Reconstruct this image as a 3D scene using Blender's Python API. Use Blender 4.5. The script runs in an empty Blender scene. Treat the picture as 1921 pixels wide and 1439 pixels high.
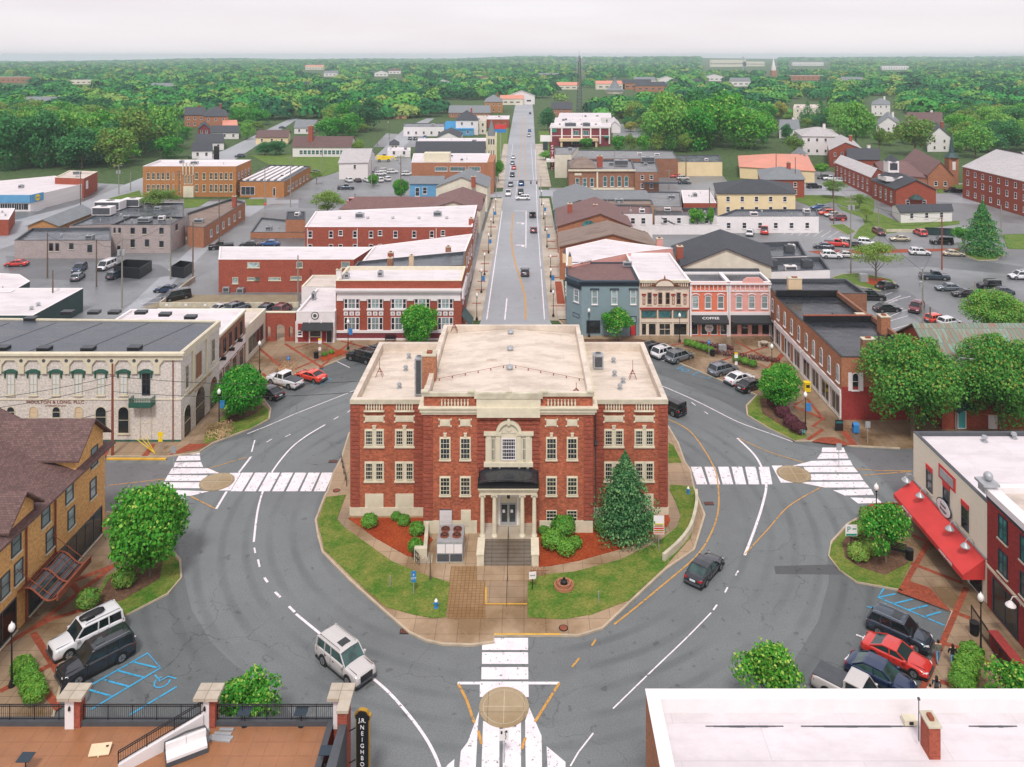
import bpy,math,random
import numpy as np
from mathutils import Vector,Matrix
R=math.radians
random.seed(7)
# ------------------------------------------------------------------ camera
H,F,XC,YC=47.0,1500.0,983.0,105.0
W0,H0=1921.0,1439.0
scene=bpy.context.scene
COL=scene.collection
cam_d=bpy.data.cameras.new("camera");cam=bpy.data.objects.new("camera",cam_d);COL.objects.link(cam)
cam.location=(0,0,H);cam.rotation_euler=(R(90),0,0)
cam_d.sensor_width=36;cam_d.lens=36*F/W0
cam_d.shift_x=(W0/2-XC)/W0
cam_d.shift_y=-(H0/2-YC)/W0
cam_d.clip_start=1;cam_d.clip_end=30000
scene.camera=cam
# ------------------------------------------------------------------ sky and sun
SUN_EL,SUN_AZ=R(55),R(184)
w=bpy.data.worlds.new("World");scene.world=w;w.use_nodes=True
nt=w.node_tree;nt.nodes.clear()
out=nt.nodes.new("ShaderNodeOutputWorld")
sky=nt.nodes.new("ShaderNodeTexSky");sky.sky_type='NISHITA';sky.sun_disc=False
sky.sun_elevation=SUN_EL;sky.sun_rotation=SUN_AZ
bg1=nt.nodes.new("ShaderNodeBackground");bg1.inputs[1].default_value=0.1
nt.links.new(sky.outputs[0],bg1.inputs[0])
bg2=nt.nodes.new("ShaderNodeBackground");bg2.inputs[1].default_value=1.0
tc=nt.nodes.new("ShaderNodeTexCoord");mp=nt.nodes.new("ShaderNodeMapping");mp.inputs['Scale'].default_value=(1.2,1.2,9)
nz=nt.nodes.new("ShaderNodeTexNoise");nz.inputs['Scale'].default_value=2.8;nz.inputs['Detail'].default_value=5
cr=nt.nodes.new("ShaderNodeValToRGB")
cr.color_ramp.elements[0].position=0.35;cr.color_ramp.elements[0].color=(0.545,0.50,0.525,1)
cr.color_ramp.elements[1].position=0.65;cr.color_ramp.elements[1].color=(0.59,0.553,0.575,1)
nt.links.new(tc.outputs['Generated'],mp.inputs[0]);nt.links.new(mp.outputs[0],nz.inputs['Vector'])
nt.links.new(nz.outputs[0],cr.inputs[0]);nt.links.new(cr.outputs[0],bg2.inputs[0])
mix=nt.nodes.new("ShaderNodeMixShader");mix.inputs[0].default_value=0.9
nt.links.new(bg1.outputs[0],mix.inputs[1]);nt.links.new(bg2.outputs[0],mix.inputs[2]);nt.links.new(mix.outputs[0],out.inputs[0])
sd=bpy.data.lights.new("sun",'SUN');sun=bpy.data.objects.new("sun",sd);COL.objects.link(sun)
sd.energy=1.5;sd.angle=R(10);sd.color=(1,0.95,0.9)
sun.rotation_euler=Vector((math.sin(SUN_AZ)*math.cos(SUN_EL),math.cos(SUN_AZ)*math.cos(SUN_EL),math.sin(SUN_EL))).to_track_quat('Z','Y').to_euler()
vs=scene.view_settings;vs.view_transform='Standard';vs.look='None';vs.gamma=1;vs.use_curve_mapping=False
vs.exposure=0.72
scene.cycles.max_bounces=4;scene.cycles.diffuse_bounces=2;scene.cycles.glossy_bounces=2
scene.cycles.transmission_bounces=2;scene.cycles.volume_bounces=2;scene.cycles.transparent_max_bounces=6
# ------------------------------------------------------------------ measuring helpers (photo measurements -> metres)
def G(px,py,z=0.0):
 Y=F*(H-z)/(py-YC)
 return((px-XC)*Y/F,Y)
def ZT(ytop,ybase):
 return H*(1-(ytop-YC)/(ybase-YC))
def zz(ox,oy,s,pts):return[(ox+x/s,oy+y/s)for x,y in pts]
# ------------------------------------------------------------------ materials
M={}
def lin(c):
 if isinstance(c,str):
  c=tuple(int(c[i:i+2],16)/255 for i in(0,2,4))
  c=tuple(v/12.92 if v<=.04045 else((v+.055)/1.055)**2.4 for v in c)
 return(c[0],c[1],c[2],1)
class N:
 def __init__(s,name):
  s.m=bpy.data.materials.new(name);s.m.use_nodes=True;s.t=s.m.node_tree;s.b=s.t.nodes['Principled BSDF']
 def n(s,kind,**kw):
  x=s.t.nodes.new(kind)
  for k,v in kw.items():
   if k in x.inputs.keys():x.inputs[k].default_value=v
   else:setattr(x,k,v)
  return x
 def l(s,a,b):s.t.links.new(a,b)
 def coord(s,uv=False,scale=None):
  c=s.n("ShaderNodeTexCoord").outputs['UV' if uv else 'Object']
  if scale:
   m=s.n("ShaderNodeMapping");m.inputs['Scale'].default_value=scale;s.l(c,m.inputs[0]);c=m.outputs[0]
  return c
 def noise(s,co,scale,detail=4,rough=.6):
  x=s.n("ShaderNodeTexNoise");x.inputs['Scale'].default_value=scale;x.inputs['Detail'].default_value=detail;x.inputs['Roughness'].default_value=rough
  s.l(co,x.inputs['Vector']);return x.outputs[0]
 def ramp(s,fac,a,b,ca=(0,0,0,1),cb=(1,1,1,1)):
  x=s.n("ShaderNodeValToRGB");e=x.color_ramp.elements
  e[0].position=a;e[1].position=b;e[0].color=ca;e[1].color=cb;s.l(fac,x.inputs[0]);return x.outputs[0]
 def mix(s,fac,a,b,mode='MIX'):
  x=s.n("ShaderNodeMixRGB");x.blend_type=mode
  for i,v in enumerate((fac,a,b)):
   if isinstance(v,(int,float)):x.inputs[i].default_value=v
   elif isinstance(v,tuple):x.inputs[i].default_value=v
   else:s.l(v,x.inputs[i])
  return x.outputs[0]
 def bump(s,h,st,d=.05):
  x=s.n("ShaderNodeBump");x.inputs['Strength'].default_value=st;x.inputs['Distance'].default_value=d
  s.l(h,x.inputs['Height']);s.l(x.outputs[0],s.b.inputs['Normal'])
def sc4(c,k):return(min(1,c[0]*k),min(1,c[1]*k),min(1,c[2]*k),1)
def mat(name,c,rough=.7,var=.15,scale=1.5,metal=0,spec=.5,uv=False,stretch=None,bump=0,coat=0):
 if name in M:return M[name]
 k=N(name);c=lin(c);k.b.inputs['Roughness'].default_value=rough;k.b.inputs['Metallic'].default_value=metal
 k.b.inputs['Specular IOR Level'].default_value=spec;k.b.inputs['Coat Weight'].default_value=coat
 if var:
  co=k.coord(uv,stretch);n1=k.noise(co,scale,5);r=k.ramp(n1,.3,.7)
  k.l(k.mix(r,sc4(c,1-var),sc4(c,1+var)),k.b.inputs['Base Color'])
  if bump:k.bump(n1,bump)
 else:k.b.inputs['Base Color'].default_value=c
 M[name]=k.m;return k.m
def brick(name,c,mortar=None,var=.25,w=.22,h=.075,stain=.2):
 if name in M:return M[name]
 k=N(name);c=lin(c);mo=lin(mortar)if mortar else sc4(c,1.5)
 uv=k.coord(True)
 b=k.n("ShaderNodeTexBrick");k.l(uv,b.inputs['Vector'])
 b.inputs['Scale'].default_value=1;b.inputs['Brick Width'].default_value=w;b.inputs['Row Height'].default_value=h
 b.inputs['Mortar Size'].default_value=.008;b.inputs['Mortar Smooth'].default_value=.3
 b.inputs['Color1'].default_value=sc4(c,1+var);b.inputs['Color2'].default_value=sc4(c,1-var);b.inputs['Mortar'].default_value=mo
 n1=k.ramp(k.noise(uv,.5,6,.7),.35,.7)
 n2=k.ramp(k.noise(uv,4,6,.8),.38,.62)
 col=k.mix(n2,b.outputs['Color'],k.mix(1.0,b.outputs['Color'],(.66,.63,.68,1),'MULTIPLY'))
 col=k.mix(n1,col,k.mix(1.0,col,sc4((1,1,1),1-stain),'MULTIPLY'))
 k.l(col,k.b.inputs['Base Color']);k.b.inputs['Roughness'].default_value=.85;k.b.inputs['Specular IOR Level'].default_value=.25
 M[name]=k.m;return k.m
def asphalt(name,c,wet=.5,crack=1.0,tone=.2,lanes=0):
 k=N(name);c=lin(c);co=k.coord()
 big=k.ramp(k.noise(co,.035,6,.65),.35,.68);mid=k.ramp(k.noise(co,.35,6,.7),.3,.72);fine=k.noise(co,9,3,.8)
 col=k.mix(big,sc4(c,1-tone),sc4(c,1+tone));col=k.mix(mid,col,k.mix(1.0,col,(.86,.86,.86,1),'MULTIPLY'))
 col=k.mix(.6,col,fine,'OVERLAY')
 if lanes:
  sb=k.n("ShaderNodeVectorMath");sb.operation='SUBTRACT';k.l(co,sb.inputs[0]);sb.inputs[1].default_value=(-1.5,85,0)
  ln=k.n("ShaderNodeVectorMath");ln.operation='LENGTH';k.l(sb.outputs[0],ln.inputs[0]);mq=k.n("ShaderNodeMath");mq.operation='MULTIPLY';k.l(ln.outputs['Value'],mq.inputs[0]);mq.inputs[1].default_value=2.9
  sn=k.n("ShaderNodeMath");sn.operation='SINE';k.l(mq.outputs[0],sn.inputs[0]);tr_=k.mix(1.0,k.ramp(sn.outputs[0],.2,.95),k.ramp(k.noise(co,.09,4),.4,.62),'MULTIPLY')
  col=k.mix(tr_,col,k.mix(1.0,col,(.76,.77,.78,1),'MULTIPLY'))
 sp=k.ramp(k.noise(co,1.1,3,.5),.64,.7);col=k.mix(sp,col,k.mix(1.0,col,(.7,.69,.68,1),'MULTIPLY'))
 nc=k.n("ShaderNodeTexNoise");nc.inputs['Scale'].default_value=.25;nc.inputs['Detail'].default_value=5;k.l(co,nc.inputs['Vector'])
 mx=k.mix(.78,nc.outputs['Color'],co,'MIX')
 dv=k.n("ShaderNodeVectorMath");dv.operation='MULTIPLY_ADD';k.l(nc.outputs['Color'],dv.inputs[0]);dv.inputs[1].default_value=(6,6,0);k.l(co,dv.inputs[2])
 vo=k.n("ShaderNodeTexVoronoi");vo.feature='DISTANCE_TO_EDGE';vo.inputs['Scale'].default_value=.11;k.l(dv.outputs[0],vo.inputs['Vector'])
 e=k.ramp(vo.outputs['Distance'],.001,.0045,(1,1,1,1),(0,0,0,1))
 msk=k.ramp(k.noise(co,.06,3),.42,.58)
 mm=k.mix(1.0,e,msk,'MULTIPLY');mm2=k.mix(1.0,mm,(crack,crack,crack,1),'MULTIPLY')
 col=k.mix(mm2,col,k.mix(1.0,col,(.35,.35,.36,1),'MULTIPLY'))
 k.l(col,k.b.inputs['Base Color'])
 wn=k.ramp(k.noise(co,.07,5,.6),.35,.65,sc4((1,1,1),.75-.45*wet),sc4((1,1,1),.85-.25*wet))
 k.l(wn,k.b.inputs['Roughness']);k.b.inputs['Specular IOR Level'].default_value=.35+.3*wet
 k.bump(fine,.25,.02);M[name]=k.m;return k.m
def paving(name,c,wet=.45,joint=1.5,dark=.5):
 k=N(name);c=lin(c);co=k.coord()
 b=k.n("ShaderNodeTexBrick");k.l(co,b.inputs['Vector']);b.offset=0
 b.inputs['Scale'].default_value=1;b.inputs['Brick Width'].default_value=joint;b.inputs['Row Height'].default_value=joint
 b.inputs['Mortar Size'].default_value=.025;b.inputs['Color1'].default_value=c;b.inputs['Color2'].default_value=sc4(c,.88);b.inputs['Mortar'].default_value=sc4(c,.5)
 st=k.ramp(k.noise(co,.14,6,.6),.44,.6);fine=k.ramp(k.noise(co,2.5,5,.7),.25,.75)
 col=k.mix(st,b.outputs['Color'],k.mix(1.0,b.outputs['Color'],sc4((1,.93,.8),dark),'MULTIPLY'))
 col=k.mix(fine,col,k.mix(1.0,col,(.82,.82,.82,1),'MULTIPLY'))
 k.l(col,k.b.inputs['Base Color'])
 k.l(k.ramp(st,0,1,sc4((1,1,1),.75),sc4((1,1,1),.75-wet)),k.b.inputs['Roughness']);M[name]=k.m;return k.m
def grass(name,c,c2):
 k=N(name);c,c2=lin(c),lin(c2);co=k.coord()
 a=k.ramp(k.noise(co,.45,8,.75),.38,.62);f=k.ramp(k.noise(co,4,6,.85),.35,.65)
 col=k.mix(a,c,c2);col=k.mix(f,k.mix(1.0,col,(.42,.5,.4,1),'MULTIPLY'),col);k.l(col,k.b.inputs['Base Color'])
 k.b.inputs['Roughness'].default_value=.9;k.b.inputs['Specular IOR Level'].default_value=.15;k.bump(k.noise(co,7,4),.8,.15);M[name]=k.m;return k.m
def seamroof(name,c,rough,var,seam=2.5,wet=0):
 k=N(name);c=lin(c);co=k.coord()
 b=k.n("ShaderNodeTexBrick");k.l(co,b.inputs['Vector']);b.offset=.5
 b.inputs['Scale'].default_value=1;b.inputs['Brick Width'].default_value=seam*4;b.inputs['Row Height'].default_value=seam
 b.inputs['Mortar Size'].default_value=.03;b.inputs['Color1'].default_value=c;b.inputs['Color2'].default_value=sc4(c,.96);b.inputs['Mortar'].default_value=sc4(c,.86)
 st=k.ramp(k.noise(k.coord(False,(1,2.2,1)),.22,7,.7),.44,.62);fn=k.ramp(k.noise(co,1.6,6,.7),.3,.8)
 col=k.mix(st,b.outputs['Color'],k.mix(1.0,b.outputs['Color'],(1-var,1-var*1.05,1-var*1.1,1),'MULTIPLY'))
 col=k.mix(fn,col,k.mix(1.0,col,sc4((1,1,1),1-var*.5),'MULTIPLY'))
 k.l(col,k.b.inputs['Base Color'])
 if wet:k.l(k.ramp(st,0,1,sc4((1,1,1),rough),sc4((1,1,1),wet)),k.b.inputs['Roughness'])
 else:k.b.inputs['Roughness'].default_value=rough
 k.bump(fn,.15,.03);M[name]=k.m;return k.m
def shingle(name,c,var=.3,w=.3,h=.18):
 k=N(name);c=lin(c);uv=k.coord(True)
 b=k.n("ShaderNodeTexBrick");k.l(uv,b.inputs['Vector'])
 b.inputs['Scale'].default_value=1;b.inputs['Brick Width'].default_value=w;b.inputs['Row Height'].default_value=h;b.inputs['Mortar Size'].default_value=.02
 b.inputs['Color1'].default_value=sc4(c,1+var);b.inputs['Color2'].default_value=sc4(c,1-var);b.inputs['Mortar'].default_value=sc4(c,.55)
 n1=k.ramp(k.noise(uv,.4,6,.7),.35,.7);col=k.mix(n1,b.outputs['Color'],k.mix(1.0,b.outputs['Color'],(.8,.8,.82,1),'MULTIPLY'))
 k.l(col,k.b.inputs['Base Color']);k.b.inputs['Roughness'].default_value=.75;M[name]=k.m;return k.m
def patina(name):
 k=N(name);uv=k.coord(True)
 b=k.n("ShaderNodeTexBrick");k.l(uv,b.inputs['Vector']);b.offset=.37
 b.inputs['Scale'].default_value=1;b.inputs['Brick Width'].default_value=.55;b.inputs['Row Height'].default_value=2.4;b.inputs['Mortar Size'].default_value=.03
 b.inputs['Color1'].default_value=lin('7d9a8c');b.inputs['Color2'].default_value=lin('6b8276');b.inputs['Mortar'].default_value=lin('3f4f48')
 n1=k.ramp(k.noise(k.coord(True,(3,.5,1)),.9,6,.7),.45,.6)
 k.l(k.mix(n1,b.outputs['Color'],lin('8a6a58')),k.b.inputs['Base Color']);k.b.inputs['Roughness'].default_value=.5;M[name]=k.m
def leaf(name,c,c2,var=.3):
 k=N(name);c,c2=lin(c),lin(c2)
 geo=k.n("ShaderNodeNewGeometry");oi=k.n("ShaderNodeObjectInfo")
 col=k.mix(geo.outputs['Random Per Island'],c,c2)
 hs=k.n("ShaderNodeHueSaturation");k.l(col,hs.inputs['Color'])
 mr=k.n("ShaderNodeMapRange");k.l(oi.outputs['Random'],mr.inputs[0]);mr.inputs[3].default_value=1-var;mr.inputs[4].default_value=1+var;k.l(mr.outputs[0],hs.inputs['Value'])
 m2=k.n("ShaderNodeMapRange");k.l(oi.outputs['Random'],m2.inputs[0]);m2.inputs[3].default_value=.512;m2.inputs[4].default_value=.488;k.l(m2.outputs[0],hs.inputs['Hue'])
 k.l(hs.outputs[0],k.b.inputs['Base Color']);k.b.inputs['Roughness'].default_value=.6;k.b.inputs['Specular IOR Level'].default_value=.2
 tr=k.n("ShaderNodeBsdfTranslucent");k.l(hs.outputs[0],tr.inputs[0]);ms=k.n("ShaderNodeMixShader");ms.inputs[0].default_value=.16
 k.l(k.b.outputs[0],ms.inputs[1]);k.l(tr.outputs[0],ms.inputs[2]);k.l(ms.outputs[0],k.t.nodes['Material Output'].inputs[0]);M[name]=k.m;return k.m
def glass(name,c,rough=.08):
 k=N(name);k.b.inputs['Roughness'].default_value=rough;k.b.inputs['Specular IOR Level'].default_value=.8
 oi=k.n("ShaderNodeObjectInfo");c=lin(c);co=k.coord(False)
 r=k.mix(oi.outputs['Random'],sc4(c,.5),sc4(c,1.8));n=k.ramp(k.noise(co,.9,2),.4,.6)
 k.l(k.mix(n,r,sc4(c,.6)),k.b.inputs['Base Color']);M[name]=k.m;return k.m
asphalt('asphalt','64696a',.6,.9,.22,1);asphalt('asphalt_ring','757a7b',.45,.9,.16,1);asphalt('asphalt_street','9ea2a7',.8,.7,.16)
asphalt('asphalt_lot','7e8183',1.0,1.0,.42);asphalt('asphalt_dark','56585a',.5,.6);asphalt('asphalt_side','6c6c6f',.7);asphalt('asphalt_wet','686b6e',1.1,1,.35)
paving('concrete_walk','a58d72',.55,1.5,.58);paving('concrete_light','c9bfb0',.3,3,.75);paving('concrete_step','857b70',.3,3,.7);paving('concrete_island','b59b7e',.5,1.8,.62)
paving('paver_tan','a5835c',.3,.35,.75);paving('disc_tan','ab987a',.2,2.6,.85)
mat('kerb','b5a690',.8,.2,.8);mat('kerb_yellow','d9a83a',.7,.2)
brick('paver_red','a8543a','8a5a48',.2,.3,.2);brick('brick_court','bd6848','b88a76',.28,.3,.12,.22);brick('brick_quoin','ab5844','a77864',.22,.3,.12)
brick('brick_red','a85a48',None,.22);brick('brick_dark','a45642',None,.22);brick('brick_orange','b37c5c',None,.22);brick('brick_tan','c8925c','a5805c',.2,.4,.15,.15);brick('brick_hotel','ffc27a','dca870',.14,.3,.1,.08);brick('brick_school','b8804e',None,.18)
brick('brick_brown','9b7058',None,.25);brick('brick_maroon','8a4248');brick('brick_painted','a04440',None,.06);brick('brick_redpaint','a2403c',None,.08)
brick('brick_cream','ece7dc','ddd6ca',.04,.4,.2,.12);brick('brick_grey','b8aca6',None,.05,.4,.2)
mat('stone','d6ceb6',.8,.1,1.2);mat('stone_old','c3bca6',.85,.22,.9);mat('stucco_cream','d9d2c0',.85,.1,.6);mat('beige_wall','ece5d0',.8,.05,3)
mat('white_paint','e6e1e1',.6,.05,.8);mat('white_siding','e2dddc',.7,.08,.5,stretch=(.2,.2,8));mat('cream_wall','e3cfa4',.8,.06,.5)
mat('bluegrey_wall','7f949a',.8,.07,.5);mat('orange_wall','dd7a5c',.75,.06);mat('pink_wall','dfa39a',.75,.05);mat('ornate_cream','ddcfbd',.75,.06)
mat('blue_wall','5f9bc4',.75,.1,.5);mat('green_dark','2f4a48',.6,.15);mat('green_trim','2d5f52',.6,.1);mat('navy_trim','2b3a46',.6,.1);mat('black_metal','1d1f22',.45,.1)
mat('grey_metal','a9adb0',.45,.15,2,.3);mat('dark_grey','4b4f54',.6,.15);mat('wood_pole','6b5a4c',.85,.25,3,stretch=(4,4,.3));mat('grey_pole','8d8a80',.8,.15,3,stretch=(4,4,.3))
mat('red_awning','cf3f3c',.75,.12,.5);mat('black_awning','26292c',.7,.15);mat('red_paint','c43038',.5,.08);mat('coral_roof','cf8a74',.6,.08,.2)
mat('gold','c79a3c',.35,.1,2,.6);mat('teal','3fa3a8',.5,.05);mat('sign_blue','2f7fc0',.5,.03);mat('sign_green','2f8f7a',.5,.03);mat('sign_white','eeeaea',.5,.02);mat('yellow_sign','f0d020',.5,.03)
mat('paint_white','e9e2e6',.55,.12,.9);mat('paint_yellow','c9964a',.55,.18,2);mat('paint_blue','3aa3d0',.55,.15,2)
seamroof('roof_white','ddd6d9',.6,.14);seamroof('roof_court','e0d2c2',.5,.26,3);seamroof('roof_black','30353b',.35,.3,3,.06);seamroof('roof_grey','8a8c8e',.55,.32)
seamroof('roof_slate','585e66',.42,.42,2.2,.08);seamroof('roof_tan','d5c8be',.6,.25);seamroof('roof_gravel','8c7a6e',.8,.3,6)
shingle('shingle_brown','6e5450');shingle('shingle_red','80605c',.2);shingle('shingle_dark','44484e',.22);shingle('shingle_grey','858b8e',.12);shingle('shingle_light','c5c1c0',.08)
shingle('metal_blue','2b8fc4',.06,.5,8);patina('roof_patina');shingle('roof_tile','a85a3a',.2)
grass('grass','5a7f36','86944c');grass('grass_isl','54822c','98984e');grass('ground_green','44613a','6a7a50');grass('mulch','b04a2c','c05a34');grass('mulch_dark','6a4a3c','8a6a58');grass('gravel_lot','a08e7a','b3a28c')
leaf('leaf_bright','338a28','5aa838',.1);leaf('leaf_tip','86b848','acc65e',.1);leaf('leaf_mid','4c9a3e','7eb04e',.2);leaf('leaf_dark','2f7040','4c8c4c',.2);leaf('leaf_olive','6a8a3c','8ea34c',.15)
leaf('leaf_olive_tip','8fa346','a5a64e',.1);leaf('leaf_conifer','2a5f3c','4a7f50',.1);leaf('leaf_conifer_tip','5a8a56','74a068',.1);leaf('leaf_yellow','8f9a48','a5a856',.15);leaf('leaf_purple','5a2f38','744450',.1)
leaf('leaf_hedge','4d8a2c','7fae3e',.1);leaf('leaf_straw','c2a37c','d6bd94',.1);leaf('leaf_far','3f7446','6f9a55',.2);leaf('leaf_far_dark','315f42','4b7c54',.2);leaf('leaf_far_olive','6f8a4c','95a05c',.2)
mat('bark','6a5a4c',.9,.25,3)
glass('glass','272f35');glass('glass_pale','8fa3a4',.15);glass('glass_teal','3e6f70');glass('glass_shop','22282b');glass('car_glass','1c2628',.05);glass('car_glass_teal','2d4a47',.05)
mat('blind','d5d9d6',.7,.05);mat('rubber','17181a',.85,.1);mat('rim','a9abad',.3,.05,2,.8);mat('lamp_globe','f4f1ee',.25,0);mat('tail_red','b01822',.25,0);mat('head_lamp','dfe3e4',.15,0)
mat('plate','d9dde0',.5,0);mat('chrome','b0b4b8',.2,0,1,.9);mat('skin','c99a80',.6,0);mat('hair_dark','1c1818',.7,0);mat('hair_white','d8d4d0',.7,0)
mat('jeans','6f9ab8',.85,.15,6);mat('shirt_olive','6c7264',.85,.1,6);mat('shirt_black','1c1e22',.85,.1,6);mat('shirt_grey','4b4f5a',.85,.1,6);mat('shirt_white','dcd8d8',.85,.1,6);mat('trousers_red','a8323a',.85,.1,6)
mat('rust','8a4a34',.8,.25,3);mat('deck_tile','9a6a48',.35,.12,.7);mat('sofa','e5e2e2',.8,.04);mat('wood_light','dcc3a0',.6,.08)
def worn(name,amt):
 m_=M[name];t_=m_.node_tree;b_=t_.nodes['Principled BSDF'];c_=t_.nodes.new("ShaderNodeTexCoord");n_=t_.nodes.new("ShaderNodeTexNoise");n_.inputs['Scale'].default_value=2.6;n_.inputs['Detail'].default_value=9;n_.inputs['Roughness'].default_value=.75
 r_=t_.nodes.new("ShaderNodeValToRGB");r_.color_ramp.elements[0].position=amt;r_.color_ramp.elements[1].position=amt+.05;t_.links.new(c_.outputs['Object'],n_.inputs['Vector']);t_.links.new(n_.outputs[0],r_.inputs[0]);t_.links.new(r_.outputs[0],b_.inputs['Alpha'])
worn('paint_white',.375);worn('paint_yellow',.4);worn('paint_blue',.4)
def paint(name,c,metal=.35):return mat('car_'+name,c,.25,0,1,metal,.5,coat=1.0)
for n_,c_,m_ in(('white','dfe0e2',0),('silver','d2cecb',.35),('grey','7d8790',.5),('charcoal','33383e',.5),('black','121417',.3),('navy','1f3558',.4),('blue','2a5f9e',.4),('red','d0352c',.1),('maroon','7c222c',.3),('orange','e2452a',.1),('champagne','cfc3a8',.5),('slate','3c4a58',.5)):paint(n_,c_,m_)
# ------------------------------------------------------------------ mesh building
class MB:
 def __init__(s):s.v=[];s.f=[];s.m=[];s.sm=False
 def add(s,vs,fs,mi=0):
  b=len(s.v);s.v+=[tuple(p)for p in vs];s.f+=[tuple(b+i for i in f)for f in fs];s.m+=[mi]*len(fs);return s
 def box(s,x0,x1,y0,y1,z0,z1,mi=0):
  return s.add([(x0,y0,z0),(x1,y0,z0),(x1,y1,z0),(x0,y1,z0),(x0,y0,z1),(x1,y0,z1),(x1,y1,z1),(x0,y1,z1)],
      [(3,2,1,0),(4,5,6,7),(0,1,5,4),(1,2,6,5),(2,3,7,6),(3,0,4,7)],mi)
 def bar(s,a,b,w,h,mi=0):
  a,b=Vector(a),Vector(b);d=(b-a).normalized();u=Vector((0,0,1))if abs(d.z)<.95 else Vector((0,1,0))
  n=d.cross(u).normalized()*w/2;t=n.cross(d).normalized()*h/2
  P=[a-n-t,a+n-t,a+n+t,a-n+t,b-n-t,b+n-t,b+n+t,b-n+t]
  return s.add(P,[(3,2,1,0),(4,5,6,7),(0,1,5,4),(1,2,6,5),(2,3,7,6),(3,0,4,7)],mi)
 def cyl(s,c,r,h,n=12,r2=None,mi=0,axis='z',cap=True):
  r2=r if r2 is None else r2;P=[]
  for k in range(n):
   a=2*math.pi*k/n
   for rr,t in((r,0),(r2,h)):
    x,y=rr*math.cos(a),rr*math.sin(a)
    P.append({'z':(c[0]+x,c[1]+y,c[2]+t),'y':(c[0]+x,c[1]+t,c[2]+y),'x':(c[0]+t,c[1]+x,c[2]+y)}[axis])
  fs=[(2*k,2*((k+1)%n),2*((k+1)%n)+1,2*k+1)for k in range(n)]
  if cap:fs+=[tuple(2*k for k in range(n))[::-1],tuple(2*k+1 for k in range(n))]
  return s.add(P,fs,mi)
 def lathe(s,prof,n=12,c=(0,0,0),mi=0):
  P=[];fs=[];m=len(prof)
  for k in range(n):
   a=2*math.pi*k/n
   for r,z in prof:P.append((c[0]+r*math.cos(a),c[1]+r*math.sin(a),c[2]+z))
  for k in range(n):
   k2=(k+1)%n
   for j in range(m-1):fs.append((k*m+j,k2*m+j,k2*m+j+1,k*m+j+1))
  return s.add(P,fs,mi)
 def prism(s,poly,z0,z1,mi=0,bottom=False):
  a=sum(poly[i-1][0]*poly[i][1]-poly[i][0]*poly[i-1][1]for i in range(len(poly)))
  if a<0:poly=poly[::-1]
  n=len(poly);P=[(x,y,z0)for x,y in poly]+[(x,y,z1)for x,y in poly]
  fs=[(i,(i+1)%n,n+(i+1)%n,n+i)for i in range(n)]+[tuple(range(n,2*n))]
  if bottom:fs.append(tuple(range(n))[::-1])
  return s.add(P,fs,mi)
 def tube(s,pts,r,n=6,mi=0):
  pts=[Vector(p)for p in pts];P=[];fs=[];rs=r if isinstance(r,(list,tuple))else[r]*len(pts)
  for i,p in enumerate(pts):
   d=(pts[min(i+1,len(pts)-1)]-pts[max(i-1,0)]).normalized()
   u=d.cross(Vector((0,0,1)))if abs(d.z)<.9 else d.cross(Vector((0,1,0)));u.normalize();v=d.cross(u)
   for k in range(n):
    a=2*math.pi*k/n;P.append(p+u*math.cos(a)*rs[i]+v*math.sin(a)*rs[i])
  for i in range(len(pts)-1):
   for k in range(n):fs.append((i*n+k,i*n+(k+1)%n,(i+1)*n+(k+1)%n,(i+1)*n+k))
  fs+=[tuple(range(n)),tuple((len(pts)-1)*n+k for k in range(n))[::-1]]
  return s.add(P,fs,mi)
 def ball(s,c,r,nu=12,nv=8,mi=0,sc=(1,1,1)):
  P=[(c[0],c[1],c[2]-r*sc[2])];fs=[]
  for j in range(1,nv):
   t=math.pi*j/nv
   for i in range(nu):
    a=2*math.pi*i/nu;P.append((c[0]+r*sc[0]*math.sin(t)*math.cos(a),c[1]+r*sc[1]*math.sin(t)*math.sin(a),c[2]-r*sc[2]*math.cos(t)))
  P.append((c[0],c[1],c[2]+r*sc[2]));L=len(P)-1
  for i in range(nu):
   fs.append((0,1+(i+1)%nu,1+i));fs.append((L,L-nu+i,L-nu+(i+1)%nu))
   for j in range(nv-2):a=1+j*nu;fs.append((a+i,a+(i+1)%nu,a+nu+(i+1)%nu,a+nu+i))
  return s.add(P,fs,mi)
 def mesh(s,name,mats,smooth=False,uv=True):
  me=bpy.data.meshes.new(name);me.from_pydata(s.v,[],s.f)
  for m in(mats if isinstance(mats,(list,tuple))else[mats]):me.materials.append(M[m]if isinstance(m,str)else m)
  if any(s.m):me.polygons.foreach_set('material_index',s.m)
  if smooth:me.polygons.foreach_set('use_smooth',[True]*len(me.polygons))
  me.update()
  if uv and len(s.f)<20000:
   L=me.uv_layers.new(name='UVMap').data;i=0;V=s.v
   for p in me.polygons:
    n=p.normal
    if abs(n.z)>.97:
     for vi in p.vertices:L[i].uv=(V[vi][0],V[vi][1]);i+=1
    else:
     t=Vector((-n.y,n.x,0)).normalized();b=n.cross(t)
     for vi in p.vertices:q=V[vi];L[i].uv=(q[0]*t.x+q[1]*t.y,q[0]*b.x+q[1]*b.y+q[2]*b.z);i+=1
  return me
 def obj(s,name,mats,parent=None,loc=None,rz=0,smooth=False,uv=True):
  return put(name,s.mesh(name,mats,smooth,uv),parent,loc,rz)
def put(name,me,parent=None,loc=None,rz=0):
 o=bpy.data.objects.new(name,me);COL.objects.link(o)
 if parent:o.parent=parent
 if loc is not None:o.location=loc
 if rz:o.rotation_euler=(0,0,rz)
 return o
def tag(o,label,cat,group=None):
 o['label']=label;o['category']=cat
 if group:o['group']=group
 return o
def thing(name,label,cat,loc=(0,0,0),rz=0,group=None):return tag(put(name,None,None,loc,rz),label,cat,group)
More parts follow.
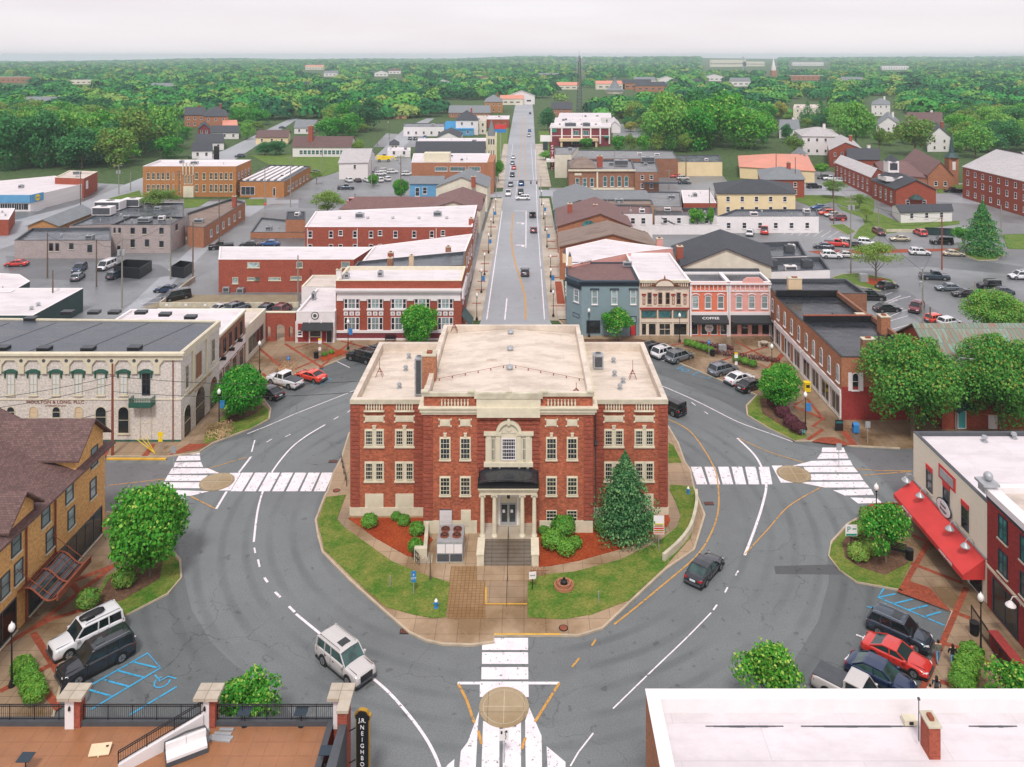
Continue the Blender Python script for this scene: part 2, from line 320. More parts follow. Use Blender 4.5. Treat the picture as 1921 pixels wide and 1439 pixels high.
def struct(name,mb,mats,kind='structure',smooth=False):
 o=mb.obj(name,mats,smooth=smooth);o['kind']=kind;return o
def gp(pts,z=0):return[G(x,y,z)for x,y in pts]
def kids(o):return list(o.children)
def copy_tree(o,parent=None,mapm=None):
 c=o.copy();COL.objects.link(c);c.parent=parent
 if mapm and c.type=='MESH':
  for sl in c.material_slots:
   if sl.material and sl.material.name in mapm:sl.link='OBJECT';sl.material=mapm[sl.material.name]
 for ch in kids(o):copy_tree(ch,c,mapm)
 return c
def strip(pts,w,z,closed=False):
 mb=MB();P=[Vector((x,y))for x,y in pts];n=len(P);Lf=[];Rt=[]
 for i in range(n):
  d=(P[min(i+1,n-1)]-P[max(i-1,0)]).normalized();q=Vector((-d.y,d.x))*w/2;Lf.append(P[i]+q);Rt.append(P[i]-q)
 v=[(p.x,p.y,z)for p in Lf]+[(p.x,p.y,z)for p in Rt]
 return v,[(n+i,n+i+1,i+1,i)for i in range(n-1)]
def smoothpx(pts,k=6):
 out=[]
 for i in range(len(pts)-1):
  p0,p1,p2,p3=pts[max(i-1,0)],pts[i],pts[i+1],pts[min(i+2,len(pts)-1)]
  for j in range(k):
   t=j/k;out.append(tuple(.5*(2*p1[d]+(p2[d]-p0[d])*t+(2*p0[d]-5*p1[d]+4*p2[d]-p3[d])*t*t+(3*p1[d]-p0[d]-3*p2[d]+p3[d])*t**3)for d in(0,1)))
 return out+[pts[-1]]
# ------------------------------------------------------------------ text
def text_mesh(txt,size,mat_,ext=.01,align='CENTER',sx=1):
 key=(txt,size,mat_,sx)
 c=bpy.data.curves.new('writing','FONT');c.body=txt;c.size=size;c.extrude=ext;c.align_x=align;c.align_y='CENTER';c.resolution_u=3
 c.materials.append(M[mat_]);o=bpy.data.objects.new('writing',c);COL.objects.link(o)
 bpy.context.view_layer.update()
 me=bpy.data.meshes.new_from_object(o.evaluated_get(bpy.context.evaluated_depsgraph_get()))
 bpy.data.objects.remove(o);bpy.data.curves.remove(c)
 me.name='writing'
 for v in me.vertices:v.co=(v.co.x*sx,v.co.y,v.co.z)
 return me
def write(txt,size,mat_,parent,loc,rz=0,name='writing',tilt=90,sx=1):
 o=put(name,text_mesh(txt,size,mat_,sx=sx),parent,loc);o.rotation_euler=(R(tilt),0,rz);return o
# ------------------------------------------------------------------ windows (front faces local -Y, origin bottom centre)
_W={}
def win_meshes(w,h,st,fm,gm):
 key=(round(w,2),round(h,2),st,fm,gm)
 if key in _W:return _W[key]
 f=MB();g=MB();s=MB();x=w/2
 if st=='arch':
  n=8;a0=h-x
  arc=[(x*math.cos(math.pi*k/n),a0+x*math.sin(math.pi*k/n))for k in range(n+1)]
  P=[(-x,0),(x,0)]+arc[0:];t=.09
  inner=[(-x+t,t),(x-t,t)]+[((x-t)*math.cos(math.pi*k/n),a0+(x-t)*math.sin(math.pi*k/n))for k in range(n+1)]
  m=len(P);f.add([(a,-.07,b)for a,b in P]+[(a,-.07,b)for a,b in inner]+[(a,.0,b)for a,b in P],
        [(i,(i+1)%m,m+(i+1)%m,m+i)for i in range(m)]+[((i+1)%m,i,2*m+i,2*m+(i+1)%m)for i in range(m)])
  g.add([(a,-.025,b)for a,b in inner],[tuple(range(m))])
  if h>1.2:f.box(-x+t,x-t,-.05,-.026,h*.48,h*.48+.06)
 else:
  t={'thin':.05,'sash6':.06}.get(st,.1)
  t=min(t,w*.15)
  d=-.08
  f.box(-x,-x+t,d,0,0,h).box(x-t,x,d,0,0,h).box(-x+t,x-t,d,0,0,t).box(-x+t,x-t,d,0,h-t,h)
  g.add([(-x+t,-.022,t),(x-t,-.022,t),(x-t,-.022,h-t),(-x+t,-.022,h-t)],[(0,1,2,3)])
  nx,nz={'sash':(1,2),'sash6':(3,4),'thin':(1,1),'grid':(4,3),'shop':(1,1),'double':(2,2),'wide':(3,1),'tall':(2,3),'plain':(1,1),'pall':(6,6)}.get(st,(1,1))
  if st=='shop':nx=max(1,round(w/1.6))
  bw=.05 if st in('sash6','pall')else.06
  for i in range(1,nx):
   cx=-x+w*i/nx;ww=.026 if st in('sash6','grid','pall')else bw;f.box(cx-ww/2,cx+ww/2,-.055,-.023,t,h-t)
  for i in range(1,nz):
   cz=h*i/nz;ww=.07 if i*2==nz else.035;f.box(-x+t,x-t,-.06,-.0235,cz-ww/2,cz+ww/2)
 s.box(-x-.08,x+.08,-.16,0,-.12,0)
 r=(f.mesh('window',fm),g.mesh('pane',gm),s.mesh('sill',fm if fm in('white_paint','stone')else 'stone'))
 _W[key]=r;return r
class Bld:
 def __init__(s,name,label,cat,foot,z,wall='brick_red',roof='roof_white',par=.5,group=None,base=0,cope=None,gable=None,over=.4,thick=.16,tpar=.3,hipf=None,wallname='wall'):
  cope=cope or{'roof_white':'white_paint','roof_court':'roof_court','roof_tan':'stucco_cream'}.get(roof,'dark_grey')
  a=sum(foot[i-1][0]*foot[i][1]-foot[i][0]*foot[i-1][1]for i in range(len(foot)))
  s.flip=a<0
  s.p=foot;s.z=z;cx=sum(p[0]for p in foot)/len(foot);cy=sum(p[1]for p in foot)/len(foot)
  s.o=thing(name,label,cat,(cx,cy,0),0,group);s.c=(cx,cy)
  ccw=foot[::-1]if s.flip else foot;n=len(ccw)
  L=[(x-cx,y-cy)for x,y in ccw]
  mb=MB();mb.add([(x,y,base)for x,y in L]+[(x,y,z)for x,y in L],[(i,(i+1)%n,n+(i+1)%n,n+i)for i in range(n)])
  if gable:
   kind,hgt=gable[0],gable[1]
   q=[Vector((x-cx,y-cy))for x,y in foot]
   if kind in('v','hv','shed'):q=q[1:]+q[:1]
   A,B,C,D=q
   e1=(A+D)/2;e2=(B+C)/2
   rm=MB()
   if kind[0]=='h':
    ins=hipf if hipf is not None else min((D-A).length/2,(B-A).length*.48);dd=(e2-e1).normalized();r1=e1+dd*ins;r2=e2-dd*ins;ov=over
    dA=(B-A).normalized()*ov;dD=(D-A).normalized()*ov;zl=z-ov*hgt/((D-A).length/2)
    A_,B_,C_,D_=A-dA-dD,B+dA-dD,C+dA+dD,D-dA+dD
    V=[(A_.x,A_.y,zl),(B_.x,B_.y,zl),(C_.x,C_.y,zl),(D_.x,D_.y,zl),(r1.x,r1.y,z+hgt),(r2.x,r2.y,z+hgt)]
    Fc=[(0,1,5,4),(1,2,5),(2,3,4,5),(3,0,4)]
    if s.flip:Fc=[f[::-1]for f in Fc]
    rm.add(V,Fc);V2=[(a_,b_,c_-thick)for a_,b_,c_ in V[:4]];m=len(rm.v);rm.add(V[:4]+V2,[(0,4,5,1),(1,5,6,2),(2,6,7,3),(3,7,4,0)])
   else:
    off=gable[2]if len(gable)>2 else.5
    e1=A.lerp(D,off);e2=B.lerp(C,off)
    mb.add([(A.x,A.y,z),(D.x,D.y,z),(e1.x,e1.y,z+hgt),(B.x,B.y,z),(C.x,C.y,z),(e2.x,e2.y,z+hgt)],[(0,1,2),(4,3,5)]if s.flip else[(1,0,2),(3,4,5)])
    dA=(B-A).normalized()*over;dD=(D-A).normalized()*over;sl=hgt/max(.01,(e1-A).length);sr=hgt/max(.01,(D-e1).length)
    A_,B_=A-dA-dD,B+dA-dD;C_,D_=C+dA+dD,D-dA+dD;r1,r2=e1-dA,e2+dA
    zl,zr=z-over*sl+.03,z-over*sr+.03;zh=z+hgt+.03
    V=[(A_.x,A_.y,zl),(B_.x,B_.y,zl),(r2.x,r2.y,zh),(r1.x,r1.y,zh),(D_.x,D_.y,zr),(C_.x,C_.y,zr)];m=6
    V+=[(a_,b_,c_+thick)for a_,b_,c_ in V]
    rm.add(V,[(6,7,8,9),(9,8,11,10),(1,0,3,2),(2,3,4,5),(0,1,7,6),(5,4,10,11),(0,6,9,3),(3,9,10,4),(1,2,8,7),(2,5,11,8)])
   rm.obj('roof',roof,s.o)
  else:
   t=tpar;P=[Vector(p)for p in L];I=[]
   for i in range(n):
    d1=(P[i]-P[i-1]).normalized();d2=(P[(i+1)%n]-P[i]).normalized();n1=Vector((-d1.y,d1.x));n2=Vector((-d2.y,d2.x));b=(n1+n2);b=b/max(.3,b.dot(n1))if b.length>.01 else n1
    I.append(P[i]+b*t)
   pm=MB();o_=.04
   O=[P[i]-(I[i]-P[i])*o_/t for i in range(n)]
   pm.add([(p.x,p.y,z)for p in O]+[(p.x,p.y,z+.07)for p in O]+[(p.x,p.y,z+.07)for p in I]+[(p.x,p.y,z-par)for p in I],
       [f for i in range(n)for f in((i,(i+1)%n,n+(i+1)%n,n+i),(n+i,n+(i+1)%n,2*n+(i+1)%n,2*n+i),(2*n+i,2*n+(i+1)%n,3*n+(i+1)%n,3*n+i))])
   pm.obj('parapet',cope,s.o)
   rm=MB();rm.add([(p.x,p.y,z-par)for p in I],[tuple(range(n))]);rm.obj('roof',roof,s.o)
  mb.obj(wallname,wall,s.o)
 def wallpt(s,e,px,py):
  A=s.p[e];B=s.p[(e+1)%len(s.p)];a=(px-XC)/F
  dx,dy=B[0]-A[0],B[1]-A[1];den=dx-a*dy
  t=(a*A[1]-A[0])/den;Y=A[1]+t*dy
  return t*math.hypot(dx,dy),H-(py-YC)*Y/F
 def place(s,e,u,z,off=0):
  A=Vector(s.p[e]);B=Vector(s.p[(e+1)%len(s.p)]);d=(B-A).normalized();nrm=Vector((d.y,-d.x))
  rz=math.atan2(d.y,d.x)
  if s.flip:nrm=-nrm;rz+=math.pi
  q=A+d*u+nrm*off
  return(q.x-s.c[0],q.y-s.c[1],z),rz
 def w(s,e,u,z,w,h,st='sash',fm='white_paint',gm='glass',sill=True,name='window',label=None):
  f,g,sl=win_meshes(w,h,st,fm,gm);loc,rz=s.place(e,u,z)
  o=put(name,f,s.o,loc,rz);put('pane',g,o)
  if sill:put('sill',sl,o)
  if label:o['label']=label
  return o
 def row(s,e,a,b=None,n=1,**k):
  u0,z1=s.wallpt(e,a[0],a[1]);u1,z0=s.wallpt(e,a[2],a[3]);w,h,uc,zc=abs(u1-u0),abs(z1-z0),(u0+u1)/2,min(z0,z1)
  vc,yc=uc,zc
  if b:
   v0,y1=s.wallpt(e,b[0],b[1]);v1,y0=s.wallpt(e,b[2],b[3]);vc,yc=(v0+v1)/2,min(y0,y1)
  for i in range(n):
   t=i/max(1,n-1);s.w(e,uc+(vc-uc)*t,zc+(yc-zc)*t*0,w,h,**k)
 def rowm(s,e,n,z,w,h,m0=1,**k):
  A=s.p[e];B=s.p[(e+1)%len(s.p)];Lg=math.hypot(B[0]-A[0],B[1]-A[1])
  for i in range(n):s.w(e,m0+(Lg-2*m0)*(i+.5)/n,z,w,h,**k)
 def band(s,e,u0,u1,z0,z1,d=.1,m='stone',name='trim',gap=0):
  loc,rz=s.place(e,(u0+u1)/2,0);w=abs(u1-u0)/2
  return MB().box(-w,w,-d,gap-.0 if gap else-.003,z0,z1).obj(name,m,s.o,loc,rz)
 def pband(s,e,x0,y0,x1,y1,**k):
  u0,z1=s.wallpt(e,x0,y0);u1,z0=s.wallpt(e,x1,y1);return s.band(e,min(u0,u1),max(u0,u1),min(z0,z1),max(z0,z1),**k)
 def len(s,e):A=s.p[e];B=s.p[(e+1)%len(s.p)];return math.hypot(B[0]-A[0],B[1]-A[1])
 def chimney(s,X,Y,w=.8,d=.8,z0=None,h=1.6,m='brick_red',name='chimney'):
  z0=s.z-.6 if z0 is None else z0;mb=MB();mb.box(-w/2,w/2,-d/2,d/2,0,h);mb.box(-w/2-.06,w/2+.06,-d/2-.06,d/2+.06,h,h+.12,1);mb.box(-w/5,w/5,-d/5,d/5,h+.12,h+.3,2)
  return mb.obj(name,[m,'stone_old','rust'],s.o,(X-s.c[0],Y-s.c[1],z0))
 def vent(s,X,Y,z,kind=0,r=.25):
  mb=MB()
  if kind==0:mb.cyl((0,0,0),r*.55,.35,10).cyl((0,0,.35),r,.22,10,r*.75).cyl((0,0,-.02),r*1.1,.06,10)
  elif kind==1:mb.cyl((0,0,0),.08,.7,8)
  return mb.obj('vent','grey_metal',s.o,(X-s.c[0],Y-s.c[1],z),smooth=False)
 def ac(s,X,Y,z,w=1.6,d=1.3,h=1.1,m='grey_metal'):
  mb=MB();mb.box(-w/2,w/2,-d/2,d/2,.12,h).box(-w/2+.1,w/2-.1,-d/2+.1,d/2-.1,0,.12,1)
  mb.cyl((0,0,h),min(w,d)*.36,.12,14).cyl((0,0,h+.12),min(w,d)*.3,.01,14,mi=1);mb.box(-w/2+.15,w/2-.15,-d/2-.02,-d/2,.3,h-.15,1)
  return mb.obj('air_conditioner',[m,'dark_grey'],s.o,(X-s.c[0],Y-s.c[1],z))
def rect(x0,x1,y0,y1):return[(x0,y0),(x1,y0),(x1,y1),(x0,y1)]
def front(x0,x1,ytop,ybase,yback=None,depth=None):
 Y=F*H/(ybase-YC);z=H-(ytop-YC)*Y/F;X0=(x0-XC)*Y/F;X1=(x1-XC)*Y/F
 Yb=F*(H-z)/(yback-YC)if yback else Y+depth
 return rect(X0,X1,Y,Yb),z
# ------------------------------------------------------------------ terrain and paved ground
def terr(X,Y):
 k=max(0,min(1,(Y-1100)/2500));k=k*k*(3-2*k)
 s=7*math.sin(X/420+Y/900)+6*math.sin(Y/380-X/700+1)+4*math.sin(X/190+2)
 far=max(0,min(1,(Y-3600)/2400));tilt=-16+38*max(0,min(1,(X/max(Y,1)+.75)/.8))
 return k*(s*.55)+far*(tilt+5*math.sin(X/600)+3*math.sin(X/230+1))
mb=MB();ys=[-60,0,60,120,180,240,320,420,560,760,1000]+[1000+120*i for i in range(1,60)];xs=[-1,-.8,-.6,-.45,-.3,-.15,0,.15,.3,.45,.6,.8,1]
gx=41;P=[]
for Y in ys:
 wd=400+max(0,Y)*.9
 for i in range(gx):X=(i/(gx-1)*2-1)*wd;P.append((X,Y,terr(X,Y)-.08))
mb.add(P,[(j*gx+i,j*gx+i+1,(j+1)*gx+i+1,(j+1)*gx+i)for j in range(len(ys)-1)for i in range(gx-1)])
struct('ground',mb,'ground_green',smooth=True)
def sheet(name,pts,z,m,kind='structure',world=False):
 mb=MB();P=pts if world else gp(pts,z)
 mb.prism(P,z-.003,z);mb.f=mb.f[-1:];mb.m=mb.m[-1:]
 return struct(name,mb,m,kind)
def slab(name,pts,z,m,z0=-.05,kind='structure',world=False,kerb=None):
 P=pts if world else gp(pts,z);mb=MB();mb.prism(P,z0,z)
 o=struct(name,mb,m,kind)
 if kerb:
  a=sum(P[i-1][0]*P[i][1]-P[i][0]*P[i-1][1]for i in range(len(P)))
  idx=kerb if isinstance(kerb,(list,tuple))else range(len(P)+1)
  v,f=strip([P[i%len(P)]for i in idx],.18,z+.006);k=MB();k.add(v,f);vb=[(x,y,z0)for x,y,_ in v]
  n=len(v)//2;k.add(v+vb,[(i,i+1,2*n+i+1,2*n+i)for i in range(n-1)]+[(n+i,n+i+1,3*n+i+1,3*n+i)for i in range(n-1)])
  struct('kerb',k,'kerb')
 return o
# base paving of the square and the lots behind it
sheet('square_road',rect(-75,75,25,134),0,'asphalt',world=True)
sheet('parking_lot',rect(-190,-9,134.01,262),0,'asphalt_lot',world=True)
sheet('parking_lot',rect(9,175,134.01,285),0,'asphalt_lot',world=True)
sheet('side_road',rect(-190,-75.01,60,134),0,'asphalt_side',world=True)
sheet('side_road',rect(75.01,175,60,134),0,'asphalt_lot',world=True)
# ring carriageway (paler worn asphalt) in world metres, traced
ring=[(200,845),(330,850),(470,818),(580,742),(672,714),(720,690),(1000,672),(1205,690),(1262,712),(1340,745),(1425,792),(1490,832),(1600,850),(1760,870),
  (1760,925),(1680,940),(1590,985),(1552,1040),(1555,1090),(1535,1165),(1492,1235),(1420,1310),(1330,1400),(1300,1500),(1300,1650),(560,1650),(600,1430),(540,1330),(482,1278),(436,1244),(396,1205),(359,1143),(343,1070),(330,1010),(290,975),(200,960)]
sheet('ring_road',ring,.004,'asphalt_ring')
sheet('asphalt_patch',[(1452,1062),(1555,1059),(1612,1066),(1612,1078),(1455,1077)],.008,'asphalt_dark')
sheet('side_road',[(190,868),(330,872),(280,930),(190,975)],.008,'asphalt_side');sheet('side_road',[(1588,842),(1760,850),(1760,925),(1700,935)],.008,'asphalt_side')
# main street running away
st=[(903,600),(860,700),(1080,700),(1031,600),(1018,480),(1010,345),(1004,270),(1001,215),(999,195),(967,195),(963,215),(953,270),(945,345),(925,480)]
sheet('street',[(x,y)for x,y in st],.012,'asphalt_street')
# cross streets
for i_,p_ in enumerate(([(500,376),(775,376),(778,316),(700,312),(625,316),(585,338),(545,352)],[(-60,420),(300,376),(268,348),(190,344),(120,336),(-60,340)],[(585,326),(622,318),(622,300),(770,296),(775,316),(600,340)],[(1150,262),(1300,262),(1290,236),(1150,232)],[(1236,360),(1380,360),(1350,322),(1236,322)],[(1500,372),(1660,372),(1640,352),(1560,322),(1500,322)],[(1740,420),(1921,440),(1921,372),(1760,366)],[(700,276),(780,276),(800,255),(725,250)])):sheet('parking_lot',p_,.0025+.0004*i_,'asphalt_lot')
sheet('street',[(0,398),(1010,368),(1380,372),(1650,372),(1921,388),(1921,372),(1650,358),(1380,358),(1010,356),(700,372),(0,385)],.006,'asphalt_street')
sheet('street',[(1480,358),(1921,352),(1921,343),(1480,346)],.008,'asphalt_street')
sheet('street',[(225,590),(262,590),(420,440),(520,372),(560,340),(520,340),(440,390)],.008,'asphalt_street')
sheet('street',[(-40,480),(-40,430),(140,385),(262,335),(420,282),(545,222),(560,222),(500,262),(440,300),(300,352),(150,420)],.01,'asphalt_street')
sheet('street',[(697,300),(760,240),(800,222),(815,222),(790,240),(735,300)],.01,'asphalt_street')
sheet('gravel_lot',[(262,578),(560,578),(560,553),(345,553)],.01,'gravel_lot')
for p in([(470,291),(585,289),(700,292),(700,300),(610,330),(555,335)],[(205,372),(262,357),(268,374),(215,378)],[(345,374),(395,374),(372,388),(345,390)],[(460,374),(500,373),(500,385),(462,385)],
    [(1493,366),(1560,366),(1640,374),(1640,392),(1602,392),(1560,378),(1524,388),(1493,376)],[(1570,384),(1612,396),(1650,400),(1690,418),(1800,414),(1800,420),(1740,428),(1645,440),(1632,452),(1600,446),(1612,428),(1622,420),(1618,408),(1580,394)],
    [(1757,350),(1810,345),(1810,360),(1757,362)],[(1880,440),(1940,438),(1940,468),(1890,466)],[(1010,245),(1030,245),(1030,285),(1013,285)],[(928,232),(955,232),(948,300),(930,300)]):
 slab('grass',p,.1,'grass')
slab('grass',[(1561,520),(1580,514),(1615,512),(1672,524),(1680,532),(1650,545),(1575,528)],.14,'grass',kerb=True)
slab('grass',[(1810,472),(1870,470),(1878,478),(1870,487),(1835,488),(1808,478)],.14,'grass',kerb=True)
slab('mulch',[(1620,520),(1660,523),(1668,530),(1652,540),(1625,530)],.17,'mulch')
slab('grass',[(1556,422),(1582,420),(1606,434),(1590,440)],.14,'grass',kerb=True)
# pavements round the square (raised slabs) + their brick bands
WX=41.2
left_n=[G(*p)for p in[(200,857),(312,858),(372,850),(400,832),(470,805),(505,787),(508,768),(495,750),(560,708),(655,668),(735,655),(830,640),(885,600)]]
slab('sidewalk',left_n+[(-45,142.5),(-45,97.3),(-75,97.3),(-75,93.8)],.14,'concrete_walk',world=True,kerb=list(range(13)))
right_n=[G(*p)for p in[(1688,842),(1600,838),(1540,829),(1492,828),(1440,803),(1402,780),(1400,762),(1420,742),(1330,705),(1240,668),(1180,650),(1085,640),(1046,600)]]
slab('sidewalk',right_n+[(45,142.5),(45,103),(75,103),(75,96)],.14,'concrete_walk',world=True,kerb=list(range(13)))
right_s=[G(*p)for p in[(1721,943),(1680,944),(1640,956),(1590,985),(1560,1018),(1555,1045),(1575,1070),(1606,1093),(1686,1108),(1787,1150),(1730,1300),(1680,1440)]]
slab('sidewalk',right_s+[(24,44),(60,44),(60,81.5),(45,81.5)],.14,'concrete_walk',world=True,kerb=list(range(12)))
left_s=[G(*p)for p in[(200,962),(240,968),(300,1010),(338,1052),(340,1085),(315,1115),(236,1155),(196,1155),(120,1260),(100,1345),(60,1440)]]
slab('sidewalk',left_s+[(-38,44),(-60,44),(-60,79.3),(-45,79.3)],.14,'concrete_walk',world=True,kerb=list(range(11)))
mb=MB();v,f=strip([G(200,862),G(312,862.5)],.3,.16);mb.add(v,f);mb.add([(x,y,0)for x,y,z in v]+v,[(0,1,5,4),(2,3,7,6)]);struct('kerb',mb,'kerb_yellow')
# pavements along the street
for side,a in((-1,[(870,600),(903,600),(925,480),(944,372),(925,372),(905,440)]),(1,[(1031,600),(1064,600),(1052,480),(1030,372),(1012,372),(1018,480)])):
 slab('sidewalk',a,.14,'concrete_light')
slab('sidewalk',[(945,352),(930,352),(945,270),(953,270)],.14,'concrete_light');slab('sidewalk',[(1010,350),(1034,350),(1018,270),(1004,270)],.14,'concrete_light')
for x0,y0,x1 in((886,568,902),(892,543,908),(896,527,911),(899,508,915),(902,494,918),(905,470,920),(915,425,930),(1028,466,1044),(1029,480,1046),(1030,500,1048),(1032,520,1050),(1034,573,1060),(1026,452,1041),(1022,425,1037)):
 sheet('brick_band',[(x0,y0),(x1,y0),(x1+.3,y0+1.6),(x0-.5,y0+1.6)],.146,'paver_red')
sheet('brick_paving',[(1041,528),(1053,528),(1060,570),(1045,570)],.146,'paver_red')
def bands(lst,wd=.45):
 mb=MB()
 for i,s_ in enumerate(lst):v,f=strip([G(*p,.14)for p in s_],wd,.146+.0016*i);mb.add(v,f)
 struct('brick_band',mb,'paver_red')
bands([[(492,700),(530,735)],[(535,645),(605,690)],[(545,655),(600,640),(650,668)],[(482,718),(560,690),(640,655)],[(600,690),(660,640)],[(640,640),(700,655)],[(470,640),(530,690)],[(690,660),(740,640)]])
bands([[(1300,640),(1370,660),(1440,690),(1470,660)],[(1340,680),(1440,650)],[(1380,640),(1470,690),(1500,680)],[(1420,720),(1475,660)],[(1490,760),(1514,748),(1546,788),(1523,778)],[(1543,806),(1515,825)],[(1488,762),(1545,785),(1525,800),(1544,806),(1516,825)],[(1250,650),(1300,640)]])
bands([[(1583,809),(1602,835)]],.9)
bands([[(1688,1112),(1742,1017)],[(1640,1030),(1806,1094)],[(1813,1102),(1725,1305),(1700,1360)],[(1712,1004),(1742,1017)],[(1787,1147),(1820,1160)],[(1765,1205),(1830,1225),(1870,1255)],[(1752,1275),(1800,1290),(1840,1300)]])
bands([[(60,1180),(100,1160),(170,1140)],[(0,1215),(60,1180),(215,1060),(262,1040)],[(124,1080),(172,1143)],[(62,1187),(118,1275)],[(0,1297),(100,1245)],[(60,1260),(110,1330)],[(100,1105),(215,1060)]],.5)
sheet('brick_paving',zz(0,640,4,[(1260,858),(1420,770),(1570,770),(1480,812)]),.152,'paver_red');sheet('brick_paving',zz(0,640,4,[(1060,862),(1110,862),(1170,772),(1140,772)]),.152,'paver_red');sheet('brick_paving',zz(0,640,4,[(785,862),(800,862),(835,790),(790,790)]),.152,'paver_red')
sheet('brick_paving',zz(1440,640,4,[(330,752),(400,722),(500,720),(640,778),(560,782)]),.152,'paver_red')
sheet('brick_paving',zz(1440,900,3.598,[(900,765),(945,680),(1090,725),(1240,890),(1080,830)]),.152,'paver_red');sheet('brick_paving',zz(1440,900,3.598,[(610,205),(700,162),(855,150),(870,190),(975,215),(975,255),(940,160),(720,190)]),.152,'paver_red')
for i_,p_ in enumerate(([(470,441),(572,441),(572,464),(462,464)],[(265,574),(338,530),(362,531),(302,575)],[(60,402),(165,352),(205,346),(135,402)],[(10,480),(205,484),(300,497),(330,516),(225,530),(20,520)],[(1500,470),(1560,505),(1740,500),(1900,515),(1920,500),(1800,484),(1600,480)],[(1640,545),(1760,615),(1800,612),(1700,545)],[(560,390),(700,390),(700,372),(560,372)])):sheet('asphalt_patch',p_,.009+.0004*i_,'asphalt_wet')
# planting beds
def bed(grp,mulchp=None):
 slab('grass',grp,.17,'grass_isl',.1)
 if mulchp:slab('mulch',mulchp,.2,'mulch_dark',.15)
bed([(382,832),(470,803),(503,785),(504,768),(488,755),(430,770),(385,812)],[(385,812),(430,782),(480,757),(495,762),(480,775),(420,800)])
bed([(1403,762),(1418,744),(1440,740),(1475,765),(1515,820),(1492,826),(1442,801),(1404,778)],[(1425,748),(1445,745),(1485,775),(1505,818),(1470,800),(1430,775)])
bed([(1556,1042),(1560,1020),(1592,988),(1625,965),(1660,960),(1688,1010),(1712,1050),(1686,1104),(1608,1090),(1576,1068)],[(1580,1015),(1612,985),(1640,966),(1660,970),(1690,1030),(1705,1055),(1660,1078),(1610,1062),(1585,1045)])
bed([(196,1152),(236,1152),(313,1112),(338,1083),(336,1054),(315,1030),(270,1040),(200,1080),(172,1140)],[(175,1138),(205,1085),(260,1045),(305,1050),(300,1085),(230,1125)])
slab('mulch',[(1281,650),(1292,644),(1345,660),(1338,668)],.17,'mulch_dark',.1);slab('mulch',[(1372,680),(1382,672),(1424,688),(1414,694)],.17,'mulch_dark',.1);slab('mulch',[(1075,636),(1200,636),(1240,645),(1190,646),(1080,646)],.2,'mulch_dark',.1)
slab('mulch',[(600,670),(640,655),(652,660),(605,678)],.2,'mulch',.1)
# courthouse island
isl=[(609,930),(592,975),(597,1005),(605,1034),(632,1062),(659,1089),(723,1146),(768,1185),(800,1200),(832,1207),(886,1208.5),(926,1203),(927,1190),(1051,1190),(1085,1191),(1130,1177),(1185,1125),(1250,1065),(1302,1030),
    (1322,965),(1315,947),(1302,915),(1305,935),(1295,880),(1285,867),(1272,830),(1254,800),(1225,770),(700,770),(655,812),(640,860),(625,887),(615,920)]
isl=[p for p in isl if p!=(1305,935)]
slab('courthouse_plaza',isl,.15,'concrete_island',kerb=True)
lg=[(612,932),(596,975),(608,1030),(662,1084),(724,1138),(775,1152),(812,1159),(836.5,1157),(844,1092),(795,1077),(736,1053),(646,989),(632,973),(649,928)]
rg=[(990,1087),(990,1157),(1055,1161),(1110,1152),(1180,1125),(1248,1062),(1296,1008),(1306,965),(1306,932),(1300,912),(1257,909),(1256,918),(1267,940),(1277,967),(1270,988),(1238,1014),(1162,1050),(1078,1072),(1024,1077)]
slab('lawn',lg,.2,'grass_isl',.1);slab('lawn',rg,.2,'grass_isl',.1);slab('lawn',[(1254,830),(1263,835),(1279,867),(1254,868)],.2,'grass_isl',.1)
slab('mulch',[(653,971),(797,971),(803,1003),(812,1012),(785,1045),(764,1042),(704,1008)],.22,'mulch',.1)
slab('mulch',[(1008,990),(1118,990),(1252,960),(1257,975),(1252,985),(1222,1006),(1175,1026),(1085,1051),(1030,1061),(1010,1062)],.22,'mulch',.1)
sheet('paver_path',[(846,1062),(910,1062),(911,1086),(911,1160),(838,1160),(843,1090)],.156,'paver_tan')
slab('path',[(895,1063),(1004,1063),(1004,1088),(895,1088)],.3,'concrete_island',.1);slab('path',[(912,1088),(989,1088),(989,1131),(912,1131)],.25,'concrete_walk',.1)
mb=MB();v,f=strip([G(911.5,1100,.3),G(911.5,1132,.3),G(989,1132,.3)],.14,.262);mb.add(v,f);struct('kerb',mb,'kerb_yellow')
mb=MB();v,f=strip([G(927,1189.5,.16),G(1052,1189.5,.16)],.16,.162);mb.add(v,f);struct('kerb',mb,'kerb_yellow')
# retaining wall + gutter
rwp=smoothpx([G(*p)for p in[(1245,1056),(1272,1032),(1292,1007),(1301,985),(1307,955),(1306,932)]],4)
mb=MB();v,f=strip(rwp,.3,.85);n=len(rwp);mb.add(v,f);mb.add(v+[(x,y,.1)for x,y,z in v],[(i,i+1,2*n+i+1,2*n+i)for i in range(n-1)]+[(n+i,n+i+1,3*n+i+1,3*n+i)for i in range(n-1)]+[(0,n,3*n,2*n),(n-1,2*n-1,4*n-1,3*n-1)])
tag(mb.obj('retaining_wall','stone_old'),'low curved concrete retaining wall beside the right courthouse lawn','wall')
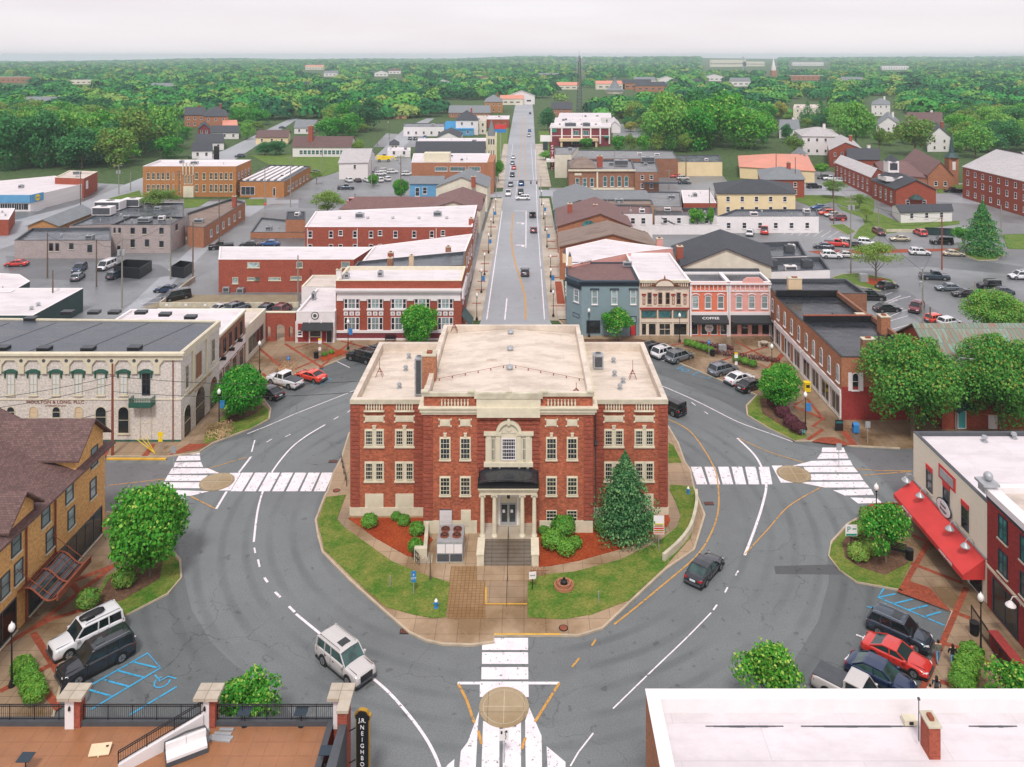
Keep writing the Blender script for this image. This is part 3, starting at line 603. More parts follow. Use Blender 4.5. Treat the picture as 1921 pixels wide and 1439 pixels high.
# ------------------------------------------------------------------ painted markings
def marks(name,m,polys=(),lines=(),z=.02,wd=.14):
 mb=MB()
 for i,p in enumerate(polys):mb.prism(gp(p),z,z+.0001*i+.0001);mb.f=mb.f[:-1]+[mb.f[-1]];
 for i,(p,w_)in enumerate(lines):
  v,f=strip([G(*q)for q in p],w_,z+.003+.0012*(i%6));mb.add(v,f)
 return struct(name,mb,m)
Wp=[]
for y0,y1,a,b in((1197,1220,904.3,990.6),(1224,1246,904,990.6),(1252,1275,903,991),(1279,1308,900,991.5)):Wp.append([(a,y1),(a+.3,y0),(b,y0),(b+.3,y1)])
z5=lambda pts:zz(840,1180,4.8025,pts)
Wp+=[z5([(283,740),(270,900),(250,1300),(100,1300),(118,1100),(180,1020)]),z5([(318,830),(465,885),(465,1400),(300,1400)]),z5([(498,885),(660,845),(660,1400),(494,1400)]),z5([(735,710),(845,965),(852,1400),(704,1400),(697,830)]),z5([(890,1058),(1060,1200),(1064,1400),(906,1400)]),z5([(-60,1300),(0,1225),(60,1175),(50,1400)])]
for i in range(7):xb=432.5+26*i;xt=453.7+25*i;Wp.append([(xb,922),(xt,887),(xt+21.5,887),(xb+21.5,922)])
for i in range(6):xt=1296+25.4*i;xb=1307+24.4*i;Wp.append([(xb,909),(xt,876),(xt+20,876),(xb+20,909)])
zl=lambda pts:zz(0,640,4,pts);zr=lambda pts:zz(1440,640,4,pts)
for p in([(1400,852),(1500,852),(1495,822),(1440,835)],[(1320,900),(1505,895),(1500,860),(1340,862)],[(1305,945),(1525,945),(1508,908),(1312,912)],[(1265,998),(1650,993),(1560,955),(1290,955)],[(1235,1050),(1510,1050),(1560,1008),(1260,1006)],[(1195,1105),(1500,1105),(1500,1061),(1230,1061)],[(1170,1158),(1430,1162),(1570,1128),(1190,1115)],[(1270,1188),(1385,1188),(1390,1178),(1280,1175)],[(1725,990),(1808,990),(1730,1122),(1640,1122),(1700,1060)]):Wp.append(zl(p))
for p in([(405,835),(410,800),(570,800),(585,835)],[(370,885),(400,842),(590,842),(610,882)],[(180,938),(330,900),(620,895),(640,935)],[(270,945),(290,985),(680,985),(645,943)],[(322,1000),(325,1045),(720,1045),(690,998)],[(230,1060),(430,1100),(765,1100),(725,1055),(300,1058)],[(490,1120),(580,1160),(800,1155),(775,1110)],[(620,1175),(680,1220),(860,1215),(820,1180)],[(30,935),(100,1063),(190,1063),(110,990),(110,935)]):Wp.append(zr(p))
Lw=[(smoothpx([(610,797),(572,820),(540,847),(505,895),(485,950),(476,1017)]),.2),([(477,1028),(479,1038)],.16),([(484,1050),(487,1064)],.18),([(496,1084),(502,1093)],.22),([(516,1111),(526,1121)],.22),([(542,1138),(553,1149)],.22),(smoothpx([(555,1152),(605,1193),(640,1222),(690,1265),(735,1305),(785,1365),(815,1415),(835,1470)]),.22),
   ([(464,814),(500,800),(555,776),(667,732)],.14),([(626,787),(635,782)],.14),([(652,774),(657,770)],.14),([(535,820),(545,815)],.14),([(500,830),(510,824)],.14),(zl([(1885,867),(1790,990)]),.25),(zl([(1700,1130),(1622,1260)]),.25),([(478,826),(472,848)],.16),
   (smoothpx([(1241,724),(1290,745),(1335,767),(1385,792),(1440,812),(1487,829)]),.14),([(1297,755),(1305,761)],.14),([(1321,772),(1328,777)],.14),(smoothpx([(1383,822),(1420,860),(1437,905),(1431,945),(1415,995),(1397,1042)]),.25),
   ([(1380,1080),(1385,1071)],.14),([(1360,1112),(1365,1102)],.14),([(1338,1145),(1345,1135)],.14),(smoothpx([(1334,1150),(1285,1200),(1220,1262),(1150,1330)]),.11),([(1113,1376),(1085,1412),(1070,1438)],.11),(z5([(88,490),(1005,490)]),.26),
   ([(675,680),(652,668)],.12),([(656,690),(619,672)],.12),([(695,675),(680,662)],.12),([(1240,668),(1252,680)],.12),([(1241,676),(1272,680)],.1),([(1303,1240),(1610,1192)],.01),([(1606,1191),(1622,1197)],.14),([(1585,1238),(1590,1233)],.12),([(243,1202),(255,1193)],.14),([(1715,1286),(1725,1292)],.14),
   ([(1300,640),(1340,650)],.01)]
Lw=[l for l in Lw if l[1]>.05]
marks('road_marking','paint_white',Wp,Lw)
Ly=[(smoothpx([(1254,787),(1297,812),(1337,872),(1347,910),(1347,960),(1332,1005),(1305,1045),(1247,1095),(1195,1138),(1152,1172)]),.16),([(1118,1200),(1110,1212)],.16),([(1087,1235),(1073,1252)],.16),(smoothpx([(1397,1040),(1440,994),(1480,950),(1541,914)]),.12),(smoothpx([(1385,822),(1440,847),(1510,869)]),.12),(zr([(670,962),(850,975),(1085,975)]),.12),(zr([(705,1010),(1085,978)]),.12),
   (z5([(95,500),(170,640),(240,850)]),.2),(z5([(275,920),(305,1040)]),.2),(z5([(1005,490),(785,840)]),.2),(z5([(700,980),(668,1085)]),.2),(zl([(1565,958),(1850,873)]),.12),(zl([(1430,1165),(1612,1257)]),.14),(zl([(805,1085),(1245,1035)]),.12),(zl([(1100,1080),(1190,1092)]),.12)]
# main street lines
sy=[(986,600),(985,560),(975,520),(968,500),(961,465),(960,440),(962,400)]
Ly+=[([(x,y)for x,y in smoothpx(sy)],.34),([(987,340),(985,270),(983,215)],.25),([(973,340),(977,270),(980,215)],.25)]
marks('road_marking','paint_yellow',(),Ly,z=.024)
marks('road_marking','paint_white',(),[([(913,600),(933,460),(942,395)],.22),([(947,600),(951,560)],.25),([(1021.5,600),(1015,505)],.2),([(1014,500),(1008,405),(1004,280)],.18),([(986.5,465),(987,397)],.25),([(964,396),(988,396)],.5),([(969,418.5),(981,418.5),(981,421)],.9),([(968,460),(981,460),(981,463)],.9),([(955,340),(962,270)],.14),([(1001,340),(996,270)],.14),([(967,372),(971,340)],.14)],z=.028)
# accessible bays (blue) and wheelchair symbols
z8=lambda pts:zz(1440,900,3.598,pts);z5a=lambda pts:zz(0,1000,3.2857,pts);z7a=lambda pts:zz(960,350,4,pts)
Lb=[(z8([(785,735),(745,795),(1195,985)]),.16)]+[(z8([(a,b),(c,d)]),.16)for a,b,c,d in((750,795,865,772),(850,838,980,808),(950,882,1080,850),(1060,925,1172,893))]
Lb+=[(z5a([(560,940),(910,742),(990,833),(560,1090)]),.15)]+[(z5a([(a,b),(c,d)]),.15)for a,b,c,d in((825,797,970,832),(730,850,890,893),(635,905,795,948),(540,965,690,1008))]+[(z5a([(1090,948),(800,1123)]),.15)]
Lb+=[(z7a([(1240,1370),(1410,1298)]),.14),(z7a([(1525,1335),(1355,1415),(1480,1438),(1640,1370)]),.14),(z7a([(1400,1395),(1500,1410)]),.12),(z7a([(1440,1375),(1540,1395)]),.12)]
Lb+=[([(1107-500,712),(585,722)],.12),([(598,700),(622,712),(600,722)],.12)]
def chair_mark(px,py,s=1.0,a=0):
 c=Vector(G(px,py));pts=[c+Matrix.Rotation(a,2)@Vector((.5*s*math.cos(t),.5*s*math.sin(t)))for t in[k*.6 for k in range(2,11)]]
 inv=lambda p:(XC+F*p.x/p.y,YC+F*H/p.y)
 return[([inv(p)for p in pts],.12),([inv(c+Matrix.Rotation(a,2)@Vector(q)*s)for q in((-.1,1),(-.05,.2),(.5,.2),(.8,-.4))],.12)]
Lb+=chair_mark(304,1280,1.1,.8)+chair_mark(1653,1143,1.1,1.2)+chair_mark(1285,695,1.0,.5)
marks('road_marking','paint_blue',(),Lb,z=.022)
# parking bay lines in the lots
Lp=[]
for k in range(5):x,y=1652+10*k,553+14.5*k;Lp.append(([(x-18-2*k,y+9),(x+22,y-6+2)],.14))
Lp+=[([(1672,565),(1708,556)],.14),([(1690,585),(1722,575)],.14),([(1650,603),(1690,585)],.14),([(1655,570),(1690,555)],.14)]
for k in range(7):Lp.append(([(1470+14*k,440+1.0*k),(1484+15*k,428+k)],.12))
for k in range(5):Lp.append(([(483+20*k,446-k),(497+21*k,437-k)],.12))
Lp+=[([(288,552),(312,549)],.14),([(275,560.5),(310,558)],.14),([(262,569.5),(302,567)],.14)]
marks('road_marking','paint_white',(),Lp,z=.02)
def disc(px,py,r,label,sgn=None):
 c=G(px,py);mb=MB();mb.cyl((c[0],c[1],.0),r,.07,48);mb.cyl((c[0],c[1],.0),r*.84,.074,48,mi=1);mb.cyl((c[0],c[1],.0),r*.825,.078,48)
 mb.box(c[0]-r*.8,c[0]+r*.8,c[1]-.015,c[1]+.015,.07,.081,1);mb.box(c[0]-.015,c[0]+.015,c[1]-r*.8,c[1]+r*.8,.07,.082,1)
 tag(mb.obj('traffic_island',['disc_tan','stone_old']),label,'traffic island')
disc(945.5,1327,1.8,'round tan stamped concrete island in the crosswalk nearest the camera');disc(407,904.5,1.85,'round tan stamped concrete island at the crosswalk left of the courthouse');disc(1489,890,1.85,'round tan stamped concrete island at the crosswalk right of the courthouse')
def drain(px,py,label,sq=True):
 c=G(px,py);mb=MB()
 if sq:mb.box(-.5,.5,-.3,.3,0,.03);[mb.box(-.42+.14*k,-.36+.14*k,-.22,.22,.03,.04,1)for k in range(7)]
 else:mb.cyl((0,0,0),.38,.035,20);mb.cyl((0,0,.035),.3,.006,20,mi=1)
 o=mb.obj('storm_drain' if sq else 'manhole_cover',['black_metal','rust'],None,(c[0],c[1],.01 if sq else.155));tag(o,label,'drain' if sq else 'manhole')
drain(762,1185,'dark storm drain grate at the lower left kerb of the courthouse');drain(625,866,'dark storm drain grate in the road beside the left courthouse wing');drain(1330,945,'square storm drain in the road by the right lawn');drain(1492,826,'black storm drain by the purple shrubs');drain(1608,836,'black storm drain at the corner by the blue mailbox')
drain(1057,1182,'round manhole cover in the sidewalk near the front crosswalk',False);drain(631,923,'round manhole cover at the left end of the courthouse plaza',False)
# ------------------------------------------------------------------ courthouse
YF,KF=78.6,78.6/F
YWg,KW=81.6,81.6/F
Xc=lambda px:(px-XC)*KF
Zc=lambda py:H-(py-YC)*KF
Xw=lambda px:(px-XC)*KW
Zw=lambda py:H-(py-YC)*KW
cx0,cx1=Xc(795),Xc(1112);wx0,wx1=Xw(658),Xw(1252)
def absorb(a,b):
 for ch in kids(b.o):
  ch.parent=a.o;ch.location=(ch.location.x+b.c[0]-a.c[0],ch.location.y+b.c[1]-a.c[1],ch.location.z)
 bpy.data.objects.remove(b.o)
C=Bld('courthouse','red brick courthouse with stone trim and columned portico in the middle of the square','courthouse',rect(cx0,cx1,YF,98.6),13.8,'brick_court','roof_court',.9,cope='roof_court',tpar=.45)
LW=Bld('wing','','',rect(wx0,cx0-.01,YWg,97.9),11.9,'brick_court','roof_court',.9,cope='roof_court',tpar=.5)
RW=Bld('wing','','',rect(cx1+.01,wx1,YWg,97.9),11.9,'brick_court','roof_court',.9,cope='roof_court',tpar=.5)
Cm=(cx0+cx1)/2
# shallow ridge roof over the middle block
mb=MB();a,b,y0,y1=cx0+.5-C.c[0],cx1-.5-C.c[0],YF+.5-C.c[1],98.1-C.c[1];mb.add([(a,y0,12.95),(0,y0,13.5),(b,y0,12.95),(a,y1,12.95),(0,y1,13.5),(b,y1,12.95)],[(0,1,4,3),(1,2,5,4)]);mb.obj('roof','roof_court',C.o)
def quoins(B,e,u0,u1,z0,z1,d=.07,step=.42):
 loc,rz=B.place(e,(u0+u1)/2,0);w_=abs(u1-u0)/2;m=MB();z=z0
 while z<z1-.1:m.box(-w_,w_,-d,-.003,z,min(z+step-.07,z1));z+=step
 return m.obj('quoin','brick_quoin',B.o,loc,rz)
Lc=cx1-cx0
uc=lambda px:Xc(px)-cx0
for a_,b_ in((795,812),(1095,1112)):quoins(C,0,uc(a_),uc(b_),1.0,Zc(778))
quoins(C,0,uc(895),uc(1012),6.2,Zc(778),.12)
for e in(1,3):quoins(C,e,.05,1.0,1,11.8);quoins(C,e,19,19.95,1,11.8)
for B,q in((LW,0),(RW,1)):
 Lw_=B.len(0)
 quoins(B,0,0 if q==0 else Lw_-.9,.9 if q==0 else Lw_,1.0,11.6);quoins(B,0,Lw_-1.4 if q==0 else.5,Lw_-.5 if q==0 else 1.4,1.0,11.6)
 e=3 if q==0 else 1
 quoins(B,e,.05,1,1,11.6);quoins(B,e,B.len(e)-1,B.len(e)-.05,1,11.6);B.band(e,0,B.len(e),0,.95,d=.12,m='stone',name='plinth')
 B.rowm(e,5,4.1,2.0,2.0,1.6,st='double',fm='stone');B.rowm(e,5,7.4,2.0,1.8,1.6,st='double',fm='stone')
 B.band(0,0,Lw_,0,.95,d=.12,m='stone',name='plinth');B.band(0,-.05,Lw_+.05,11.55,11.98,d=.2,m='stone_old',name='cornice')
C.band(0,0,uc(895),0,1.35,d=.14,m='stone',name='plinth');C.band(0,uc(1012),Lc,0,1.35,d=.14,m='stone',name='plinth')
# main cornice in three steps
for z0,z1,d in((Zc(776),Zc(771),.22),(Zc(771)+.003,Zc(764),.36),(Zc(764)+.003,Zc(761.5),.5)):
 C.band(0,-d,Lc+d,z0,z1,d=d,m='stone',name='cornice')
 for e in(1,3):C.band(e,.003,20,z0,z1,d=d-.004,m='stone',name='cornice')
C.band(0,uc(894),uc(1014),Zc(761),Zc(745.5),d=.3,m='stone',name='attic_panel');C.band(0,uc(890),uc(1018),Zc(745.3),13.98,d=.38,m='stone_old',name='coping')
C.band(0,uc(895),uc(1013),Zc(779),Zc(761.2),d=.56,m='stone',name='cornice');C.band(0,-.12,uc(894)-.05,13.6,13.93,d=.2,m='stone_old',name='coping');C.band(0,uc(1014)+.05,Lc+.12,13.6,13.93,d=.2,m='stone_old',name='coping')
for px in(797,884,1021,1108):C.band(0,uc(px-7),uc(px+7),13.94,14.1,d=.25,gap=.35,m='stone_old',name='coping_block')
# crest
m=MB();m.prism([(-.75,0),(.75,0),(.62,.28),(.35,.33),(.28,.55),(-.28,.55),(-.35,.33),(-.62,.28)],0,.25)
me=m;me.v=[(x,-z,y)for x,y,z in me.v];loc,rz=C.place(0,uc(955),Zc(743));me.obj('crest','stone_old',C.o,(loc[0],loc[1]-.1,loc[2]),rz)
bal=[(.05,0),(.09,.04),(.05,.1),(.1,.3),(.085,.42),(.045,.58),(.08,.66),(.08,.72)]
def balus(B,u0,u1,z,n,h=.72):
 m=MB();w_=(u1-u0)/2
 for i in range(n):m.lathe([(r,q*h/.72)for r,q in bal],8,(-w_+2*w_*(i+.5)/n,-.12,0))
 m.box(-w_-.1,w_+.1,-.28,-.003,-.14,0);loc,rz=B.place(0,(u0+u1)/2,z);m.obj('balustrade','stone',B.o,loc,rz,smooth=True)
balus(C,uc(826),uc(881),Zc(761),9,.66);balus(C,uc(1025),uc(1082),Zc(761),9,.66)
uw=lambda B,px:Xw(px)-B.p[0][0]
for B,prs in((LW,((685,719.5),(742,776))),(RW,((1134,1169),(1191,1226)))):
 for a_,b_ in prs:
  balus(B,uw(B,a_),uw(B,b_),Zw(769),7,.7)
  u0,u1=uw(B,a_),uw(B,b_);um=(u0+u1)/2;wd=u1-u0+.1
  B.band(0,u0,u1,Zw(791),Zw(779.5),d=.06,name='stone_panel');B.band(0,u0+.12,u1-.12,Zw(789),Zw(781),d=.09,name='stone_panel')
  for uu in(u0-.06,u1+.06):
   for zq in(Zw(791),Zw(779.5)):B.band(0,uu-.08,uu+.08,zq-.08,zq+.08,d=.1,name='stone_block')
  for zb,zt in((Zw(836),Zw(804.5)),(Zw(901),Zw(865.5))):
   h_=zt-zb;w1=wd*.36
   B.band(0,u0-.05,u1+.05,zb-.03,zt,d=.05,name='window_surround')
   for s_ in(-1,1):B.w(0,um+s_*wd*.265,zb+.12,w1,h_-.24,'sash6','stone','glass',False,'window').location.y-=.055
   B.band(0,u0-.12,u1+.12,zb-.2,zb-.035,d=.16,name='sill')
  B.band(0,um-.16,um+.16,Zw(804)+.0,Zw(798),d=.12,name='keystone');B.band(0,um-.22,um+.22,Zw(799),Zw(797.5),d=.16,name='keystone')
  B.band(0,u0,u1,Zw(954),Zw(926),d=.07,name='stone_panel',m='stone');B.band(0,u0+.25,um-.06,Zw(951),Zw(929),d=.09,name='stone_panel');B.band(0,um+.06,u1-.25,Zw(951),Zw(929),d=.09,name='stone_panel')
for px in(835,873,1034.5,1073.5):
 u=uc(px)
 C.band(0,u-.5,u+.5,Zc(799),Zc(786.5),d=.06,name='stone_panel');C.band(0,u-.38,u+.38,Zc(797),Zc(789),d=.085,name='stone_panel')
 for s_ in(-1,1):
  for zq in(Zc(799),Zc(786.5)):C.band(0,u+s_*.58-.07,u+s_*.58+.07,zq-.07,zq+.07,d=.1,name='stone_block')
 for zb,zt in((Zc(861.5),Zc(819.5)),(Zc(928.5),Zc(893))):
  C.band(0,u-.54,u+.54,zb,zt,d=.05,name='window_surround');C.w(0,u,zb+.06,.94,zt-zb-.16,'sash6','stone','glass',False).location.y-=.055
  C.band(0,u-.6,u+.6,zb-.14,zb-.003,d=.16,name='sill')
 C.band(0,u-.13,u+.13,Zc(819),Zc(813),d=.12,name='keystone');C.band(0,u-.17,u+.17,Zc(813),Zc(811.5),d=.15,name='keystone')
for px in(1034.5,1073):C.w(0,uc(px),Zc(984),1.02,Zc(957)-Zc(984),'sash6','stone','glass')
C.band(0,uc(865),uc(883.5),Zc(986),Zc(956),d=.16,name='stone_panel');C.band(0,uc(867.5),uc(881),Zc(984),Zc(958.5),d=.19,name='stone_panel')
m=MB();[m.box(-.6,.6,-.2,-.14,.12*k,.12*k+.08)for k in range(13)];m.box(-.62,.62,-.15,-.003,0,1.56,1);l_,r_=C.place(0,uc(836.5),Zc(985));m.obj('louvre',['white_paint','dark_grey'],C.o,l_,r_)
# palladian window
u=uc(954.5);ub=lambda a_,b_,y0,y1,d,n='window_surround':C.band(0,uc(a_),uc(b_),Zc(y1),Zc(y0),d=d,m='stone',name=n)
ub(911,998,811,868,.15);ub(908,1000,865,872.5,.4,'sill');ub(908,940,808,814,.4,'cornice');ub(969,1001,808,814,.4,'cornice')
for a_ in(913,930,968.5,986):ub(a_,a_+8.5,814.2,864.8,.3,'pilaster')
C.w(0,u,Zc(861),Xc(968)-Xc(941),Zc(820)-Zc(861),'pall','white_paint','glass',False).location.y-=.2
for a_ in(925.5,983.5):C.w(0,uc(a_),Zc(861),.28,Zc(820)-Zc(861),'double','stone','glass',False).location.y-=.2
m=MB();n_=20;ro,ri=1.27,.98;zb=0
for(r0,r1,d0,d1)in((0,ri,-.003,-.2),(ri,ro,-.003,-.42),(ri*.82,ri*.88,-.2,-.26)):
 P=[];
 for k in range(n_+1):
  a_=math.pi*k/n_;c_,s_=math.cos(a_),math.sin(a_)
  P+=[(r0*c_,d1,r0*s_),(r1*c_,d1,r1*s_),(r1*c_,d0,r1*s_),(r0*c_,d0,r0*s_)]
 m.add(P,[f for k in range(n_)for f in((4*k,4*k+1,4*k+5,4*k+4),(4*k+1,4*k+2,4*k+6,4*k+5),(4*k+3,4*k,4*k+4,4*k+7))])
m.box(-.14,.14,-.5,-.1,ri-.1,ro+.22);m.cyl((0,-.24,.42),.3,.05,16,axis='y');m.cyl((0,-.29,.42),.2,.05,16,axis='y')
l_,r_=C.place(0,u,Zc(811));m.obj('arch','stone',C.o,l_,r_)
for px in(920.5,937.5,974,990):C.band(0,uc(px)-.1,uc(px)+.1,Zc(876),Zc(872.6),d=.3,name='bracket')
# portico
PZ=1.1;yp=76.1;cyp=C.c[1];cxp=C.c[0]
def po(mb_,name,m_,smooth=False):return mb_.obj(name,m_,C.o,(-cxp,-cyp,0),smooth=smooth)
x0,x1=(901-XC)*yp/F,(1006-XC)*yp/F;xm=(x0+x1)/2;hw=(x1-x0)/2
po(MB().box(x0,x1,yp-.1,YF-.01,.1,PZ),'porch_floor','concrete_light')
ct=5.2
cols=[xm-hw*.93,xm-hw*.5,xm+hw*.5,xm+hw*.93]
for cx_ in cols:
 m=MB();m.lathe([(.3,0),(.3,.1),(.25,.16),(.25,.2),(.21,.28),(.215,1.2),(.175,ct-PZ-.3),(.2,ct-PZ-.26),(.2,ct-PZ-.2),(.27,ct-PZ-.14)],20,(0,0,0));m.box(-.29,.29,-.29,.29,ct-PZ-.13,ct-PZ)
 for s_ in(-1,1):m.cyl((s_*.23,-.24,ct-PZ-.2),.1,.48,10,axis='y')
 m.obj('column','stone',C.o,(cx_-cxp,yp+.35-cyp,PZ),smooth=False)
po(MB().box(x0-.05,x1+.05,yp+.02,YF-.01,ct,ct+.35).box(x0-.15,x1+.15,yp-.08,YF-.013,ct+.355,ct+.62).box(x0-.22,x1+.22,yp-.28,YF-.016,ct+.625,ct+.8),'entablature','stone')
zd=ct+.81
po(MB().box(x0-.25,x1+.25,yp-.33,YF-.02,zd,zd+.22),'balcony_edge','black_metal')
m=MB();n_=12
rail=[]
for k in range(n_+1):
 t=k/n_;xx=x0-.18+(x1-x0+.36)*t;hz=.32+.28*min(1,3.2*min(t,1-t))**.6;rail.append((xx,yp-.25,zd+.22+hz))
m.tube(rail,.05,6);[m.bar((x0-.18+(x1-x0+.36)*k/40,yp-.25,zd+.2),(x0-.18+(x1-x0+.36)*k/40,yp-.25,zd+.22+.30+.27*min(1,3.2*min(k/40,1-k/40))**.6),.035,.035)for k in range(41)]
for s_ in(x0-.18,x1+.18):m.bar((s_,yp-.25,zd+.52),(s_,YF-.1,zd+.52),.05,.05);m.bar((s_,yp-.25,zd+.2),(s_,yp-.25,zd+1.0),.07,.08);[m.bar((s_,yp-.25+.25*k,zd+.2),(s_,yp-.25+.25*k,zd+.52),.03,.03)for k in range(10)]
po(m,'balcony_railing','black_metal')
m=MB();P=[]
for k in range(n_+1):
 t=k/n_;xx=x0-.12+(x1-x0+.24)*t;hz=.08+.3*math.sin(math.pi*t)**.5;P+=[(xx,yp-.1,zd+.2+hz*.9),(xx,YF-.02,zd+.25+hz*1.05)]
m.add(P,[(2*k,2*k+2,2*k+3,2*k+1)for k in range(n_)]);po(m,'balcony_roof','roof_black')
# door bay
dz=PZ
po(MB().box(Xc(930),Xc(978),YF-.25,YF-.004,dz,ct-.05),'door_surround','stone');po(MB().box(Xc(933),Xc(975),YF-.33,YF-.255,dz+2.75,dz+3.0).box(Xc(935),Xc(938.5),YF-.33,YF-.255,dz,dz+2.74).box(Xc(969.5),Xc(973),YF-.33,YF-.255,dz,dz+2.74),'door_surround','white_paint')
for s_ in(0,1):
 a_=Xc(939)+s_*(Xc(969)-Xc(939))/2;wd=(Xc(969)-Xc(939))/2-.02
 d_=MB().box(0,wd,0,.06,0,2.1).obj('door','grey_metal',C.o,(a_-cxp,YF-.33-cyp,dz));MB().box(.1,wd-.1,-.01,0,.3,1.98).obj('pane','glass',d_)
 MB().box(wd-.12 if s_==0 else.05,wd-.07 if s_==0 else.1,-.06,-.01,.8,1.3).obj('handle','chrome',d_);MB().box(.2,.45,-.015,-.011,1.2,1.5).obj('notice','sign_white',d_)
po(MB().lathe([(.02,0),(.14,.08),(.16,.3),(.12,.5),(.04,.6)],10,(xm,yp+.9,ct-.85)),'lantern','black_metal')
po(MB().cyl((Xc(996),YF-.18,4.2),.2,.1,14,axis='y'),'plaque','gold')
# steps and side walls
m=MB();nst=7;yb=73.5;sx0,sx1=(909-XC)*74.6/F,(997-XC)*74.6/F
for k in range(nst):m.box(sx0,sx1,yb+(yp-.1-yb)*k/nst,yp-.102,.12+(PZ-.12)*k/nst,.12+(PZ-.12)*(k+1)/nst-(.003 if k==nst-1 else 0))
po(m,'steps','concrete_step')
for a_,b_ in((sx0-.65,sx0-.003),(sx1+.003,sx1+.65)):po(MB().box(a_,b_,yb-.1,yp-.1,0,1.15).box(a_-.05,b_+.05*(a_>0),yb-.15,yp-.1,1.153,1.25),'step_wall','stone')
m=MB();m.tube([(xm,yb-.5,.3),(xm,yb-.5,1.15),(xm,yp+.1,2.1),(xm,yp+.1,1.1)],.03,6);m.bar((xm,yb+1.2,.6),(xm,yb+1.2,1.65),.04,.04);po(m,'handrail','black_metal')
absorb(C,LW);absorb(C,RW)
# chimney, ducts and vents on the roofs
C.chimney(-9.95,84.3,1.4,1.5,10.9,4.7,'brick_orange');C.ac(-11.15,85.0,11.0,.8,1.1,4.0,'grey_metal')
for px,py in((958,628),(957,659),(956,695)):X,Y=G(px,py,13.4);C.vent(X,Y,13.4,0,.42)
for px,py in((767,672),(761,695),(749,728),(1151,680),(1153,705),(1163,730),(1169,718),(781,690)):X,Y=G(px,py,11.0);C.vent(X,Y,11.0,0,.28)
X,Y=G(1122,690,11);C.ac(X,Y,11,1.15,1.2,1.6)
X,Y=G(922,675,13.3);MB().box(-.5,.5,-.4,.4,0,.25).obj('roof_hatch','roof_court',C.o,(X-cxp,Y-cyp,13.25))
def aframe(px,py,z,h=1.3):
 X,Y=G(px,py,z);m=MB();[m.bar((s_*.4,q*.3,0),(0,q*.1,h*.75),.05,.05)for s_ in(-1,1)for q in(-1,1)];m.bar((0,0,h*.6),(0,0,h*1.6),.05,.05);m.bar((-.3,.2,h*.35),(.3,.2,h*.35),.05,.05);m.obj('antenna_stand','rust',C.o,(X-cxp,Y-cyp,z))
aframe(852,622,13.3);aframe(712,706,11.0);aframe(1187,710,11.0);aframe(1081,738,12.95,.7)
m=MB();n_=10;pts=[(cx0+.3-cxp,83.6-cyp,13.15),(0,86.2-cyp,13.75),(cx1-.3-cxp,83.6-cyp,13.15)]
m.tube(pts,.022,5)
for q in range(2):
 for k in range(6):p=Vector(pts[q]).lerp(Vector(pts[q+1]),(k+.5)/6);m.box(p.x-.05,p.x+.05,p.y-.05,p.y+.05,p.z-.25,p.z)
m.obj('lightning_cable','rust',C.o)
m=MB();m.tube([(0,-.08,0),(0,-.08,10.6)],.06,6);m.box(-.15,.15,-.25,-.05,6.9,7.3);m.obj('downpipe','dark_grey',C.o,(cx1+.55-cxp,YWg-cyp,.5))
# air-conditioning plant in front
c0=G(819,1060);c1=G(868,1060)
t=thing('cooling_unit','large grey rooftop style cooling unit with four fans beside the courthouse steps','cooling unit',((c0[0]+c1[0])/2,c0[1]+1.4,.15));w_=(c1[0]-c0[0])/2
MB().box(-w_,w_,-1.4,1.4,.12,1.95).obj('casing','grey_metal',t);MB().box(-w_-.08,w_+.08,-1.48,1.48,0,.12).obj('base','concrete_light',t)
for a_ in(-.5,.5):
 for b_ in(-.4,.55):m=MB();m.cyl((a_*w_*.95,b_,1.95),.42,.14,20);m.cyl((a_*w_*.95,b_,2.09),.36,.01,20,mi=1);[m.bar((a_*w_*.95+.33*math.cos(k),b_+.33*math.sin(k),2.11),(a_*w_*.95-.33*math.cos(k),b_-.33*math.sin(k),2.11),.05,.01,2)for k in(0,1.05,2.1)];m.obj('fan',['rust','black_metal','rust'],t)
m=MB();[m.box(x_,x_+w_*.6,-1.43,-1.4,.95,1.75)for x_ in(-w_*.95,-w_*.3,w_*.35)];m.obj('panel','white_paint',t);m=MB();[m.box(x_,x_+w_*.9,-1.43,-1.4,.2,.85)for x_ in(-w_*.95,w_*.05)];m.obj('grille','dark_grey',t)
# small retaining wall + steps left of the unit
m=MB();a_,b_=G(803,985),G(795,1056);m.prism([(a_[0]-.15,a_[1]),(a_[0]+.15,a_[1]),(b_[0]+.3,b_[1]),(b_[0]-.9,b_[1]),(b_[0]-.9,b_[1]+.5),(b_[0]-.1,b_[1]+.5)],0,1.3);tag(m.obj('garden_wall','stone_old'),'short concrete wall between the mulch bed and the cooling unit','wall')
m=MB();a_=G(782,1060);[m.box(a_[0]+.35*k,a_[0]+.35*(k+1),a_[1],a_[1]+1.3,0,.75-.17*k)for k in range(4)];tag(m.obj('garden_steps','concrete_light'),'four small concrete steps at the end of the left courthouse path','steps')
# ------------------------------------------------------------------ buildings round the square
X0=-41.5
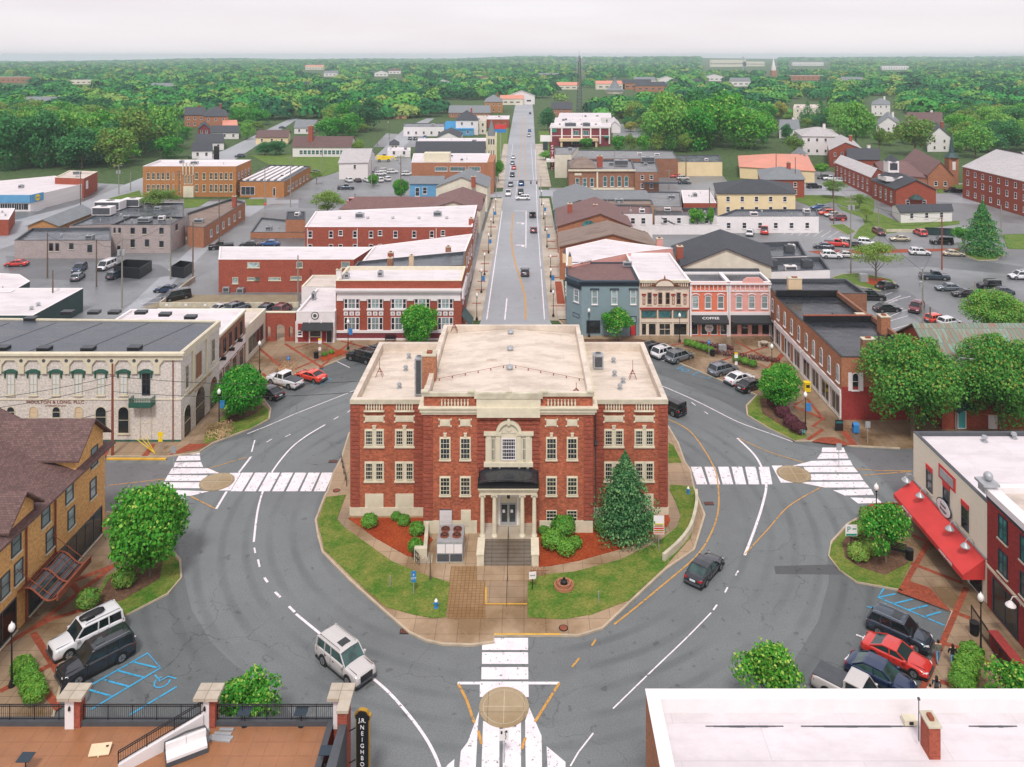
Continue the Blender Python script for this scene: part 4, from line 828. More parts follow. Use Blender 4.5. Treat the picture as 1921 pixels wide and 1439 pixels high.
# cream arcaded office building (left)
A=Bld('office_building','cream painted brick office building with green window hoods left of the courthouse','office building',[(-135,97.2),(-41.7,97.2),(-41.5,108.9),(-135,112)],10.9,'brick_cream','roof_slate',.12,cope='stone',tpar=.25)
u_=lambda px:A.wallpt(0,px,700)[0]
z_=lambda py:A.wallpt(0,300,py)[1]
xs_=[20.5+42.3*k for k in range(-3,7)]
for i,px in enumerate(xs_):
 last=i==9
 A.w(0,u_(px),z_(741),1.0,z_(700)-z_(741),'double','stone_old' if not last else 'navy_trim','blind' if not last else 'glass',not last)
 A.band(0,u_(px)-.95,u_(px)+.95,z_(699.5),z_(698.3),d=.2,m='green_trim',name='window_hood');loc,rz=A.place(0,u_(px),z_(697))
 m=MB();m.prism([(-.95,0),(.95,0),(.3,.3),(-.3,.3)],0,.12);m.v=[(x,-.003-z,y)for x,y,z in m.v];m.box(-.75,-.6,-.15,-.003,-.75,-.05).box(.6,.75,-.18,-.003,-.75,-.05);m.obj('window_hood','green_trim',A.o,loc,rz)
for px in[x-21.15 for x in xs_]+[xs_[-1]+21]:
 loc,rz=A.place(0,u_(px),0);m=MB();m.box(-.35,.35,-.25,-.003,z_(700),z_(684));m.prism([(-.35,0),(.35,0),(1.3,1.2),(1.3,1.35),(-1.3,1.35),(-1.3,1.2)],0,.22);n_=len(m.v);m.v=m.v[:8]+[(x,-.003-z,z_(684)+y)for x,y,z in m.v[8:]]
 m.cyl((0,-.24,z_(675.5)),.22,.04,12,mi=1,axis='y');m.obj('pilaster',['stone','dark_grey'],A.o,loc,rz)
A.band(0,0,A.len(0)+.3,z_(677)+.15,10.97,d=.23,m='stone',name='cornice');A.band(0,0,A.len(0)+.5,10.72,11.0,d=.5,m='stone',name='cornice');A.band(0,0,A.len(0),z_(750),z_(748.5),d=.08,m='stone',name='string_course');A.band(0,0,A.len(0),0,.35,d=.06,m='green_trim',name='plinth')
for i,px in enumerate((20.5,63,106,148)):A.w(0,u_(px),z_(784),1.05,z_(762)-z_(784),'arch','stone_old','glass' if i in(0,2)else 'wood_light')
for px in(189.5,232):A.w(0,u_(px),z_(813 if px>200 else 802),1.4,z_(762)-z_(813 if px>200 else 802),'arch','stone_old','glass_shop')
A.w(0,u_(274),z_(825),1.45,z_(762)-z_(825),'arch','stone_old','brick_cream',False,label='blind arch filled with cream brick')
loc,rz=A.place(0,u_(271),z_(755));m=MB();m.box(-1.35,1.35,-1.2,-.003,-.15,0);[m.bar((x_,-1.18,0),(x_,-1.18,.95),.05,.05)for x_ in[-1.3+.2*k for k in range(14)]];m.box(-1.35,1.35,-1.22,-1.15,.9,.98);[m.bar((s_*1.3,-.05-.2*k,0),(s_*1.3,-.05-.2*k,.95),.05,.05)for s_ in(-1,1)for k in range(6)];m.box(-1.35,1.35,-1.22,-1.18,0,.5);m.obj('balcony','green_trim',A.o,loc,rz)
m=MB();m.tube([(0,-.1,0),(0,-.1,10.6)],.07,6);loc,rz=A.place(0,u_(325),.1);m.obj('downpipe','rust',A.o,loc,rz)
loc,rz=A.place(0,u_(104),z_(753.5));write('MOULTON & LONG, PLLC',.52,'rust',A.o,(loc[0],loc[1]-.05,loc[2]-.05),rz,sx=1.15);write('ATTORNEYS AT LAW',.26,'rust',A.o,(loc[0],loc[1]-.05,loc[2]-.5),rz)
# side elevation (edge 1): arches and tall windows
LA=A.len(1)
for u,w_,z0_,h_ in((1.7,2.0,0,3.9),(5.4,2.9,0,4.6),(9.6,2.4,0,4.2)):A.w(1,u,z0_,w_,h_,'arch','stone','glass_shop',False)
for u,w_,z0_,h_ in((1.6,.9,5.9,2.9),(5.0,2.0,5.9,3.3),(9.6,1.0,6.2,3.0)):A.w(1,u,z0_,w_,h_,'double' if w_<1.5 else 'plain','stone_old','glass' if w_<1.5 else 'brick_brown')
for u in(3.3,7.5):A.band(1,u-.25,u+.25,5.4,10.7,d=.22,m='stone',name='pilaster')
A.band(1,0,LA,10.1,10.97,d=.2,m='stone',name='cornice');A.band(1,0,LA,5.2,5.4,d=.12,m='stone',name='string_course')
loc,rz=A.place(1,5.6,5.0,.06);write('MOULTON & LONG, PLLC',.62,'gold',A.o,loc,rz);write('ATTORNEYS AT LAW',.35,'gold',A.o,(loc[0],loc[1],loc[2]-.5),rz)
for px,py in((5,655),(84,656),(166,656),(253,655),(58,600),(127,588),(177,588),(215,588),(265,588),(310,592),(358,597)):
 X,Y=G(px,py,10.8);m=MB();m.box(-.75,.75,-.5,.5,0,.35);m.box(-.78,.78,-.53,.53,.351,.42,1);m.obj('roof_hatch',['black_metal','dark_grey'],A.o,(X-A.c[0],Y-A.c[1],10.78))
for k in range(14):
 x_=-130+k*6.3;m=MB();m.bar((x_-A.c[0],98-A.c[1],10.8),(x_+3.5-A.c[0],108.5-A.c[1],10.8),.06,.02);m.obj('roof_seam','black_metal',A.o)
# brown brick shop
B1=Bld('shop_building','brown brick shop with white storefront beside the cream arcaded office','shop',[(-60,109.1),(-42.2,109.1),(-42.6,122),(-60,122)],8.3,'brick_brown','roof_white',.3)
for k in range(5):B1.w(1,1.5+2.4*k,5.1,.9,2.0,'sash','navy_trim','glass')
B1.band(1,0,12.9,3.4,4.6,d=.15,m='white_paint',name='sign_board');B1.band(1,0,12.9,8.0,8.35,d=.2,m='stone',name='cornice')
for k in range(4):B1.w(1,1.8+3.1*k,.3,2.3,2.8,'shop','white_paint','glass_shop',False)
for k in range(3):B1.band(1,2.2+3.6*k,2.6+3.6*k,4.6,5.0,d=.7,m='black_metal',name='wall_lamp')
B2=Bld('shop_building','low pale tan shop with a strip of dark windows next to the brick archway wall','shop',[(-60,122.05),(-42.4,122.05),(-42.4,131.2),(-60,131.2)],5.5,'stucco_cream','roof_tan',.3)
B2.w(1,4.4,1.0,7,2.6,'shop','grey_metal','glass_shop');B2.vent(-50,126,5.2)
# brick archway wall
ft,z=front(494,554,587,642,depth=.6);K_=F*H/(642-YC)/F
t=thing('archway_wall','brick wall with a central arched gateway between the tan shop and the small white-fronted shop','wall',((ft[0][0]+ft[1][0])/2,ft[0][1],0));w_=(ft[1][0]-ft[0][0])/2;s_=K_
def archbox(m,x0,x1,ow,oz0,oh,zt,d):
 c=(x0+x1)/2;r=ow/2;n=10;m.box(x0,c-r,0,d,0,zt);m.box(c+r,x1,0,d,0,zt)
 if oz0>0:m.box(c-r,c+r,0,d,0,oz0)
 for k in range(n):
  a0,a1=math.pi*k/n,math.pi*(k+1)/n;xa,xb=c+r*math.cos(a1),c+r*math.cos(a0);za,zb=oh+r*math.sin(a1),oh+r*math.sin(a0)
  P=[(xa,0,za),(xb,0,zb),(xb,0,zt),(xa,0,zt),(xa,d,za),(xb,d,zb),(xb,d,zt),(xa,d,zt)];m.add(P,[(0,1,2,3),(7,6,5,4),(1,0,4,5),(3,2,6,7)])
m=MB();q=lambda px:(px-524)*s_
archbox(m,q(514),q(537.5),1.45,0,2.2,4.8,.5);archbox(m,q(494),q(514),.6,.8,2.3,4.79,.5);archbox(m,q(537.5),q(554),.6,.8,2.3,4.79,.5);m.obj('wall','brick_red',t)
MB().box(-w_-.1,w_+.1,-.08,.58,4.81,4.95).obj('coping','stone',t)
# small white-fronted shop
ft,z=front(554,601,585,644,541)
ft,z=front(556,628,585,644,541)
E=Bld('shop_building','small shop with white front panel, round emblem and dark awning beside the archway wall','shop',ft,z,'white_paint','roof_white',.35)
E.pband(0,559,607,626,641,d=.05,m='brick_redpaint',name='shop_front')
for a_ in(556,581,603,626):E.pband(0,a_-1.2,602,a_+1.2,643,d=.2,m='white_paint',name='column')
E.w(0,E.wallpt(0,618,620)[0],.1,.95,2.3,'thin','white_paint','glass',False,name='door').location.y-=.06
E.w(0,E.wallpt(0,563,620)[0],1.2,.8,.9,'sash','white_paint','glass').location.y-=.06;E.w(0,E.wallpt(0,592,620)[0],1.2,1.9,1.1,'thin','navy_trim','glass').location.y-=.06
loc,rz=E.place(0,E.wallpt(0,597,620)[0],2.45);m=MB();m.prism([(-2.5,0),(2.5,0),(2.5,.9),(-2.5,.9)],0,.1);m.v=[(x,-1.3*(1-y/.9)-.1,y+(z*1))for x,y,z in m.v];m.obj('awning','black_awning',E.o,loc,rz)
loc,rz=E.place(0,E.wallpt(0,591,592)[0],E.wallpt(0,591,592)[1]);m=MB();m.cyl((0,-.08,0),.64,.07,24,axis='y');m.cyl((0,-.1,0),.5,.03,24,mi=1,axis='y');m.cyl((0,-.12,0),.3,.03,20,axis='y');m.obj('emblem',['dark_grey','sign_white'],E.o,loc,rz)
E.ac(E.c[0]-2.3,E.c[1]+1,z-.35,.7,.7,1.3)
E2=Bld('annex','white rendered annex behind the small white-fronted shop','annex',rect(-40.2,-34.0,144.5,152),5.3,'white_paint','roof_tan',.2);E2.w(0,3.9,2,1.6,1.6,'plain','grey_metal','dark_grey');E2.w(0,4.8,0,.9,2,'thin','grey_metal','dark_grey',False)
# large brick bank with five window bays
ft,z=front(630,866,527,639,500)
Bk=Bld('brick_building','large red brick building with white cornice and five window bays','brick building',ft,z,'brick_dark','roof_white',.5,cope='stone',tpar=.35)
Bk.pband(0,630,541,866,544.5,d=.7,m='white_paint',name='cornice');Bk.pband(0,631,544.8,865,548,d=.5,m='white_paint',name='cornice');Bk.pband(0,632,548.2,864,561,d=.12,m='white_paint',name='frieze')
for i,c in enumerate((660,704,748,792,835.5)):
 for y0,y1 in((558.5,579),(595,619)):
  u,zt=Bk.wallpt(0,c,y0);zb=Bk.wallpt(0,c,y1)[1];wd=29*Bk.p[0][1]/F
  Bk.w(0,u,zb,wd*.5,zt-zb,'double','white_paint','glass_pale',False);[Bk.w(0,u+s_*wd*.375,zb,wd*.25,zt-zb,'sash','white_paint','glass',False)for s_ in(-1,1)]
  Bk.band(0,u-wd*.55,u+wd*.55,zb-.25,zb-.003,d=.2,m='white_paint',name='sill')
 for s_ in(-1,0,1):u,zc=Bk.wallpt(0,c+s_*11,588);Bk.band(0,u-.36,u+.36,zc-.33,zc+.33,d=.08,m='white_paint',name='panel');loc,rz=Bk.place(0,u,zc);MB().cyl((0,-.1,0),.18,.02,12,axis='y').obj('panel_roundel','grey_metal',Bk.o,loc,rz)
for c in(638,682,726,770,814,858):Bk.pband(0,c-6,560.8,c+6,564,d=.16,m='white_paint',name='capital')
Bk.pband(0,630,619.5,866,624,d=.18,m='white_paint',name='string_course');Bk.pband(0,630,624.3,866,634,d=.05,m='brick_maroon',name='base_panel');Bk.pband(0,630,634.3,866,639,d=.14,m='white_paint',name='plinth')
for e in(1,):Bk.rowm(e,3,5.6,1.4,2,1,st='sash');Bk.band(e,0,Bk.len(e),Bk.wallpt(0,700,561)[1],Bk.wallpt(0,700,545)[1],d=.3,m='white_paint',name='frieze')
Bk.chimney(-31.0,134.0,.8,.8,z-.5,1.8,'white_paint');Bk.ac(-24.5,136.5,z-.5,.9,.9,.9);Bk.ac(-30,135.5,z-.5,.8,.8,.8);Bk.vent(-9.6,136.5,z-.5)
loc,rz=Bk.place(1,1.5,2.4);m=MB();m.prism([(-2.5,0),(2.5,0),(2.5,2.0),(-2.5,2.0)],0,.1);m.v=[(x,-1.6*(1-(y/2.0)**1.5)-.1,y+z)for x,y,z in m.v];m.obj('awning','green_dark',Bk.o,loc,rz)
# terraces going up the left side of the street
def ngon(pts,z):return[G(x,y,z)for x,y in pts]
G1=Bld('brick_building','narrow building with dark flat roof and two chimneys behind the white-corniced brick building','brick building',ngon([(658,507),(869,498),(873,472),(672,491)],9.2),9.2,'brick_tan','roof_slate',.3)
G1.chimney(*G(732,506,8.9),.9,.9,8.8,2.2,'brick_brown');G1.chimney(*G(772,502,8.9),.8,.8,8.8,2.2,'wood_light')
G2=Bld('brick_building','street building with a broad sloping white roof and brick chimneys','brick building',ngon([(680,490),(873,471.5),(886,439),(702,462)],9.2),9.2,'brick_orange','roof_white',.25)
G2.chimney(*G(733,487,8.9),1,1,8.9,1.3,'brick_red');G2.chimney(*G(841,475,8.9),1,1,8.9,1.2,'brick_brown');G2.rowm(1,4,5.5,1.2,2,1);G2.rowm(1,3,.3,3,2.6,1,st='shop',gm='glass_shop',sill=False)
G3=Bld('brick_building','long low red brick building with bright white roof left of the street','brick building',ngon([(410,487),(664,487),(700,464),(412,463)],6.5),6.5,'brick_red','roof_white',.2)
for r_ in((464,492,487,502),(556,491,568,502),(640,491,656,502),(436,520,447,532),(464,520,487,526),(504,520,527,526),(545,518,566,525),(478,520,487,526)):G3.row(0,r_,st='plain',fm='stone_old',gm='glass_pale')
for px,py in((453,549),(427,547)):X,Y=G(px,py);G3.ac(X,Y-.5,0,1.3,1,1.1)
Mh=Bld('brick_building','long two storey red brick building with white roof and a row of sash windows','brick building',ngon([(572,426),(886,426),(895,385),(592,397)],7.9),7.9,'brick_red','roof_white',.25)
for i,c in enumerate((582,621,639,666,696,713,742,777,810,831)):Mh.row(0,(c-4,433 if i not in(2,5,9)else 432,c+4,446 if i not in(2,5,9)else 442),st='sash');Mh.row(0,(c-4,458,c+4,468),st='sash')
for px in(637,690,737,786,838):X,Y=G(px,410,7.7);Mh.vent(X,Y,7.6,0,.45)
Mh.ac(*G(675,408,7.7),7.6,2,1.4,1.2);Mh.ac(*G(821,405,7.7),7.6,2,1.4,1.2);Mh.chimney(*G(884,419,7.9),1.1,1.1,7.5,1.5);Mh.rowm(1,7,4.8,1.2,2,1);Mh.rowm(1,5,.3,3,2.6,1,st='shop',gm='glass_shop',sill=False)
for u in(.6,12,30):loc,rz=Mh.place(0,u,0);MB().tube([(0,-.1,0),(0,-.1,7.6)],.08,6).obj('downpipe','white_paint',Mh.o,loc,rz)
def simple(name,label,cat,pts,z,wall,roof,gable=None,rows=(),rowm=(),par=.25,group=None,over=.4,base=0,**k):
 b=Bld(name,label,cat,ngon(pts,z),z,wall,roof,par,group,gable=gable,over=over,base=base,**k)
 for r_ in rows:b.row(*r_[0],**r_[1])
 for r_ in rowm:b.rowm(*r_[0],**r_[1])
 if not gable and cat not in('enclosure','chimney','kiosk')and len(pts)<6:
  P=[Vector(q)for q in b.p];zr=z-par;rs=random.Random(int(z*100+pts[0][0]))
  for k in range(5):
   u,v=rs.uniform(.12,.88),rs.uniform(.2,.8);q=P[0].lerp(P[1],u).lerp(P[3 if len(P)==4 else-1].lerp(P[2],u),v)
   if k<3:b.vent(q.x,q.y,zr,k%2,rs.uniform(.2,.4))
   elif k==3 or(P[1]-P[0]).length>25:b.ac(q.x,q.y,zr,rs.uniform(1.2,2.4),1.3,1.0,rs.choice(['grey_metal','white_paint']))
 return b
simple('shop_building','long shop with a low brown gabled roof and tan gable wall left of the street','shop',[(640,392),(903,392),(906,378),(700,378)],5.5,'stucco_cream','shingle_red',('u',2.2),rowm=(((1,2,1,2,2,.6),{}),))
J2=simple('shop_building','shop with pinkish tan gabled roof facing the camera just beyond the white-roofed row','shop',[(800,394),(901,394),(910,366),(826,366)],6.2,'stucco_cream','shingle_red',('v',2.2))
J3=simple('blue_house','bright blue painted building with grey roof beside the parking lot','house',[(769,345),(830,345),(835,331),(772,331)],6.5,'blue_wall','shingle_grey',('u',1.2),rows=(((0,(779,352,787,368)),{}),((0,(793,351,801,364)),{})))
simple('shop_building','grey gabled building with a brick chimney next to the bright blue building','shop',[(818,351),(914,351),(920,334),(842,334)],7.4,'stucco_cream','shingle_grey',('v',3)).chimney(*G(888,345,8.5),1.2,1.2,7.5,3.2)
T=simple('office_building','tan brick building with white flat roof and three window strips','office building',[(772,305),(914,305),(919,288),(776,288)],10.5,'brick_orange','roof_white',rows=())
for a_,b_ in((816,839),(844,874),(879,901)):T.row(0,(a_,313,b_,321),st='grid',fm='white_paint',gm='glass_teal')
X,Y=G(819,303,10.5);MB().box(-4.5,4.5,0,5,0,3).obj('penthouse','stone',T.o,(X-T.c[0],Y-T.c[1],10.3));T.rowm(1,5,5,2.6,1.6,1,st='wide');T.rowm(1,5,1,2.6,1.6,1,st='wide')
Y_=T.p[1][1];MB().box(0,2.2,0,20,0,10.8).obj('stair_tower','brick_orange',T.o,(T.p[1][0]+.02-T.c[0],Y_-.8-T.c[1],0))
# church with stone tower
ch=simple('church','stone church with long dark roof and a tall spired tower beside the street','church',[(779,292),(908,292),(910,280),(785,280)],6.5,'stone','shingle_dark',('u',4.5))
X,Y=G(922,312);q=MB();q.box(-1.8,1.8,-1.8,1.8,0,13);[q.box(-.15+c,.15+c,-1.84,-1.8,5,7,1)for c in(-1,0,1)];[q.box(-.3+c,.3+c,-1.84,-1.8,9.5,11.8,1)for c in(-1,0,1)]
for sx in(-1,1):
 for sy in(-1,1):q.box(sx*1.9-.35,sx*1.9+.35,sy*1.9-.35,sy*1.9+.35,0,13.6);q.cyl((sx*1.9,sy*1.9,13.6),.4,1.2,4,.05)
q.obj('tower',['stone','dark_grey'],ch.o,(X-ch.c[0],Y-ch.c[1],0));q=MB();q.cyl((0,0,0),1.9,1.4,8,1.7);q.cyl((0,0,1.4),1.6,5.6,8,.1);q.obj('spire','shingle_grey',ch.o,(X-ch.c[0],Y-ch.c[1],13))
# ---- right of the street
ft,z=front(1067,1199,527,631,depth=9.5);Yk=ft[0][1];s_=Yk/F
Kb=Bld('corner_building','blue grey painted corner building with red door and brown roof right of the street','corner building',[((1065-XC)*s_,Yk+3.2),((1091-XC)*s_,Yk),((1198.7-XC)*s_,Yk),((1198.7-XC)*s_,Yk+12),(7.6,Yk+12)],z,'bluegrey_wall','shingle_red',.15,cope='navy_trim')
for c in(1115.5,1152.5,1188):Kb.row(1,(c-5.5,543,c+5.5,571),st='sash',fm='white_paint',gm='glass_pale');u,zq=Kb.wallpt(1,c,543);Kb.band(1,u-.75,u+.75,zq,zq+.18,d=.25,m='navy_trim',name='window_hood')
Kb.row(0,(1077,541,1086,568),st='sash',gm='glass_pale');Kb.row(0,(1075,585,1087,597),st='thin',fm='navy_trim',gm='bluegrey_wall',sill=False)
for a_,b_,d_ in((526,528.5,.55),(529,533,.3),(534,536,.15)):
 for e,x0_,x1_ in((1,1091,1198.7),(0,1065,1091)):Kb.pband(e,x0_,a_,x1_,b_,d=d_,m='navy_trim',name='cornice')
Kb.row(1,(1100,601,1126,625),st='thin',fm='navy_trim',gm='glass_shop',sill=False);Kb.row(1,(1182,607,1193,630),st='plain',fm='navy_trim',gm='red_paint',sill=False,name='door');Kb.row(1,(1182,593,1194,605),st='plain',fm='navy_trim',gm='glass_pale',sill=False)
Kb.ac(*G(1177,499,z),z-.1,1.6,1,.9);Kb.rowm(4,3,5.4,1.0,2.2,1,st='sash')
ft,z=front(1199.2,1292.8,525,631,475)
Or=Bld('shop_building','ornate cream storefront with curved pediment and brown bracketed cornice','shop',ft,z,'ornate_cream','roof_white',.4)
for a_,b_,d_,m_ in((525,529,.6,'stone_old'),(530,537,.35,'brick_brown'),(577,579.5,.3,'brick_redpaint'),(598,604,.2,'ornate_cream')):Or.pband(0,1200,a_,1292,b_,d=d_,m=m_,name='cornice')
loc,rz=Or.place(0,Or.wallpt(0,1246,530)[0],z-.9);m=MB()
for k in range(10):
 a0,a1=math.pi*k/10,math.pi*(k+1)/10;m.bar((1.5*math.cos(a0),-.5,.95*math.sin(a0)+.1),(1.5*math.cos(a1),-.5,.95*math.sin(a1)+.1),.3,.22)
m.prism([(-1.5,0),(1.5,0),(1.2,.6),(.6,.9),(-.6,.9),(-1.2,.6)],0,.2,1);n_=8*10;m.v=m.v[:n_]+[(x,-.45+y_*0-zq_,y_)for x,y_,zq_ in m.v[n_:]];m.lathe([(.12,0),(.18,.2),(.03,.7)],8,(0,-.5,1.1));m.bar((-2.6,-.45,.0),(-1.5,-.45,.45),.25,.15);m.bar((2.6,-.45,.0),(1.5,-.45,.45),.25,.15);m.obj('pediment',['brick_brown','ornate_cream'],Or.o,loc,rz)
for c in(1218.5,1238.5,1252.5,1273):Or.row(0,(c-4,548.5,c+4,571),st='sash',fm='brick_brown',gm='glass')
for c in(1208,1229,1263,1285):Or.row(0,(c-2.5,555,c+2.5,571),st='arch',fm='brick_redpaint',gm='stone_old',sill=False);Or.pband(0,c-4,551,c+4,554,d=.12,m='brick_redpaint',name='ornament')
for a_,b_ in((1203,1232),(1235,1260),(1263,1289)):Or.row(0,(a_,582,b_,597),st='plain',fm='brick_brown',gm='glass_teal',sill=False)
for a_,b_,n_ in((1203,1213,'window'),(1216,1231,'window'),(1236,1258,'door'),(1263,1289,'window')):Or.row(0,(a_,606,b_,629),st='shop' if n_=='window' else 'double',fm='ornate_cream',gm='glass_shop',sill=False,name=n_)
for c in(1201,1233.5,1261.5,1291):Or.pband(0,c-1,580,c+1,630,d=.22,m='ornate_cream',name='pilaster')
for px in range(1204,1292,4):
 if abs(px-1246)>22:Or.pband(0,px,530,px+1.6,536,d=.5,m='ornate_cream',name='bracket')
Rf=simple('shop_building','building with large stepped white roof behind the blue grey corner building','shop',[(1062,499),(1186,474),(1262,466),(1182,456),(1136,449),(1062,466)],9.6,'pink_wall','roof_white',par=.3)
for k in range(7):Rf.w(5,.9+1.9*k,5.8,.9,1.9,'sash')
for q in(0,1):X,Y=G(1069-q*10,497-q*6,9.7);MB().box(-.35,.35,-.35,.35,0,1.6).obj('finial','wood_light',Rf.o,(X-Rf.c[0],Y-Rf.c[1],9.6));MB().cyl((0,0,0),.3,.9,6,.02).obj('finial','dark_grey',Rf.o,(X-Rf.c[0],Y-Rf.c[1],11.2))
loc,rz=Rf.place(0,4.4,9.0,.35);write('BRASSERIE',.6,'black_metal',Rf.o,(loc[0],loc[1],loc[2]+.7),rz)
for(a_,b_,wall,trim,lab,sgn)in((1294,1366.5,'orange_wall','white_paint','coral orange storefront with black awning and round window emblem','COFFEE'),(1367.2,1446,'pink_wall','white_paint','pink storefront with arched parapet and black awning',None)):
 ft,z=front(a_,b_,529,632,depth=6);Cb=Bld('shop_building',lab,'shop',ft,z,wall,'roof_black',.3,cope='white_paint')
 Cb.pband(0,a_,530,b_,533,d=.4,m='white_paint',name='cornice');Cb.pband(0,a_,545,b_,547,d=.15,m='white_paint',name='string_course');Cb.pband(0,a_+.5,585,b_-.5,592,d=.2,m='white_paint',name='fascia')
 w_=b_-a_
 for k in range(3):
  c=a_+(10.5+23.7*k if sgn else 19+24*k);c=min(c,b_-7)
  Cb.row(0,(c-6,555,c+6,579),st='sash',fm='white_paint',gm='glass_pale');u,zq=Cb.wallpt(0,c,554)
  loc,rz=Cb.place(0,u,zq);m=MB();[m.bar((.62*math.cos(math.pi*j/6),-.12,.3*math.sin(math.pi*j/6)),(.62*math.cos(math.pi*(j+1)/6),-.12,.3*math.sin(math.pi*(j+1)/6)),.2,.12)for j in range(6)];m.obj('window_arch','white_paint',Cb.o,loc,rz)
 for k in range(9):Cb.pband(0,a_+3+(w_-8)*k/8,535,a_+4.2+(w_-8)*k/8,544,d=.25,m='white_paint',name='bracket')
 for s__ in(a_,b_-3):Cb.pband(0,s__,530,s__+3,631,d=.16,m='white_paint',name='pilaster')
 loc,rz=Cb.place(0,Cb.len(0)/2,2.75);m=MB();L2=Cb.len(0)/2-.25;m.prism([(-L2,0),(L2,0),(L2,1),(-L2,1)],0,.06);m.v=[(x,-1.25*(1-y_)-.2,.9*y_+zq_)for x,y_,zq_ in m.v];m.box(-L2,L2,-1.46,-1.42,-.25,.05);m.obj('awning','black_awning',Cb.o,loc,rz)
 if sgn:write(sgn,.55,'sign_white',Cb.o,(loc[0]+.1,loc[1]-.82,loc[2]+.62),rz,tilt=55,sx=1.5)
 nw=4
 for k in range(nw):u=(k+.5)*Cb.len(0)/nw;Cb.w(0,u,.35,Cb.len(0)/nw-.45,2.3,'shop',wall if not sgn else 'white_paint','glass_shop',False)
 if sgn:
  loc,rz=Cb.place(0,Cb.wallpt(0,1330,600)[0],1.55,.12);MB().cyl((0,0,0),.72,.03,24,axis='y').obj('emblem','sign_white',Cb.o,loc,rz);write('Vibe',.5,'black_metal',Cb.o,(loc[0],loc[1]-.04,loc[2]+.08),rz);write('COFFEE',.16,'black_metal',Cb.o,(loc[0],loc[1]-.04,loc[2]-.35),rz)
  loc,rz=Cb.place(0,Cb.wallpt(0,1353,600)[0],1.5,.12);[write(t_,.2,'sign_white',Cb.o,(loc[0],loc[1],loc[2]+.55-.25*i),rz)for i,t_ in enumerate(('COFFEE','BAKERY','LUNCH','DINNER','GOOD VIBES'))]
 else:
  loc,rz=Cb.place(0,Cb.wallpt(0,1397,600)[0],1.6,.12);write('Vibe',.5,'sign_white',Cb.o,loc,rz);loc,rz=Cb.place(0,Cb.len(0)/2,z-.9);m=MB();m.prism([(-1.9,0),(1.9,0),(1.6,.9),(1.0,1.3),(-1.0,1.3),(-1.6,.9)],0,.3);m.v=[(x,-zq_-.003,y_+.4)for x,y_,zq_ in m.v];m.obj('pediment','pink_wall',Cb.o,(loc[0]+.5,loc[1],loc[2]),rz)
ft2=[G(1294,529,7.8),G(1446,529,7.8)];y2=ft2[0][1]+6.1
simple('shop_building','building with large dark shingled roof and low brick chimney behind the coral and pink storefronts','shop',[(1280,500),(1447,500),(1440,462),(1262,462)],8.6,'stucco_cream','shingle_dark',('v',3.2)).chimney(*G(1275,490,8.4),1.1,1.1,7,4.2)
mb_=Bld('shop_roof','dark pitched roof running along the top of the coral and pink storefronts','roof',[(ft2[0][0],y2),(ft2[1][0],y2),(ft2[1][0],y2+7),(ft2[0][0],y2+7)],7.6,'dark_grey','shingle_dark',gable=('u',1.6),over=.0)
# brown narrow shop + long angled brick row with black roof
Nn=Bld('shop_building','narrow brown brick shop at the corner between the pink storefront and the black-roofed brick row','shop',[(41.2,130.6),(56,130.6),(56,139),(41.2,139)],8.2,'brick_brown','roof_black',.4)
Nn.rowm(3,3,4.8,1,2,.5,fm='white_paint');Nn.rowm(3,2,.3,2.8,2.8,.5,st='shop',gm='glass_shop',sill=False);Nn.chimney(44.5,131.6,2.2,.9,8,2.4,'wood_light')
for yA,yB,hz,lab in((103,117.5,8.2,'near half of the long brick row with wet black roof and white shuttered side window'),(117.6,130.5,7.9,'far half of the long brick row with wet black roof and stepped parapet')):
 Nr=Bld('brick_building',lab,'brick building',[(40.9,yA),(51.2,yA),(51.2,yB),(40.9,yB)],hz,'brick_orange','roof_black',.15,cope='black_metal',tpar=.3)
 near=yA<110;n_=5 if near else 4
 for k in range(n_):Nr.w(3,(k+.5)*Nr.len(3)/n_+.3,4.6,1.0,2.3,'arch','white_paint','glass_pale')
 Nr.band(3,.2,Nr.len(3)-.1,3.2,3.9,d=.2,m='white_paint',name='fascia')
 for k in range(4 if near else 3):u=(k+.5)*Nr.len(3)/(4 if near else 3);Nr.w(3,u,.4,2.7,2.6,'shop','white_paint','glass_shop',False)
 for k in range(5):u=k*(Nr.len(3)-.4)/4+.2;Nr.band(3,u-.15,u+.15,0,3.3,d=.16,m='white_paint',name='column')
 Nr.band(3,0,Nr.len(3),0,.35,d=.3,m='concrete_light',name='step')
 if near:
  Nr.band(0,.02,10.2,0,4.4,d=.04,m='brick_redpaint',name='painted_wall');Nr.row(0,(1598,699,1611,732),st='arch',fm='white_paint',gm='glass');Nr.pband(0,1591,699,1598,733,d=.1,m='white_paint',name='shutter');Nr.pband(0,1611.5,699,1619,733,d=.1,m='white_paint',name='shutter')
  Nr.chimney(44.6,103.7,1.6,.9,8,2.3,'brick_brown');Nr.chimney(50.6,112.5,1.3,1.4,7.8,2.6,'brick_orange');MB().box(-5,5,-.25,.25,0,.9).obj('parapet','black_metal',Nr.o,(46-Nr.c[0],117.2-Nr.c[1],8.05));MB().box(-5.05,5.05,-.27,.27,0,.08).obj('parapet','rust',Nr.o,(46-Nr.c[0],117.2-Nr.c[1],8.96))
  for u in(46.3,49.6):MB().box(-.7,.7,-.5,.5,0,.9).obj('chimney','dark_grey' if u<48 else 'stone_old',Nr.o,(u-Nr.c[0],118.0-Nr.c[1],8.1))
 MB().box(-.2,.2,-Nr.len(1)/2,Nr.len(1)/2,0,.7).obj('parapet','brick_brown',Nr.o,(51.0-Nr.c[0],0,hz+.08))
 if not near:MB().box(-5,5,-.25,.25,0,.9).obj('parapet','black_metal',Nr.o,(46-Nr.c[0],130.2-Nr.c[1],7.98))
